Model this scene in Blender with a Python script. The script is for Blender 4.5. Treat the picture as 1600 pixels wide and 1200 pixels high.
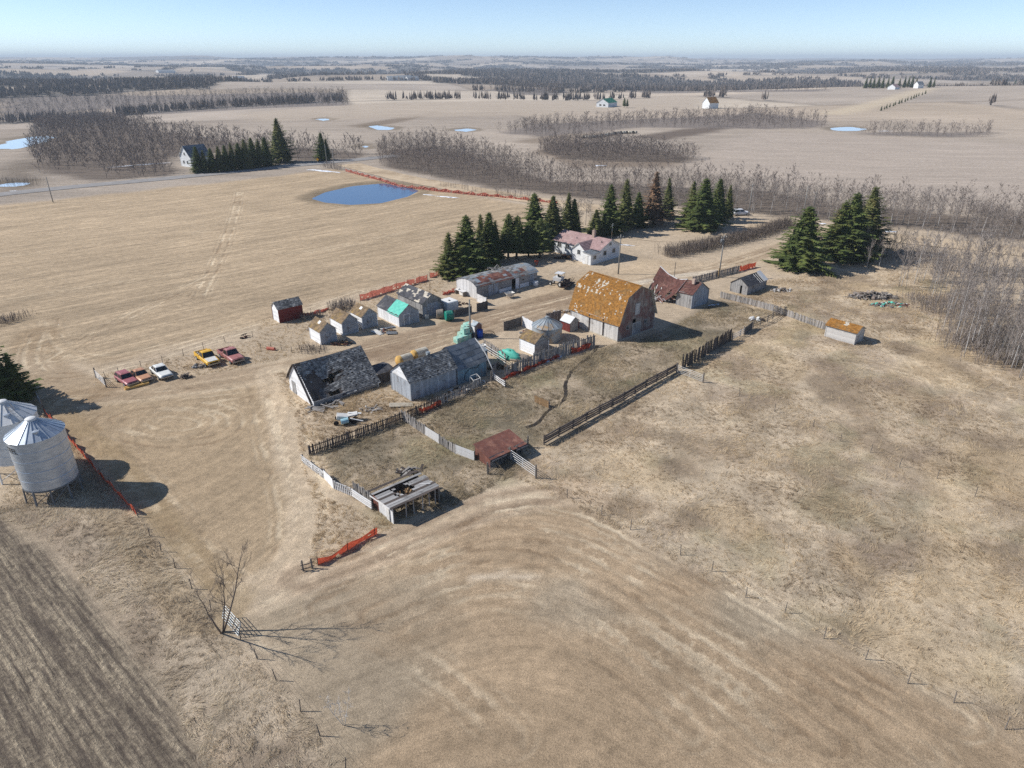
import bpy, math, random, bisect
import numpy as np
from mathutils import Vector

# ---------------------------------------------------------------- scene, camera, light
for o in list(bpy.data.objects):
    bpy.data.objects.remove(o)
S = bpy.context.scene
COL = S.collection
R = math.radians
CAM_H, PITCH, FPX = 40.0, R(25.4), 1067.0          # drone height, tilt, focal length in pixels of a 1600 px frame

cd = bpy.data.cameras.new('camera')
cam = bpy.data.objects.new('camera', cd)
COL.objects.link(cam)
cd.sensor_width = 36.0
cd.lens = FPX / 1600 * 36
cd.clip_start = 0.5
cd.clip_end = 60000
cam.location = (0, 0, CAM_H)
cam.rotation_euler = (math.pi / 2 - PITCH, 0, 0)
S.camera = cam

SUN_EL, SUN_AZ = R(39.0), R(-87.0)                   # azimuth measured from +Y towards +X
w = bpy.data.worlds.new('World')
S.world = w
w.use_nodes = True
wn = w.node_tree.nodes
bg = wn['Background']
sky = wn.new('ShaderNodeTexSky')
sky.sky_type = 'NISHITA'
sky.sun_disc = False
sky.sun_elevation = SUN_EL
sky.sun_rotation = SUN_AZ
sky.altitude = 600
sky.air_density = 0.55
sky.dust_density = 0.0
sky.ozone_density = 1.0
w.node_tree.links.new(sky.outputs[0], bg.inputs[0])
bg.inputs[1].default_value = 0.136

sl = bpy.data.lights.new('sun', 'SUN')
sl.energy = 5.0
sl.angle = R(0.5)
sl.color = (1.0, 0.965, 0.92)
so = bpy.data.objects.new('sun', sl)
COL.objects.link(so)
sd = Vector((math.sin(SUN_AZ) * math.cos(SUN_EL), math.cos(SUN_AZ) * math.cos(SUN_EL), math.sin(SUN_EL)))
so.rotation_euler = (-sd).to_track_quat('-Z', 'Y').to_euler()
so.location = sd * 200

S.view_settings.view_transform = 'Standard'
S.view_settings.look = 'None'
S.view_settings.exposure = 0.2
S.view_settings.gamma = 1.0
S.view_settings.use_curve_mapping = False
S.render.engine = 'CYCLES'
S.cycles.volume_bounces = 0
S.cycles.max_bounces = 5
S.cycles.transparent_max_bounces = 12
S.cycles.use_denoising = False

# ---------------------------------------------------------------- noise and terrain
def hsh(xi, yi, seed):
    h = (xi.astype(np.int64) * 374761393 + yi.astype(np.int64) * 668265263 + seed * 974634777) & 0xffffffff
    h = ((h ^ (h >> 13)) * 1274126177) & 0xffffffff
    h = h ^ (h >> 16)
    return (h & 0xffff) / 65535.0

def vn(x, y, seed=0):
    xi = np.floor(x); yi = np.floor(y)
    fx = x - xi; fy = y - yi
    fx = fx * fx * (3 - 2 * fx); fy = fy * fy * (3 - 2 * fy)
    a = hsh(xi, yi, seed); b = hsh(xi + 1, yi, seed); c = hsh(xi, yi + 1, seed); d = hsh(xi + 1, yi + 1, seed)
    return (a * (1 - fx) + b * fx) * (1 - fy) + (c * (1 - fx) + d * fx) * fy

def fbm(x, y, wl, seed=0, octv=3):
    s = 0; a = 0.5; t = 0
    x = np.asarray(x, float) / wl; y = np.asarray(y, float) / wl
    for i in range(octv):
        s = s + a * vn(x + i * 17.3, y - i * 9.1, seed + i); t += a
        x = x * 2.03; y = y * 2.03; a *= 0.5
    return s / t

def sst(a, b, x):
    t = np.clip((x - a) / (b - a), 0, 1)
    return t * t * (3 - 2 * t)

def hill(x, y):
    """large scale relief, flat at the farm"""
    x = np.asarray(x, float); y = np.asarray(y, float)
    d = np.hypot(x, y)
    t = sst(330, 1600, d)
    h = t * 58 * (1 + .5 * sst(1600, 3000, d)) * (fbm(x, y, 1250, 5, 3) - 0.5) + sst(480, 1200, d) * 30 * (fbm(x, y, 520, 15, 2) - 0.5)
    h = h + sst(200, 420, d) * 5.0 * (fbm(x, y, 260, 9, 2) - 0.5)
    # valley to the left, rise towards the horizon
    h = h - 26 * np.exp(-(((x + 620) / 330) ** 2 + ((y - 800) / 330) ** 2))
    h = h - sst(900, 2200, d) * 18 * (1 - sst(3500, 7000, d))
    h = h + sst(3000, 9000, d) * (46 + 90 * (fbm(x, y, 3600, 21, 3) - 0.5))
    return h

def cray(px, py):
    dx = (px - 800) / FPX; dy = (py - 600) / FPX
    return (dx, math.cos(PITCH) - dy * math.sin(PITCH), -math.sin(PITCH) - dy * math.cos(PITCH))

def at(px, py):
    """point of the ground seen at a place of the 1600x1200 photograph -> (x, y)"""
    d = cray(px, py)
    if py > 262:
        t = CAM_H / -d[2]
        return (d[0] * t, d[1] * t)
    t = np.geomspace(120, 30000, 3000)
    x = d[0] * t; y = d[1] * t; z = CAM_H + d[2] * t
    below = np.nonzero(z < hill(x, y))[0]
    i = below[0] if len(below) else len(t) - 1
    return (float(x[i]), float(y[i]))

def atz(px, py, z):
    """point at height z seen at a place of the photograph"""
    d = cray(px, py); t = (CAM_H - z) / -d[2]
    return (d[0] * t, d[1] * t)

def dpoly(x, y, pts):
    """distance to a polyline"""
    best = np.full(x.shape, 1e9)
    for (ax, ay), (bx, by) in zip(pts[:-1], pts[1:]):
        ex, ey = bx - ax, by - ay
        L2 = ex * ex + ey * ey + 1e-9
        t = np.clip(((x - ax) * ex + (y - ay) * ey) / L2, 0, 1)
        best = np.minimum(best, (x - ax - t * ex) ** 2 + (y - ay - t * ey) ** 2)
    return np.sqrt(best)

def inpoly(x, y, pts):
    r = np.zeros(x.shape, bool)
    n = len(pts)
    for i in range(n):
        ax, ay = pts[i]; bx, by = pts[(i + 1) % n]
        if ay == by:
            continue
        c = ((ay > y) != (by > y)) & (x < (bx - ax) * (y - ay) / (by - ay) + ax)
        r ^= c
    return r

def sdpoly(x, y, pts):
    """signed distance, negative inside"""
    d = dpoly(x, y, pts + [pts[0]])
    return np.where(inpoly(x, y, pts), -d, d)

def P(*pp):
    return [at(*q) for q in pp]

E1 = (math.cos(R(41)), math.sin(R(41)))              # the two directions every building of the yard follows
E2 = (-E1[1], E1[0])

# region outlines (seen in the photograph, stored as ground points)
CORRAL = P((480, 712), (640, 655), (770, 598), (935, 545), (1030, 520), (1125, 470), (1217, 490), (1145, 530), (1060, 578), (845, 697), (800, 745), (690, 800), (600, 815), (550, 775), (508, 745))
PASTURE = P((850, 700), (1060, 580), (1217, 492), (1125, 465), (1190, 440), (1300, 425), (1420, 420), (1600, 480), (1900, 620), (1900, 1250), (1640, 1190), (1500, 1105), (1350, 1030), (1160, 935), (1000, 850), (880, 780), (800, 748))
VERGE = P((0, 795), (60, 640), (110, 690), (215, 805), (280, 895), (345, 985), (400, 1030), (470, 1110), (560, 1240), (340, 1240), (260, 1090), (170, 960), (80, 850), (-60, 780))
PLOUGH = P((-20, 790), (80, 868), (175, 975), (262, 1090), (345, 1240), (-900, 1240), (-700, 790))
MOWN = P((480, 905), (600, 850), (760, 790), (860, 775), (1000, 855), (1160, 940), (1350, 1035), (1500, 1110), (1700, 1240), (545, 1240), (480, 1120), (400, 1025), (345, 960), (380, 900), (440, 905))
LEFTMOWN = P((70, 640), (150, 610), (280, 600), (430, 580), (450, 610), (470, 660), (468, 720), (490, 790), (470, 880), (380, 930), (330, 930), (260, 860), (190, 770))
HAYFIELD = P((-250, 330), (0, 320), (300, 290), (520, 265), (560, 272), (700, 300), (850, 322), (830, 380), (700, 415), (560, 455), (400, 510), (280, 545), (150, 580), (60, 560), (-400, 520))
YARD = P((1262, 372), (1215, 388), (1120, 410), (1000, 405), (920, 425), (840, 450), (800, 480), (700, 520), (600, 520), (530, 545), (430, 580), (450, 600), (600, 570), (640, 560), (720, 540), (750, 525), (800, 500), (880, 480), (900, 440), (1020, 440), (1120, 432), (1230, 396))
ROADG = P((545, 257), (570, 264), (640, 281), (760, 301), (860, 317), (1000, 334), (1240, 356), (1420, 374), (1600, 394), (1760, 411))
ROADP = P((-330, 338), (-150, 322), (0, 303), (120, 291), (250, 280), (400, 265), (500, 255), (560, 250), (620, 243))
DRIVE = P((1300, 362), (1262, 376), (1210, 390), (1120, 420), (1010, 441), (880, 468), (770, 498), (660, 528), (560, 553), (440, 578), (300, 600), (180, 612), (100, 625))
DRIVE2 = P((1120, 424), (1060, 431), (990, 443), (930, 450))
PONDS = [
    P((476, 310), (500, 299), (545, 289), (600, 284), (640, 289), (664, 297), (645, 307), (600, 318), (545, 321), (500, 317)),
    P((-30, 229), (30, 214), (70, 210), (92, 212), (70, 221), (20, 231)),
    P((-20, 291), (0, 284), (45, 281), (56, 284), (40, 291)),
    P((570, 197), (590, 195), (622, 199), (612, 203), (585, 202)),
    P((490, 186), (505, 184), (522, 186), (505, 189)),
    P((698, 203), (730, 200), (752, 202), (730, 206)),
    P((558, 229), (570, 225), (582, 228), (575, 232)),
    P((1290, 199), (1330, 196), (1362, 201), (1340, 205), (1300, 204)),
]
WOODS = [  # ground outlines of the bare aspen woods
    P((45, 240), (55, 205), (60, 182), (160, 175), (230, 200), (300, 213), (430, 228), (570, 238), (560, 247), (460, 252), (445, 248), (300, 238), (270, 250), (275, 273), (150, 284), (60, 268)),
    P((592, 258), (600, 236), (680, 228), (740, 240), (800, 262), (860, 282), (1000, 290), (1200, 300), (1300, 318), (1440, 330), (1600, 345), (1750, 355), (1750, 390), (1600, 377), (1420, 358), (1240, 340), (1000, 320), (870, 306), (760, 292), (650, 272)),
    P((840, 236), (870, 224), (960, 222), (1040, 236), (1092, 248), (1060, 254), (940, 253), (870, 248)),
    P((0, 196), (0, 150), (150, 146), (330, 148), (540, 145), (545, 165), (400, 170), (230, 180), (160, 170), (60, 180)),
    P((780, 208), (830, 194), (1000, 186), (1100, 182), (1180, 176), (1290, 190), (1290, 200), (1180, 202), (1000, 200), (840, 214)),
    P((1340, 208), (1420, 206), (1470, 208), (1545, 206), (1545, 214), (1450, 214), (1360, 212)),
    P((760, 140), (850, 138), (890, 142), (870, 150), (800, 147)),
    P((1000, 142), (1290, 140), (1290, 143), (1000, 145)),
]

def near_relief(x, y):
    d = np.hypot(x, y)
    n = 1 - sst(150, 320, d)
    rough = np.zeros(np.shape(x))
    rough = np.maximum(rough, 1 - sst(-2.5, 1.0, sdpoly(x, y, CORRAL)))
    rough = np.maximum(rough, 1 - sst(-4, 0.5, sdpoly(x, y, PASTURE)))
    rough = np.maximum(rough, 1 - sst(-2, 0.3, sdpoly(x, y, VERGE)))
    h = n * 0.10 * (fbm(x, y, 9, 31, 2) - 0.5)
    h = h + rough * n * (0.30 * (fbm(x, y, 2.6, 41, 3) - 0.5) + 0.06)
    return h, rough

def pond_dip(x, y):
    h = np.zeros(np.shape(x))
    for i, pn in enumerate(PONDS):
        c = np.mean(np.array(pn), 0)
        m = np.hypot(x - c[0], y - c[1]) < 120
        if not np.any(m):
            continue
        sdv = sdpoly(x[m], y[m], pn)
        h[m] = np.minimum(h[m], -0.5 * (1 - sst(-4, 1.5, sdv)))
    return h

POND_Z = [float(np.min(hill(np.array(pn)[:, 0], np.array(pn)[:, 1]))) for pn in PONDS]

def ground_z(x, y):
    x = np.atleast_1d(np.asarray(x, float)); y = np.atleast_1d(np.asarray(y, float))
    h = hill(x, y) + near_relief(x, y)[0]
    for pn, pz in zip(PONDS, POND_Z):
        c = np.mean(np.array(pn), 0)
        m = np.hypot(x - c[0], y - c[1]) < 140
        if np.any(m):
            sdv = sdpoly(x[m], y[m], pn)
            k = 1 - sst(1.0, 14.0, sdv)
            h[m] = h[m] * (1 - k) + k * (pz + 0.12) - 0.6 * (1 - sst(-5, 1.0, sdv))
    return h

def gz(x, y):
    return float(ground_z(x, y)[0])

# ---------------------------------------------------------------- object helpers
def tag(o, label=None, cat=None, group=None, kind=None):
    if label: o['label'] = label
    if cat: o['category'] = cat
    if group: o['group'] = group
    if kind: o['kind'] = kind
    return o

def empty(name, loc, rz=0.0, label=None, cat=None, group=None):
    o = bpy.data.objects.new(name, None)
    COL.objects.link(o)
    o.location = loc
    o.rotation_euler = (0, 0, rz)
    o.empty_display_size = 0.3
    return tag(o, label, cat, group)

def link(name, me, parent=None, loc=(0, 0, 0), rot=(0, 0, 0), scale=(1, 1, 1)):
    o = bpy.data.objects.new(name, me)
    COL.objects.link(o)
    o.location = loc; o.rotation_euler = rot; o.scale = scale
    if parent: o.parent = parent
    return o

def copy_tree(o, parent=None):
    c = o.copy(); COL.objects.link(c); c.parent = parent
    for ch in list(o.children):
        copy_tree(ch, c)
    return c

rng = random.Random(7)

class MB:
    """collects faces of one mesh; every face carries a tint number"""
    def __init__(s):
        s.v = []; s.f = []; s.t = []
    def face(s, pts, t=None):
        n = len(s.v)
        s.v.extend([tuple(p) for p in pts])
        s.f.append(tuple(range(n, n + len(pts))))
        s.t.append(rng.random() if t is None else t)
    def hexa(s, p, t=None):
        """p: four bottom corners counter-clockwise, four top corners"""
        n = len(s.v)
        t = rng.random() if t is None else t
        s.v.extend([tuple(q) for q in p])
        for f in ((3, 2, 1, 0), (4, 5, 6, 7), (0, 1, 5, 4), (1, 2, 6, 5), (2, 3, 7, 6), (3, 0, 4, 7)):
            s.f.append(tuple(n + i for i in f)); s.t.append(t)
    def box(s, c, d, rz=0.0, t=None, tilt=0.0):
        hx, hy, hz = d[0] / 2, d[1] / 2, d[2] / 2
        cr, sr = math.cos(rz), math.sin(rz); ct, st = math.cos(tilt), math.sin(tilt)
        out = []
        for z in (-hz, hz):
            for x, y in ((-hx, -hy), (hx, -hy), (hx, hy), (-hx, hy)):
                x2, z2 = x * ct + z * st, -x * st + z * ct
                out.append((c[0] + x2 * cr - y * sr, c[1] + x2 * sr + y * cr, c[2] + z2))
        s.hexa(out, t)
    def bar(s, p, q, wdt, thk, t=None, up=(0, 0, 1)):
        p = Vector(p); q = Vector(q); d = (q - p).normalized(); u = Vector(up)
        sx = d.cross(u)
        if sx.length < 1e-4: sx = d.cross(Vector((1, 0, 0)))
        sx.normalize(); sy = sx.cross(d)
        a, b = sx * wdt / 2, sy * thk / 2
        s.hexa([p - a - b, p + a - b, p + a + b, p - a + b, q - a - b, q + a - b, q + a + b, q - a + b], t)
    def tube(s, pts, rad, n=6, t=None, caps=True):
        pts = [Vector(p) for p in pts]
        if not isinstance(rad, (list, tuple)): rad = [rad] * len(pts)
        t = rng.random() if t is None else t
        base = len(s.v)
        ref = Vector((0.31, 0.17, 0.93))
        for i, p in enumerate(pts):
            d = (pts[min(i + 1, len(pts) - 1)] - pts[max(i - 1, 0)])
            if d.length < 1e-6: d = Vector((0, 0, 1))
            d.normalize()
            a = d.cross(ref)
            if a.length < 0.05: a = d.cross(Vector((1, 0, 0)))
            a.normalize(); b = d.cross(a)
            for k in range(n):
                an = 2 * math.pi * k / n
                s.v.append(tuple(p + (a * math.cos(an) + b * math.sin(an)) * rad[i]))
        for i in range(len(pts) - 1):
            for k in range(n):
                k2 = (k + 1) % n
                s.f.append((base + i * n + k, base + i * n + k2, base + (i + 1) * n + k2, base + (i + 1) * n + k)); s.t.append(t)
        if caps and n > 2:
            s.f.append(tuple(base + k for k in reversed(range(n)))); s.t.append(t)
            m = base + (len(pts) - 1) * n
            s.f.append(tuple(m + k for k in range(n))); s.t.append(t)
    def lathe(s, prof, n=24, c=(0, 0), t=None, a0=0.0, a1=2 * math.pi):
        base = len(s.v)
        full = abs(a1 - a0 - 2 * math.pi) < 1e-6
        cols = n if full else n + 1
        for r, z in prof:
            for k in range(cols):
                an = a0 + (a1 - a0) * k / n
                s.v.append((c[0] + r * math.cos(an), c[1] + r * math.sin(an), z))
        for i in range(len(prof) - 1):
            for k in range(n):
                k2 = (k + 1) % cols
                s.f.append((base + i * cols + k, base + i * cols + k2, base + (i + 1) * cols + k2, base + (i + 1) * cols + k))
                s.t.append(rng.random() if t is None else t)
    def blob(s, c, r, seed=0, nu=9, nv=6, rough=0.25, t=None, flat=False):
        """uneven lump"""
        q = random.Random(seed)
        base = len(s.v)
        tt = rng.random() if t is None else t
        for i in range(nv + 1):
            ph = (math.pi / 2 if flat else math.pi) * i / nv
            for k in range(nu):
                an = 2 * math.pi * k / nu
                m = 1 + (q.random() - 0.5) * 2 * rough
                s.v.append((c[0] + r[0] * m * math.sin(ph) * math.cos(an), c[1] + r[1] * m * math.sin(ph) * math.sin(an), c[2] + r[2] * m * math.cos(ph)))
        for i in range(nv):
            for k in range(nu):
                k2 = (k + 1) % nu
                s.f.append((base + i * nu + k, base + (i + 1) * nu + k, base + (i + 1) * nu + k2, base + i * nu + k2)); s.t.append(tt)
    def mesh(s, name, mat, smooth=False):
        me = bpy.data.meshes.new(name)
        me.from_pydata(s.v, [], s.f)
        if mat is not None: me.materials.append(mat)
        a = me.attributes.new('tint', 'FLOAT', 'FACE')
        a.data.foreach_set('value', np.array(s.t, dtype=np.float32))
        if smooth: me.polygons.foreach_set('use_smooth', [True] * len(s.f))
        me.update()
        return me
    def build(s, name, mat, parent=None, loc=(0, 0, 0), rot=(0, 0, 0), smooth=False):
        return link(name, s.mesh(name, mat, smooth), parent, loc, rot)

def npmesh(name, v, f, mat, tint=None, smooth=False):
    """fast mesh from arrays: v (n,3), f (m,3)"""
    me = bpy.data.meshes.new(name)
    n, m, k = len(v), len(f), f.shape[1]
    me.vertices.add(n); me.vertices.foreach_set('co', np.ascontiguousarray(v, dtype=np.float32).ravel())
    me.loops.add(m * k); me.loops.foreach_set('vertex_index', np.ascontiguousarray(f, dtype=np.int32).ravel())
    me.polygons.add(m); me.polygons.foreach_set('loop_start', np.arange(0, m * k, k, dtype=np.int32))
    if smooth: me.polygons.foreach_set('use_smooth', np.ones(m, dtype=bool))
    if mat is not None: me.materials.append(mat)
    if tint is not None:
        a = me.attributes.new('tint', 'FLOAT', 'FACE')
        a.data.foreach_set('value', np.ascontiguousarray(tint, dtype=np.float32))
    me.update(calc_edges=True)
    return me

# ---------------------------------------------------------------- materials
def srgb(r, g, b):
    return tuple(((c / 255 / 12.92) if c <= 10 else ((c / 255 + 0.055) / 1.055) ** 2.4) for c in (r, g, b))

def mk(name, c1, c2, scale=2.0, stretch=(1, 1, 1), rough=0.85, c3=None, c3scale=0.5, c3at=0.55, c3w=0.08, c4=None, c4scale=2.0, c4at=0.6,
       tint=0.5, bump=0.15, metallic=0.0, spec=0.25, coord='Object', trans=0.0):
    """weathered surface: two colours mixed by noise, up to two more in patches, each piece a little different"""
    m = bpy.data.materials.new(name); m.use_nodes = True
    nt = m.node_tree; N = nt.nodes; L = nt.links
    b = N['Principled BSDF']
    tc = N.new('ShaderNodeTexCoord'); mp = N.new('ShaderNodeMapping')
    mp.inputs['Scale'].default_value = stretch
    L.new(tc.outputs[coord], mp.inputs['Vector'])
    no = N.new('ShaderNodeTexNoise'); no.inputs['Scale'].default_value = scale; no.inputs['Detail'].default_value = 6; no.inputs['Roughness'].default_value = 0.65
    L.new(mp.outputs[0], no.inputs['Vector'])
    rp = N.new('ShaderNodeMapRange'); rp.inputs['From Min'].default_value = 0.33; rp.inputs['From Max'].default_value = 0.67
    L.new(no.outputs['Fac'], rp.inputs['Value'])
    mx = N.new('ShaderNodeMix'); mx.data_type = 'RGBA'
    mx.inputs['A'].default_value = (*c1, 1); mx.inputs['B'].default_value = (*c2, 1)
    L.new(rp.outputs[0], mx.inputs['Factor'])
    col = mx.outputs['Result']
    for cc, sc, pos, sd_ in ((c3, c3scale, c3at, 3.1), (c4, c4scale, c4at, 8.7)):
        if cc is None: continue
        mp2 = N.new('ShaderNodeMapping'); mp2.inputs['Location'].default_value = (sd_, sd_ * 2, sd_)
        L.new(tc.outputs[coord], mp2.inputs['Vector'])
        n3 = N.new('ShaderNodeTexNoise'); n3.inputs['Scale'].default_value = sc; n3.inputs['Detail'].default_value = 5; n3.inputs['Roughness'].default_value = 0.7
        L.new(mp2.outputs[0], n3.inputs['Vector'])
        r3 = N.new('ShaderNodeMapRange'); r3.inputs['From Min'].default_value = pos - c3w; r3.inputs['From Max'].default_value = pos + c3w
        L.new(n3.outputs['Fac'], r3.inputs['Value'])
        m3 = N.new('ShaderNodeMix'); m3.data_type = 'RGBA'; m3.inputs['B'].default_value = (*cc, 1)
        L.new(r3.outputs[0], m3.inputs['Factor']); L.new(col, m3.inputs['A'])
        col = m3.outputs['Result']
    if tint > 0:
        at_ = N.new('ShaderNodeAttribute'); at_.attribute_name = 'tint'
        ma = N.new('ShaderNodeMath'); ma.operation = 'MULTIPLY_ADD'
        ma.inputs[1].default_value = tint; ma.inputs[2].default_value = 1 - tint / 2
        L.new(at_.outputs['Fac'], ma.inputs[0])
        vm = N.new('ShaderNodeVectorMath'); vm.operation = 'SCALE'
        L.new(col, vm.inputs[0]); L.new(ma.outputs[0], vm.inputs['Scale'])
        col = vm.outputs[0]
    L.new(col, b.inputs['Base Color'])
    b.inputs['Roughness'].default_value = rough
    b.inputs['Metallic'].default_value = metallic
    b.inputs['Specular IOR Level'].default_value = spec
    if bump > 0:
        bp = N.new('ShaderNodeBump'); bp.inputs['Strength'].default_value = bump; bp.inputs['Distance'].default_value = 0.05
        L.new(no.outputs['Fac'], bp.inputs['Height']); L.new(bp.outputs[0], b.inputs['Normal'])
    if trans > 0:
        tr = N.new('ShaderNodeBsdfTranslucent'); L.new(col, tr.inputs['Color'])
        ms = N.new('ShaderNodeMixShader'); ms.inputs[0].default_value = trans
        L.new(b.outputs[0], ms.inputs[1]); L.new(tr.outputs[0], ms.inputs[2]); L.new(ms.outputs[0], N['Material Output'].inputs[0])
    return m

MT = {}
MT['white_board'] = mk('white_weathered_boards', srgb(232, 233, 234), srgb(206, 206, 205), 3, (1, 1, 6), c3=srgb(164, 158, 150), c3scale=0.9, c3at=0.66, tint=0.25)
MT['grey_board'] = mk('grey_weathered_boards', srgb(164, 162, 159), srgb(128, 126, 124), 3, (6, 6, .7), c3=srgb(98, 94, 92), c3scale=0.7, c3at=0.6, tint=0.45)
MT['grey_paint_shade'] = mk('grey_blue_paint_and_shade_boards', srgb(166, 172, 178), srgb(138, 142, 147), 3, (5, 5, .6), c3=srgb(108, 102, 98), c3scale=0.8, c3at=0.62, tint=0.35)  # grey paint, and the shade put on right walls of white sheds
MT['red_board'] = mk('faded_red_boards', srgb(122, 74, 68), srgb(128, 112, 104), 2, (5, 5, .5), c3=srgb(150, 140, 130), c3scale=0.5, c3at=0.52, tint=0.4)
MT['redshed'] = mk('dull_red_boards', srgb(116, 48, 44), srgb(96, 50, 46), 3, (5, 5, .6), tint=0.3)
MT['barn_low'] = mk('bare_pale_barn_boards', srgb(206, 203, 198), srgb(172, 168, 162), 3, (.7, .7, 7), c3=srgb(120, 110, 100), c3scale=0.8, c3at=0.62, tint=0.3)
MT['lichen'] = mk('orange_lichen_shingles', srgb(150, 104, 46), srgb(122, 86, 42), 3.0, c3=srgb(124, 100, 66), c3scale=0.8, c3at=0.60, c4=srgb(166, 120, 56), c4scale=4.0, c4at=0.62, tint=0.55, bump=0.4)
MT['pale_deck'] = mk('bare_roof_deck', srgb(200, 192, 176), srgb(160, 150, 134), 4, tint=0.2)
MT['old_shingle'] = mk('grey_worn_shingles', srgb(126, 125, 123), srgb(88, 88, 88), 2.2, c3=srgb(182, 180, 174), c3scale=1.8, c3at=0.60, c4=srgb(60, 60, 62), c4scale=0.35, c4at=0.60, tint=0.9, bump=0.4)
MT['brown_shingle'] = mk('brown_worn_shingles', srgb(132, 110, 82), srgb(98, 84, 68), 2, c3=srgb(146, 122, 66), c3scale=0.8, c3at=0.6, tint=0.6, bump=0.3)
MT['dark_felt'] = mk('dark_roofing_felt', srgb(80, 80, 84), srgb(58, 58, 62), 1.5, c3=srgb(112, 110, 108), c3scale=0.9, c3at=0.62, tint=0.35)
MT['patch_roof'] = mk('patched_grey_roofing', srgb(120, 126, 132), srgb(92, 97, 103), 1.2, c3=srgb(140, 142, 142), c3scale=0.7, c3at=0.62, tint=0.6)
MT['red_roof'] = mk('faded_red_shingles', srgb(164, 138, 134), srgb(150, 123, 120), 2, c3=srgb(172, 148, 143), c3scale=0.6, c3at=0.6, tint=0.25)
MT['dkred_roof'] = mk('rusty_brown_red_shingles', srgb(100, 66, 58), srgb(80, 54, 50), 2.4, c3=srgb(122, 90, 80), c3scale=0.8, c3at=0.6, tint=0.5)
MT['rust_sheet'] = mk('rusted_sheet_metal', srgb(122, 80, 68), srgb(98, 66, 58), 1.6, c3=srgb(142, 102, 86), c3scale=0.8, c3at=0.58, tint=0.35, rough=0.7)
MT['steel'] = mk('galvanised_steel', srgb(198, 206, 214), srgb(172, 181, 190), 1.2, (1, 1, 3), tint=0.12, rough=0.36, metallic=0.5, spec=0.5, bump=0.03)
MT['steel_dull'] = mk('dull_galvanised_steel', srgb(168, 176, 180), srgb(138, 146, 150), 1.4, c3=srgb(178, 148, 108), c3scale=0.6, c3at=0.6, tint=0.2, rough=0.5, metallic=0.35, spec=0.4, bump=0.05)
MT['white_metal'] = mk('white_painted_metal', srgb(216, 216, 214), srgb(196, 196, 194), 2, tint=0.12, rough=0.5, spec=0.4, bump=0.02)
MT['grey_metal'] = mk('grey_painted_metal', srgb(120, 122, 124), srgb(86, 88, 90), 2, tint=0.2, rough=0.5, spec=0.4, bump=0.03)
MT['dark_metal'] = mk('dark_rusty_metal', srgb(62, 54, 50), srgb(44, 40, 38), 3, c3=srgb(104, 66, 44), c3scale=2, c3at=0.6, tint=0.4, rough=0.7, metallic=0.3)
MT['panel_dark'] = mk('dark_plywood_wear_and_shade', srgb(104, 100, 98), srgb(80, 78, 76), 1.5, (4, 4, .7), tint=0.3)  # dark tone includes shade painted into the windbreak by the round bin
MT['fence_wood'] = mk('silvered_fence_wood', srgb(156, 151, 146), srgb(116, 112, 108), 3, (5, 5, .6), tint=0.7)
MT['fence_dark'] = mk('dark_fence_wood', srgb(96, 86, 80), srgb(66, 60, 56), 3, (5, 5, .6), tint=0.7)
MT['fence_pale'] = mk('pale_fence_wood', srgb(212, 211, 209), srgb(176, 174, 171), 3, (5, 5, .6), tint=0.35)
MT['post'] = mk('weathered_post_wood', srgb(128, 120, 112), srgb(92, 86, 80), 4, (3, 3, .5), tint=0.4)
MT['pole'] = mk('grey_power_pole_wood', srgb(150, 148, 142), srgb(116, 114, 110), 4, (3, 3, .3), tint=0.2)
MT['orange_net'] = mk('orange_snow_fence_plastic', srgb(206, 98, 68), srgb(182, 78, 56), 6, tint=0.4, rough=0.6, trans=0.35)
MT['red_net'] = mk('faded_pink_orange_plastic', srgb(206, 130, 110), srgb(186, 108, 90), 6, tint=0.4, rough=0.6, trans=0.35)
MT['tarp'] = mk('turquoise_tarp', srgb(96, 192, 170), srgb(72, 162, 146), 1.2, tint=0.2, rough=0.55, bump=0.5)
MT['green_wrap'] = mk('green_net_wrapped_hay', srgb(150, 198, 184), srgb(122, 172, 158), 5, c3=srgb(180, 196, 176), c3scale=2, tint=0.3)
MT['green_ply'] = mk('green_plastic', srgb(20, 130, 110), srgb(12, 104, 92), 1.5, tint=0.2, rough=0.45)
MT['straw'] = mk('straw_bale', srgb(206, 170, 104), srgb(170, 132, 74), 5, tint=0.4, bump=0.5)
MT['bale_wrap'] = mk('grey_bale_wrap', srgb(198, 192, 176), srgb(160, 152, 138), 4, tint=0.25, bump=0.3)
MT['old_bale'] = mk('weathered_round_bale', srgb(158, 146, 132), srgb(122, 112, 102), 6, tint=0.3, bump=0.5)
MT['blue'] = mk('blue_plastic', srgb(24, 74, 168), srgb(18, 54, 130), 2, tint=0.2, rough=0.4)
MT['bluelt'] = mk('light_blue_plastic', srgb(40, 130, 200), srgb(30, 106, 176), 2, tint=0.2, rough=0.4)
MT['wood_inside'] = mk('raw_broken_wood', srgb(150, 122, 88), srgb(96, 76, 56), 4, (1, 1, 1), tint=0.7)
MT['siding'] = mk('white_house_siding', srgb(222, 224, 224), srgb(204, 206, 206), 1.2, (.6, .6, 3), c3=srgb(180, 180, 178), c3scale=0.6, c3at=0.66, tint=0.12)
MT['trim'] = mk('white_trim', srgb(224, 224, 220), srgb(206, 206, 202), 3, tint=0.1)
MT['window'] = mk('dark_window_glass', srgb(28, 32, 36), srgb(46, 52, 58), 2, tint=0.3, rough=0.12, spec=0.6, bump=0)
MT['chimney'] = mk('pale_chimney_brick', srgb(190, 170, 156), srgb(160, 138, 124), 8, tint=0.3)
MT['concrete'] = mk('old_concrete', srgb(184, 176, 160), srgb(158, 150, 136), 3, tint=0.2)
MT['rubber'] = mk('black_rubber', srgb(34, 34, 34), srgb(46, 44, 42), 5, tint=0.2, rough=0.8)
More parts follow.
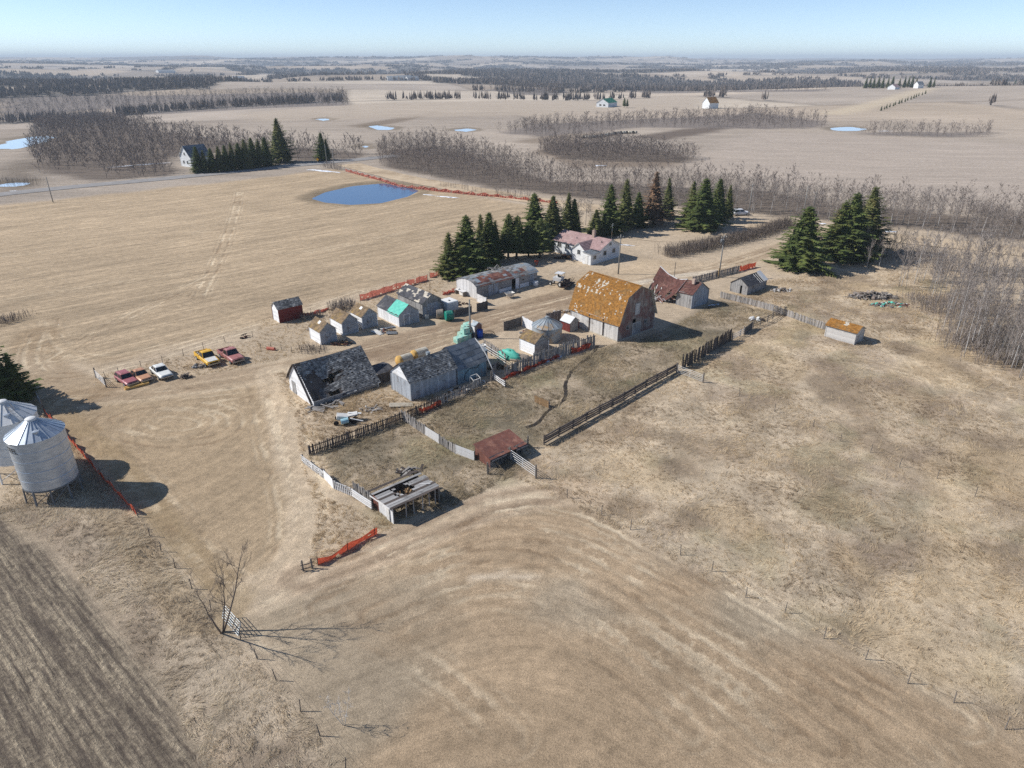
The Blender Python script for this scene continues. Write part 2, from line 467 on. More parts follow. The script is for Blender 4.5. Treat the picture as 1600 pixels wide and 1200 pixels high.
MT['chrome'] = mk('dull_chrome', srgb(170, 172, 174), srgb(130, 132, 134), 4, tint=0.1, rough=0.3, metallic=0.7)
MT['snow'] = mk('old_snow', srgb(238, 241, 246), srgb(216, 222, 230), 2, tint=0.05, rough=0.7)
MT['rubble'] = mk('mixed_rubble', srgb(168, 160, 148), srgb(112, 104, 96), 3, tint=0.9)
MT['white_junk'] = mk('scuffed_white_enamel', srgb(222, 220, 214), srgb(188, 186, 180), 3, tint=0.25, rough=0.5)
MT['bark'] = mk('grey_aspen_bark', srgb(156, 151, 145), srgb(114, 109, 104), 3, (1, 1, .3), tint=0.4, bump=0)
MT['twig'] = mk('bare_grey_twigs', srgb(150, 138, 129), srgb(112, 102, 95), 0.6, tint=0.7, bump=0, rough=0.9, spec=0.1)
MT['twig_dark'] = mk('bare_brown_twigs', srgb(124, 113, 105), srgb(92, 84, 78), 0.6, tint=0.6, bump=0, rough=0.9, spec=0.1)
MT['twig_pale'] = mk('pale_grey_twigs', srgb(162, 152, 144), srgb(126, 117, 110), 0.6, tint=0.6, bump=0, rough=0.9, spec=0.1)
MT['birch'] = mk('pale_aspen_bark', srgb(214, 211, 206), srgb(160, 155, 149), 2, (1, 1, .4), tint=0.3, bump=0)
MT['bark_dark'] = mk('dark_conifer_bark', srgb(80, 68, 58), srgb(56, 48, 42), 3, tint=0.3)
MT['needle'] = mk('spruce_needles', srgb(110, 120, 66), srgb(76, 92, 52), 0.9, c3=srgb(130, 128, 72), c3scale=0.7, c3at=0.62, tint=0.9, bump=0, rough=0.8, spec=0.15, trans=.25)
MT['needle2'] = mk('yellower_spruce_needles', srgb(120, 122, 70), srgb(84, 94, 56), 0.9, c3=srgb(136, 128, 82), c3scale=0.7, c3at=0.6, tint=0.9, bump=0, rough=0.8, spec=0.15, trans=.25)
MT['needle_pine'] = mk('pine_needles', srgb(120, 126, 74), srgb(86, 98, 58), 0.9, c3=srgb(134, 130, 80), c3scale=0.7, c3at=0.62, tint=0.8, bump=0, rough=0.8, spec=0.15, trans=.25)
MT['needle_dead'] = mk('dying_brown_needles', srgb(138, 108, 86), srgb(106, 90, 70), 1.1, tint=0.8, bump=0, rough=0.85, spec=0.1)
MT['asphalt'] = mk('grey_asphalt', srgb(150, 146, 142), srgb(130, 127, 124), 0.3, tint=0, rough=0.9, coord='Object')
MT['gravel'] = mk('tan_gravel', srgb(198, 178, 150), srgb(180, 160, 132), 0.25, tint=0, rough=0.95, c3=srgb(162, 142, 116), c3scale=0.12)
MT['hay_floor'] = None

# ---------------------------------------------------------------- ground sheet
def axis(lo, hi, c0, c1, step, ratio):
    a = list(np.arange(c0, c1 + step / 2, step))
    p, s = a[-1], step
    up = []
    while p < hi:
        s = s * (1 + ratio); p += s; up.append(p)
    p, s = a[0], step
    dn = []
    while p > lo:
        s = s * (1 + ratio); p -= s; dn.append(p)
    return np.array(dn[::-1] + a + up)

gx = axis(-15000, 15000, -72, 84, 0.7, 0.038)
gy0 = axis(-60, 20000, 24, 160, 0.7, 0.0165)
gy = gy0
GX, GY = np.meshgrid(gx, gy)
sx_, sy_ = GX.ravel(), GY.ravel()
GZ = ground_z(sx_, sy_)
nx, ny = len(gx), len(gy)
GZ2 = GZ.reshape(ny, nx)
def ground_z(x, y):
    """height of the finished ground sheet"""
    x = np.atleast_1d(np.asarray(x, float)); y = np.atleast_1d(np.asarray(y, float))
    i = np.clip(np.searchsorted(gx, x) - 1, 0, nx - 2); j = np.clip(np.searchsorted(gy, y) - 1, 0, ny - 2)
    u = np.clip((x - gx[i]) / (gx[i + 1] - gx[i]), 0, 1); v = np.clip((y - gy[j]) / (gy[j + 1] - gy[j]), 0, 1)
    return (GZ2[j, i] * (1 - u) + GZ2[j, i + 1] * u) * (1 - v) + (GZ2[j + 1, i] * (1 - u) + GZ2[j + 1, i + 1] * u) * v
gxl, gyl = gx.tolist(), gy.tolist()
def gz(x, y):
    i = min(max(bisect.bisect(gxl, x) - 1, 0), nx - 2); j = min(max(bisect.bisect(gyl, y) - 1, 0), ny - 2)
    u = (x - gxl[i]) / (gxl[i + 1] - gxl[i]); v = (y - gyl[j]) / (gyl[j + 1] - gyl[j])
    return float((GZ2[j, i] * (1 - u) + GZ2[j, i + 1] * u) * (1 - v) + (GZ2[j + 1, i] * (1 - u) + GZ2[j + 1, i + 1] * u) * v)
ii = (np.arange(ny - 1)[:, None] * nx + np.arange(nx - 1)[None, :]).ravel()
quads = np.stack([ii, ii + 1, ii + nx + 1, ii + nx], 1)

def lerp(a, b, k):
    return a + (np.asarray(b) - a) * k[:, None]

def field_cell(x, y):
    """rectangular quarter fields, rows shifted: (random number of the field, metres to its edge, random number of that edge)"""
    u = x * math.cos(R(12)) + y * math.sin(R(12)) + 60 * (fbm(x, y, 900, 71, 2) - .5); v = -x * math.sin(R(12)) + y * math.cos(R(12)) + 60 * (fbm(x, y, 900, 72, 2) - .5)
    W_, H_ = 430.0, 300.0
    j = np.floor(v / H_); off = hsh(j, j * 0 + 3, 5) * W_
    i = np.floor((u + off) / W_)
    fu = (u + off) - i * W_; fv = v - j * H_
    du = np.minimum(fu, W_ - fu); dv = np.minimum(fv, H_ - fv)
    eu = hsh(np.round((u + off) / W_), j, 8); ev = hsh(i, np.round(v / H_), 9)
    return hsh(i, j, 6), np.minimum(du, dv), np.where(du < dv, eu, ev)

def ground_colours(x, y):
    """colour of the soil and its dry cover at each point (what grows or lies there)"""
    d = np.hypot(x, y)
    n = len(x)
    c = np.tile(np.array(srgb(180, 165, 144)), (n, 1))
    big = fbm(x, y, 60, 3, 3); mid = fbm(x, y, 9, 13, 3); fin = fbm(x, y, 2.2, 23, 3)
    patch = fbm(x, y, 420, 33, 2); fieldn = np.floor(6.99 * field_cell(x, y)[0])
    far = sst(380, 700, d)
    fcols = np.array([srgb(196, 178, 152), srgb(170, 156, 138), srgb(158, 140, 116), srgb(204, 188, 162), srgb(132, 118, 102), srgb(178, 166, 148), srgb(184, 164, 136)])
    c = lerp(c, c * 0 + fcols[np.clip(fieldn.astype(int), 0, 6)], far * 0.9)
    # mid distance cropland, greyer, with long stripes
    st = fbm(x * 0.12 + y * 0.05, y + x * 0.1, 5.0, 55, 2)
    midm = sst(170, 260, d) * (1 - far * 0.6)
    c = lerp(c, c * 0 + np.array(srgb(166, 152, 134)), midm * 0.75)
    c = c * (1 + midm * 0.30 * (st - 0.5) * 2 * 0.6)[:, None]
    c = c * (0.86 + 0.28 * big)[:, None]
    c = c * (1 + sst(150, 300, d) * 0.3 * (fbm(x, y, 110, 62, 2) - 0.5))[:, None]
    fr, fe, fq = field_cell(x, y)
    c = lerp(c, c * 0 + np.array(srgb(128, 114, 96)), far * .5 * (1 - sst(2, 9, fe)))
    # dark soil hollows in the cropland
    for pn, cc, soft in (
        (P((985, 214), (1060, 203), (1150, 194), (1120, 206), (1040, 220)), srgb(96, 82, 70), 6),
        (P((830, 238), (860, 228), (900, 250), (1095, 250), (1060, 262), (900, 262)), srgb(126, 110, 92), 6),
        (P((540, 197), (600, 188), (680, 174), (690, 176), (620, 192), (560, 200)), srgb(128, 112, 92), 5),
        (P((0, 262), (50, 240), (62, 262), (40, 300), (0, 300)), srgb(116, 104, 88), 6),
        (P((60, 196), (150, 200), (190, 216), (170, 222), (90, 206)), srgb(120, 106, 90), 5),
        (P((660, 300), (700, 300), (760, 308), (760, 312), (690, 308)), srgb(112, 100, 84), 3),
        (P((800, 222), (860, 208), (990, 208), (880, 228)), srgb(140, 124, 104), 6),
        (P((1270, 178), (1440, 138), (1470, 138), (1320, 180)), srgb(196, 178, 146), 8),
        (P((360, 178), (520, 165), (760, 158), (1000, 150), (1090, 150), (1090, 175), (900, 180), (600, 185), (400, 190)), srgb(176, 160, 138), 12),
        (P((1190, 205), (1500, 220), (1640, 230), (1640, 320), (1450, 305), (1200, 285), (1060, 262), (1130, 220)), srgb(176, 161, 143), 10),
    ):
        k = 1 - sst(-soft, soft, sdpoly(x, y, pn) + (mid - 0.5) * soft)
        c = lerp(c, c * 0 + np.array(cc), k * 0.85)
    near = d < 420
    xn, yn, cn = x[near], y[near], c[near]
    bigN, midN, finN = big[near], mid[near], fin[near]
    def msk(pn, soft, jit=1.0):
        return 1 - sst(-soft, soft, sdpoly(xn, yn, pn) + (midN - 0.5) * jit * soft * 2)
    def put_swath(k_, s_, t_, amt):
        m_ = k_ > .02
        idx = np.nonzero(near)[0][m_]
        SW[idx, 0] = s_[m_]; SW[idx, 1] = t_[m_]; SW[idx, 2] = amt * k_[m_]
    base = np.array(srgb(186, 166, 136)) * (0.80 + 0.24 * midN + 0.16 * finN)[:, None]
    nk = 1 - sst(180, 260, np.hypot(xn, yn))
    cn = cn * (1 - nk[:, None]) + base * nk[:, None]
    # hay field behind the yard: swath lines and crossing wheel tracks
    k = msk(HAYFIELD, 2.5)
    s1 = xn * E2[0] + yn * E2[1] + 3 * (bigN - .5)
    t1 = xn * E1[0] + yn * E1[1]
    put_swath(k, s1, t1, 1.0)
    ln = 0.5
    hay = np.array(srgb(181, 159, 126)) * (0.76 + 0.34 * ln + 0.22 * (bigN - .3) + .12 * (midN - .5))[:, None]
    hay = hay * np.array([1.0, 0.985, 0.95])[None, :]
    cn = cn * (1 - k[:, None]) + hay * k[:, None]
    # rough dead grass
    for pn, c0, c1, sf in ((CORRAL, srgb(172, 154, 126), srgb(126, 115, 92), 1.2), (PASTURE, srgb(196, 176, 144), srgb(160, 140, 112), 2.0), (VERGE, srgb(188, 170, 142), srgb(158, 140, 116), 0.8)):
        k = msk(pn, sf)
        p2 = sst(0.35, 0.68, fbm(xn + .5 * yn, yn - .5 * xn, 4.5, 111, 4)); 
        g = np.array(c0)[None, :] * (1 - p2[:, None]) + np.array(c1)[None, :] * p2[:, None]
        g = g * (0.50 + 0.62 * finN + .34 * fbm(xn, yn, 1.5, 171, 2))[:, None]
        cn = cn * (1 - k[:, None]) + g * k[:, None]
    # faint green where it starts to grow
    gk = sst(0.56, 0.72, fbm(xn, yn, 5.5, 131, 3)) * (0.22 * msk(PASTURE, 3) + 0.28 * msk(CORRAL, 2) + 0.2 * msk(LEFTMOWN, 2) + 0.12 * msk(MOWN, 2))
    cn = cn * (1 - gk[:, None]) + np.array(srgb(116, 120, 64))[None, :] * gk[:, None]
    pk = sst(0.58, 0.7, fbm(xn + 90, yn, 8, 141, 3)) * msk(PASTURE, 3) * 0.3
    cn = cn * (1 - pk[:, None]) + np.array(srgb(138, 120, 106))[None, :] * pk[:, None]
    gk = sst(0.52, 0.66, fbm(xn - 40, yn, 9, 145, 3)) * msk(PASTURE, 3) * 0.3
    cn = cn * (1 - gk[:, None]) + np.array(srgb(206, 178, 128))[None, :] * gk[:, None]
    # mown field in front: swaths follow the edges and round the corner
    k = msk(MOWN, 1.2)
    a1, a2 = at(860, 775), at(1500, 1110); b1, b2 = at(480, 905), at(860, 775)
    def sline(p, q):
        ex, ey = q[0] - p[0], q[1] - p[1]; L = math.hypot(ex, ey)
        return ((xn - p[0]) * ey - (yn - p[1]) * ex) / L
    d1, d2 = sline(a1, a2), sline(b1, b2)
    kk = 9.0
    hh = np.clip(0.5 + 0.5 * (d2 - d1) / kk, 0, 1)
    dm = d2 * (1 - hh) + d1 * hh - kk * hh * (1 - hh)
    dm = dm + 1.2 * (bigN - .5) + 0.25 * (midN - .5)
    put_swath(k, dm, xn * .7 - yn * .7, .5)
    ln = 0.5
    mp_ = sst(.42, .62, fbm(xn, yn, 14, 155, 3))
    mw = np.array(srgb(182, 156, 120)) * (1 - mp_[:, None]) + np.array(srgb(176, 157, 127)) * mp_[:, None]
    mw = mw * (0.92 + 0.34 * (midN - .5) + .2 * (finN - .5))[:, None]
    cn = cn * (1 - k[:, None]) + mw * k[:, None]
    # turning loops left of the sheds
    k = msk(LEFTMOWN, 1.5)
    cx, cy = at(290, 650)
    rr = np.hypot((xn - cx) * 1.0, (yn - cy) * 0.62) + 1.5 * (bigN - .5)
    put_swath(k, rr, 12 * np.arctan2(yn - cy, xn - cx), .5)
    ln = 0.5
    lw = np.array(srgb(178, 154, 118)) * (0.74 + 0.40 * ln + .16 * (midN - .5))[:, None]
    cn = cn * (1 - k[:, None]) + lw * k[:, None]
    # bare yard and driveway
    k = msk(YARD, 2.5)
    yd = np.array(srgb(192, 168, 132)) * (0.62 + 0.5 * midN + .18 * finN)[:, None]
    cn = cn * (1 - 0.8 * k[:, None]) + yd * 0.8 * k[:, None]
    def track(pts, half, soft, cc, amt, off=(0,)):
        nonlocal cn
        dd = dpoly(xn, yn, pts)
        kk_ = np.zeros(len(xn))
        for o in off:
            kk_ = np.maximum(kk_, 1 - sst(half, half + soft, np.abs(dd - o) + 0.5 * (midN - .5)))
        kk_ = kk_ * amt * (0.7 + 0.6 * finN)
        kk_ = np.clip(kk_, 0, 1)
        cn = cn * (1 - kk_[:, None]) + np.array(cc)[None, :] * kk_[:, None]
    track(DRIVE, 3.0, 2.0, srgb(196, 174, 140), 0.7)
    track(DRIVE, 0.35, 0.6, srgb(150, 126, 96), 0.55, (0.9, 2.0))
    track(P((900, 466), (800, 494), (690, 524), (600, 545)), 0.8, 1.6, srgb(130, 106, 82), 0.5, (0, 3.2))
    track(DRIVE2, 0.8, 1.0, srgb(204, 190, 166), 0.8)
    track(P((700, 505), (800, 478), (900, 452)), 0.4, 0.7, srgb(142, 120, 92), 0.6, (0.8,))
    track(P((430, 582), (448, 640), (462, 700), (488, 780), (484, 850), (452, 905), (400, 930)), 0.5, 0.9, srgb(206, 184, 150), 0.75, (0, 1.7))
    track(P((470, 905), (600, 855), (760, 790), (860, 770), (920, 770)), 0.3, 0.6, srgb(206, 182, 148), 0.6, (0.6, 1.8))
    track(P((470, 905), (600, 855), (760, 790), (860, 770)), 0.3, 0.5, srgb(132, 108, 82), 0.5, (1.2,))
    track(P((60, 640), (150, 720), (230, 830), (330, 950)), 0.3, 0.8, srgb(150, 126, 84), 0.5, (1.0, 2.4))
    track(P((740, 905), (790, 897), (835, 905)), 0.15, 0.5, srgb(214, 196, 166), 0.7)
    track(P((60, 520), (45, 555), (80, 590), (140, 612)), 0.6, 1.2, srgb(152, 126, 90), 0.5, (0, 2.0))
    track(P((1330, 400), (1420, 410), (1500, 430)), 1.0, 2.5, srgb(196, 172, 136), 0.5)
    # bare feet of the crops' edges: wheel ruts in the pasture and drive shade of dark dirt
    track(P((1270, 385), (1350, 395), (1600, 402)), 1.0, 2.0, srgb(190, 168, 134), 0.6)
    c[near] = cn
    # wood floor
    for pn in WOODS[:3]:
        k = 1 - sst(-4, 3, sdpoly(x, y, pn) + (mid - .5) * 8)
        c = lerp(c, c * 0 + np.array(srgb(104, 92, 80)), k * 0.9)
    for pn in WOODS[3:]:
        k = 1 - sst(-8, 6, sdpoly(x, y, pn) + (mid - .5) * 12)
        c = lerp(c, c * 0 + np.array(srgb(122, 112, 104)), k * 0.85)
    fw = far_wood(x, y)
    c = lerp(c, c * 0 + np.array(srgb(104, 100, 94)), fw * 0.85)
    # wet rims
    for pn in PONDS:
        m = np.hypot(x - pn[0][0], y - pn[0][1]) < 150
        if m.any():
            k = 1 - sst(0.5, 5.0, np.abs(sdpoly(x[m], y[m], pn)) + (mid[m] - .5) * 6)
            c[m] = c[m] * (1 - 0.6 * k[:, None]) + np.array(srgb(112, 98, 74))[None, :] * 0.6 * k[:, None]
    lum = c @ np.array([.3, .55, .15])
    c = lum[:, None] + (c - lum[:, None]) * 0.84
    return np.clip(c * np.array([1.0, .985, .985])[None, :], 0.01, 0.8)

SW = np.zeros((len(sx_), 3))
_d = np.hypot(sx_, sy_)
SW[:, 0] = (sy_ + .12 * sx_) * .6; SW[:, 1] = sx_ * .5; SW[:, 2] = .55 * sst(170, 230, _d) * (1 - sst(900, 2000, _d))

def far_wood(x, y):
    d = np.hypot(x, y)
    nz = fbm(x * 0.8, y, 400, 201, 3)
    vall = 1 - sst(-30, 22, hill(x, y))
    thr = 0.575 - 0.10 * vall - 0.045 * sst(2200, 5000, d)
    nz = nz * .8 + .2 * fbm(x, y, 160, 211, 2)
    _, fe, fq = field_cell(x, y)
    belt = (1 - sst(6, 9 + 16 * fq, fe)) * (fq > .45) * sst(760, 900, d) * (vn(x / 70, y / 70, 88) > .35)
    return np.maximum(belt, sst(thr, thr + 0.03, nz) * sst(0, 260, d - np.where(x < -.25 * y, 900, 1280)))

cols = ground_colours(sx_, sy_)
near_r = near_relief(sx_, sy_)[1]
pl = np.zeros(len(sx_))
mm = np.hypot(sx_, sy_) < 200
pl[mm] = 1 - sst(-0.5, 0.6, sdpoly(sx_[mm], sy_[mm], PLOUGH) + 0.9 * (fbm(sx_[mm], sy_[mm], 2.5, 301, 2) - .5))

RUTS = [(.7, [(100, 628), (200, 620), (300, 612), (400, 598), (445, 588)]), (.6, [(150, 642), (230, 632), (330, 624), (410, 612)]),
    (.8, [(158, 655), (205, 634), (300, 630), (362, 640), (374, 664), (335, 690), (250, 694), (185, 682), (158, 660)]), (.6, [(205, 656), (260, 644), (322, 650), (328, 668), (280, 680), (225, 674), (205, 660)]),
    (1, [(432, 583), (452, 640), (470, 690), (492, 760), (496, 830), (472, 890), (420, 925)]), (.9, [(420, 590), (438, 640), (455, 700), (476, 780), (474, 850), (446, 905)]), (.7, [(400, 600), (412, 660), (430, 720), (452, 790), (452, 850), (420, 900)]),
    (.6, [(130, 690), (190, 760), (250, 840), (320, 915), (390, 945)]), (.5, [(200, 720), (270, 800), (330, 880), (420, 930)]),
    (1, [(440, 915), (560, 880), (660, 835), (760, 793), (850, 780), (930, 802), (1020, 852), (1130, 912), (1300, 1010), (1500, 1125)]),
    (.8, [(470, 922), (600, 880), (720, 838), (820, 828), (900, 848), (1000, 900), (1140, 980), (1330, 1095), (1450, 1180)]),
    (.8, [(500, 948), (640, 895), (740, 866), (830, 868), (920, 903), (1060, 988), (1200, 1080), (1300, 1160)]), (.7, [(580, 960), (700, 907), (790, 895), (870, 918), (980, 985), (1120, 1082), (1200, 1150)]),
    (.5, [(640, 985), (730, 945), (810, 940), (880, 970), (980, 1050), (1080, 1140)]), (.5, [(420, 1000), (520, 985), (600, 1000), (700, 1060), (800, 1150)]),
    (1, [(1255, 377), (1120, 420), (1000, 440), (880, 470), (760, 503), (640, 533), (540, 556)]), (.9, [(900, 476), (780, 508), (680, 540), (610, 566)]), (.7, [(1000, 448), (900, 470), (800, 486), (700, 516)]),
    (.9, [(375, 300), (364, 345), (342, 405), (310, 465)]), (.7, [(330, 430), (250, 470), (150, 520), (85, 562)]), (.6, [(-60, 480), (200, 440), (400, 408), (600, 372), (720, 345)]), (.8, [(560, 456), (420, 505), (300, 541), (180, 577), (80, 592), (40, 570), (60, 520)]),
    (.6, [(80, 500), (90, 540), (150, 565), (260, 540), (380, 505)]), (.5, [(0, 400), (150, 385), (330, 360), (470, 335)]), (.5, [(1180, 470), (1260, 470), (1330, 500), (1420, 560), (1500, 640)]), (.7, [(1215, 545), (1290, 560), (1400, 575), (1560, 620)]), (.5, [(700, 790), (790, 765), (860, 760), (950, 790), (1100, 860)])]
RU = np.zeros((len(sx_), 3)); RU[:, 0] = 99
_m = np.hypot(sx_, sy_) < 260
for st_, pp in RUTS:
    pw = [Vector(q) for q in P(*pp)]
    for _ in range(3):                                  # round the corners
        nw = [pw[0]]
        for a_, b_ in zip(pw[:-1], pw[1:]): nw += [a_.lerp(b_, .25), a_.lerp(b_, .75)]
        pw = nw + [pw[-1]]
    dd_ = dpoly(sx_[_m], sy_[_m], [(q.x, q.y) for q in pw][::2] + [(pw[-1].x, pw[-1].y)])
    cur = RU[_m]; bt = dd_ < cur[:, 0]
    cur[bt, 0] = dd_[bt]; cur[bt, 1] = st_; RU[_m] = cur
def ground_material():
    m = bpy.data.materials.new('dry_ground'); m.use_nodes = True
    nt = m.node_tree; N = nt.nodes; L = nt.links; b = N['Principled BSDF']
    tc = N.new('ShaderNodeTexCoord')
    ca = N.new('ShaderNodeAttribute'); ca.attribute_name = 'soil'
    ka = N.new('ShaderNodeAttribute'); ka.attribute_name = 'cover'
    sep = N.new('ShaderNodeSeparateColor'); L.new(ka.outputs['Color'], sep.inputs[0])
    def noise(scale, det=5, rough=0.7, vec=None):
        n = N.new('ShaderNodeTexNoise'); n.inputs['Scale'].default_value = scale; n.inputs['Detail'].default_value = det; n.inputs['Roughness'].default_value = rough
        L.new(vec if vec else tc.outputs['Object'], n.inputs['Vector']); return n.outputs['Fac']
    def mrange(v, a, b_, c, d):
        r = N.new('ShaderNodeMapRange'); r.inputs['From Min'].default_value = a; r.inputs['From Max'].default_value = b_
        r.inputs['To Min'].default_value = c; r.inputs['To Max'].default_value = d; L.new(v, r.inputs['Value']); return r.outputs[0]
    def math_(op, a, bv):
        q = N.new('ShaderNodeMath'); q.operation = op
        for i, s_ in enumerate((a, bv)):
            if isinstance(s_, (int, float)): q.inputs[i].default_value = s_
            else: L.new(s_, q.inputs[i])
        return q.outputs[0]
    fine = noise(8.0, 6, 0.9)
    clump = noise(0.9, 5, 0.75)
    g = math_('MULTIPLY', mrange(fine, 0.32, 0.68, 0.50, 1.48), mrange(clump, 0.3, 0.7, 0.76, 1.24))
    # swaths: long streaks that follow the way each field was worked
    wa = N.new('ShaderNodeAttribute'); wa.attribute_name = 'swath'
    sx = N.new('ShaderNodeSeparateXYZ'); L.new(wa.outputs['Vector'], sx.inputs[0])
    def streak(ks, kt, lo, hi, off):
        cb = N.new('ShaderNodeCombineXYZ')
        L.new(math_('MULTIPLY', sx.outputs[0], ks), cb.inputs[0]); L.new(math_('MULTIPLY', sx.outputs[1], kt), cb.inputs[1]); cb.inputs[2].default_value = off
        n = N.new('ShaderNodeTexNoise'); n.inputs['Scale'].default_value = 1.0; n.inputs['Detail'].default_value = 3; n.inputs['Roughness'].default_value = 0.6
        L.new(cb.outputs[0], n.inputs['Vector'])
        return mrange(n.outputs['Fac'], 0.3, 0.7, lo, hi)
    stk = math_('MULTIPLY', math_('MULTIPLY', streak(.8, .07, .78, 1.22, 0), streak(.22, .03, .86, 1.14, 5)), streak(2.6, .2, .80, 1.20, 9))
    mixs = N.new('ShaderNodeMix'); mixs.data_type = 'FLOAT'; mixs.inputs['A'].default_value = 1.0
    L.new(sx.outputs[2], mixs.inputs['Factor']); L.new(stk, mixs.inputs['B'])
    g = math_('MULTIPLY', g, mixs.outputs['Result'])
    # wheel ruts: two lines either side of each track
    ra = N.new('ShaderNodeAttribute'); ra.attribute_name = 'rut'
    rs = N.new('ShaderNodeSeparateXYZ'); L.new(ra.outputs['Vector'], rs.inputs[0])
    dd = math_('ADD', rs.outputs[0], mrange(noise(.9, 3, .6), 0.3, 0.7, -.22, .22))
    near_ = math_('ABSOLUTE', math_('SUBTRACT', dd, .85), 0.0)
    r1 = mrange(near_, .12, .42, 1, 0)
    r2 = math_('MULTIPLY', mrange(math_('ABSOLUTE', math_('SUBTRACT', dd, 1.75), 0), .05, .3, 1, 0), .5)
    rut = math_('MULTIPLY', math_('MULTIPLY', math_('MAXIMUM', r1, r2), rs.outputs[1]), mrange(noise(.28, 3, .6), .36, .56, .15, 1))
    rc = N.new('ShaderNodeMix'); rc.data_type = 'RGBA'; rc.inputs['A'].default_value = (*srgb(130, 108, 84), 1); rc.inputs['B'].default_value = (*srgb(222, 204, 174), 1)
    L.new(mrange(noise(.11, 2, .5), .42, .54, 0, 1), rc.inputs['Factor'])
    # drill rows of the stubble in the near left field
    mp = N.new('ShaderNodeMapping'); mp.inputs['Rotation'].default_value = (0, 0, R(PL_ROT))
    L.new(tc.outputs['Object'], mp.inputs['Vector'])
    dist = N.new('ShaderNodeTexWave'); dist.wave_type = 'BANDS'; dist.bands_direction = 'X'
    dist.inputs['Scale'].default_value = 0.55; dist.inputs['Distortion'].default_value = 1.6; dist.inputs['Detail'].default_value = 3; dist.inputs['Detail Scale'].default_value = 1.6
    L.new(mp.outputs[0], dist.inputs['Vector'])
    mps = N.new('ShaderNodeMapping'); mps.inputs['Scale'].default_value = (1, 0.06, 1)
    L.new(mp.outputs[0], mps.inputs['Vector'])
    broad = noise(0.8, 3, 0.6, mps.outputs[0])
    gap = noise(2.6, 4, 0.75)
    mpf = N.new('ShaderNodeMapping'); mpf.inputs['Scale'].default_value = (1, 0.09, 1)
    L.new(mp.outputs[0], mpf.inputs['Vector'])
    lines = noise(2.4, 4, 0.8, mpf.outputs[0])
    row = math_('ADD', math_('MULTIPLY', mrange(lines, 0.36, 0.64, 0, 1), .75), math_('MULTIPLY', dist.outputs['Fac'], .3))
    row = math_('MULTIPLY', row, mrange(gap, 0.34, 0.6, 0.35, 1.1))
    row = math_('MULTIPLY', row, mrange(broad, 0.35, 0.65, 0.35, 1.2))
    pm = N.new('ShaderNodeMix'); pm.data_type = 'RGBA'
    pm.inputs['A'].default_value = (*srgb(94, 84, 74), 1); pm.inputs['B'].default_value = (*srgb(188, 172, 146), 1)
    L.new(mrange(row, 0.08, 0.85, 0.0, 0.85), pm.inputs['Factor'])
    base = N.new('ShaderNodeMix'); base.data_type = 'RGBA'
    L.new(sep.outputs[0], base.inputs['Factor']); L.new(ca.outputs['Color'], base.inputs['A']); L.new(pm.outputs['Result'], base.inputs['B'])
    sc = N.new('ShaderNodeVectorMath'); sc.operation = 'SCALE'
    rm = N.new('ShaderNodeMix'); rm.data_type = 'RGBA'
    L.new(math_('MULTIPLY', rut, .62), rm.inputs['Factor']); L.new(base.outputs['Result'], rm.inputs['A']); L.new(rc.outputs['Result'], rm.inputs['B'])
    L.new(rm.outputs['Result'], sc.inputs[0]); L.new(g, sc.inputs['Scale'])
    L.new(sc.outputs[0], b.inputs['Base Color'])
    b.inputs['Roughness'].default_value = 0.95; b.inputs['Specular IOR Level'].default_value = 0.1
    h = math_('ADD', math_('MULTIPLY', fine, 0.10), math_('MULTIPLY', math_('MULTIPLY', row, sep.outputs[0]), 0.12))
    h = math_('SUBTRACT', h, math_('MULTIPLY', rut, .06))
    bp = N.new('ShaderNodeBump'); bp.inputs['Strength'].default_value = 0.9; bp.inputs['Distance'].default_value = 1.0
    L.new(h, bp.inputs['Height']); L.new(bp.outputs[0], b.inputs['Normal'])
    return m

pa, pb = at(80, 868), at(262, 1090)
PL_ROT = -(math.degrees(math.atan2(pb[1] - pa[1], pb[0] - pa[0])) - 90)
me = npmesh('ground', np.stack([sx_, sy_, GZ], 1), quads, ground_material(), smooth=True)
a = me.attributes.new('soil', 'FLOAT_COLOR', 'POINT')
a.data.foreach_set('color', np.concatenate([cols, np.ones((len(cols), 1))], 1).astype(np.float32).ravel())
a = me.attributes.new('cover', 'FLOAT_COLOR', 'POINT')
cv = np.zeros((len(cols), 4), np.float32); cv[:, 0] = pl; cv[:, 1] = near_r; cv[:, 3] = 1
a.data.foreach_set('color', cv.ravel())
a = me.attributes.new('rut', 'FLOAT_VECTOR', 'POINT')
a.data.foreach_set('vector', RU.astype(np.float32).ravel())
a = me.attributes.new('swath', 'FLOAT_VECTOR', 'POINT')
a.data.foreach_set('vector', SW.astype(np.float32).ravel())
print('ground faces', len(quads))
tag(link('ground', me), kind='structure')

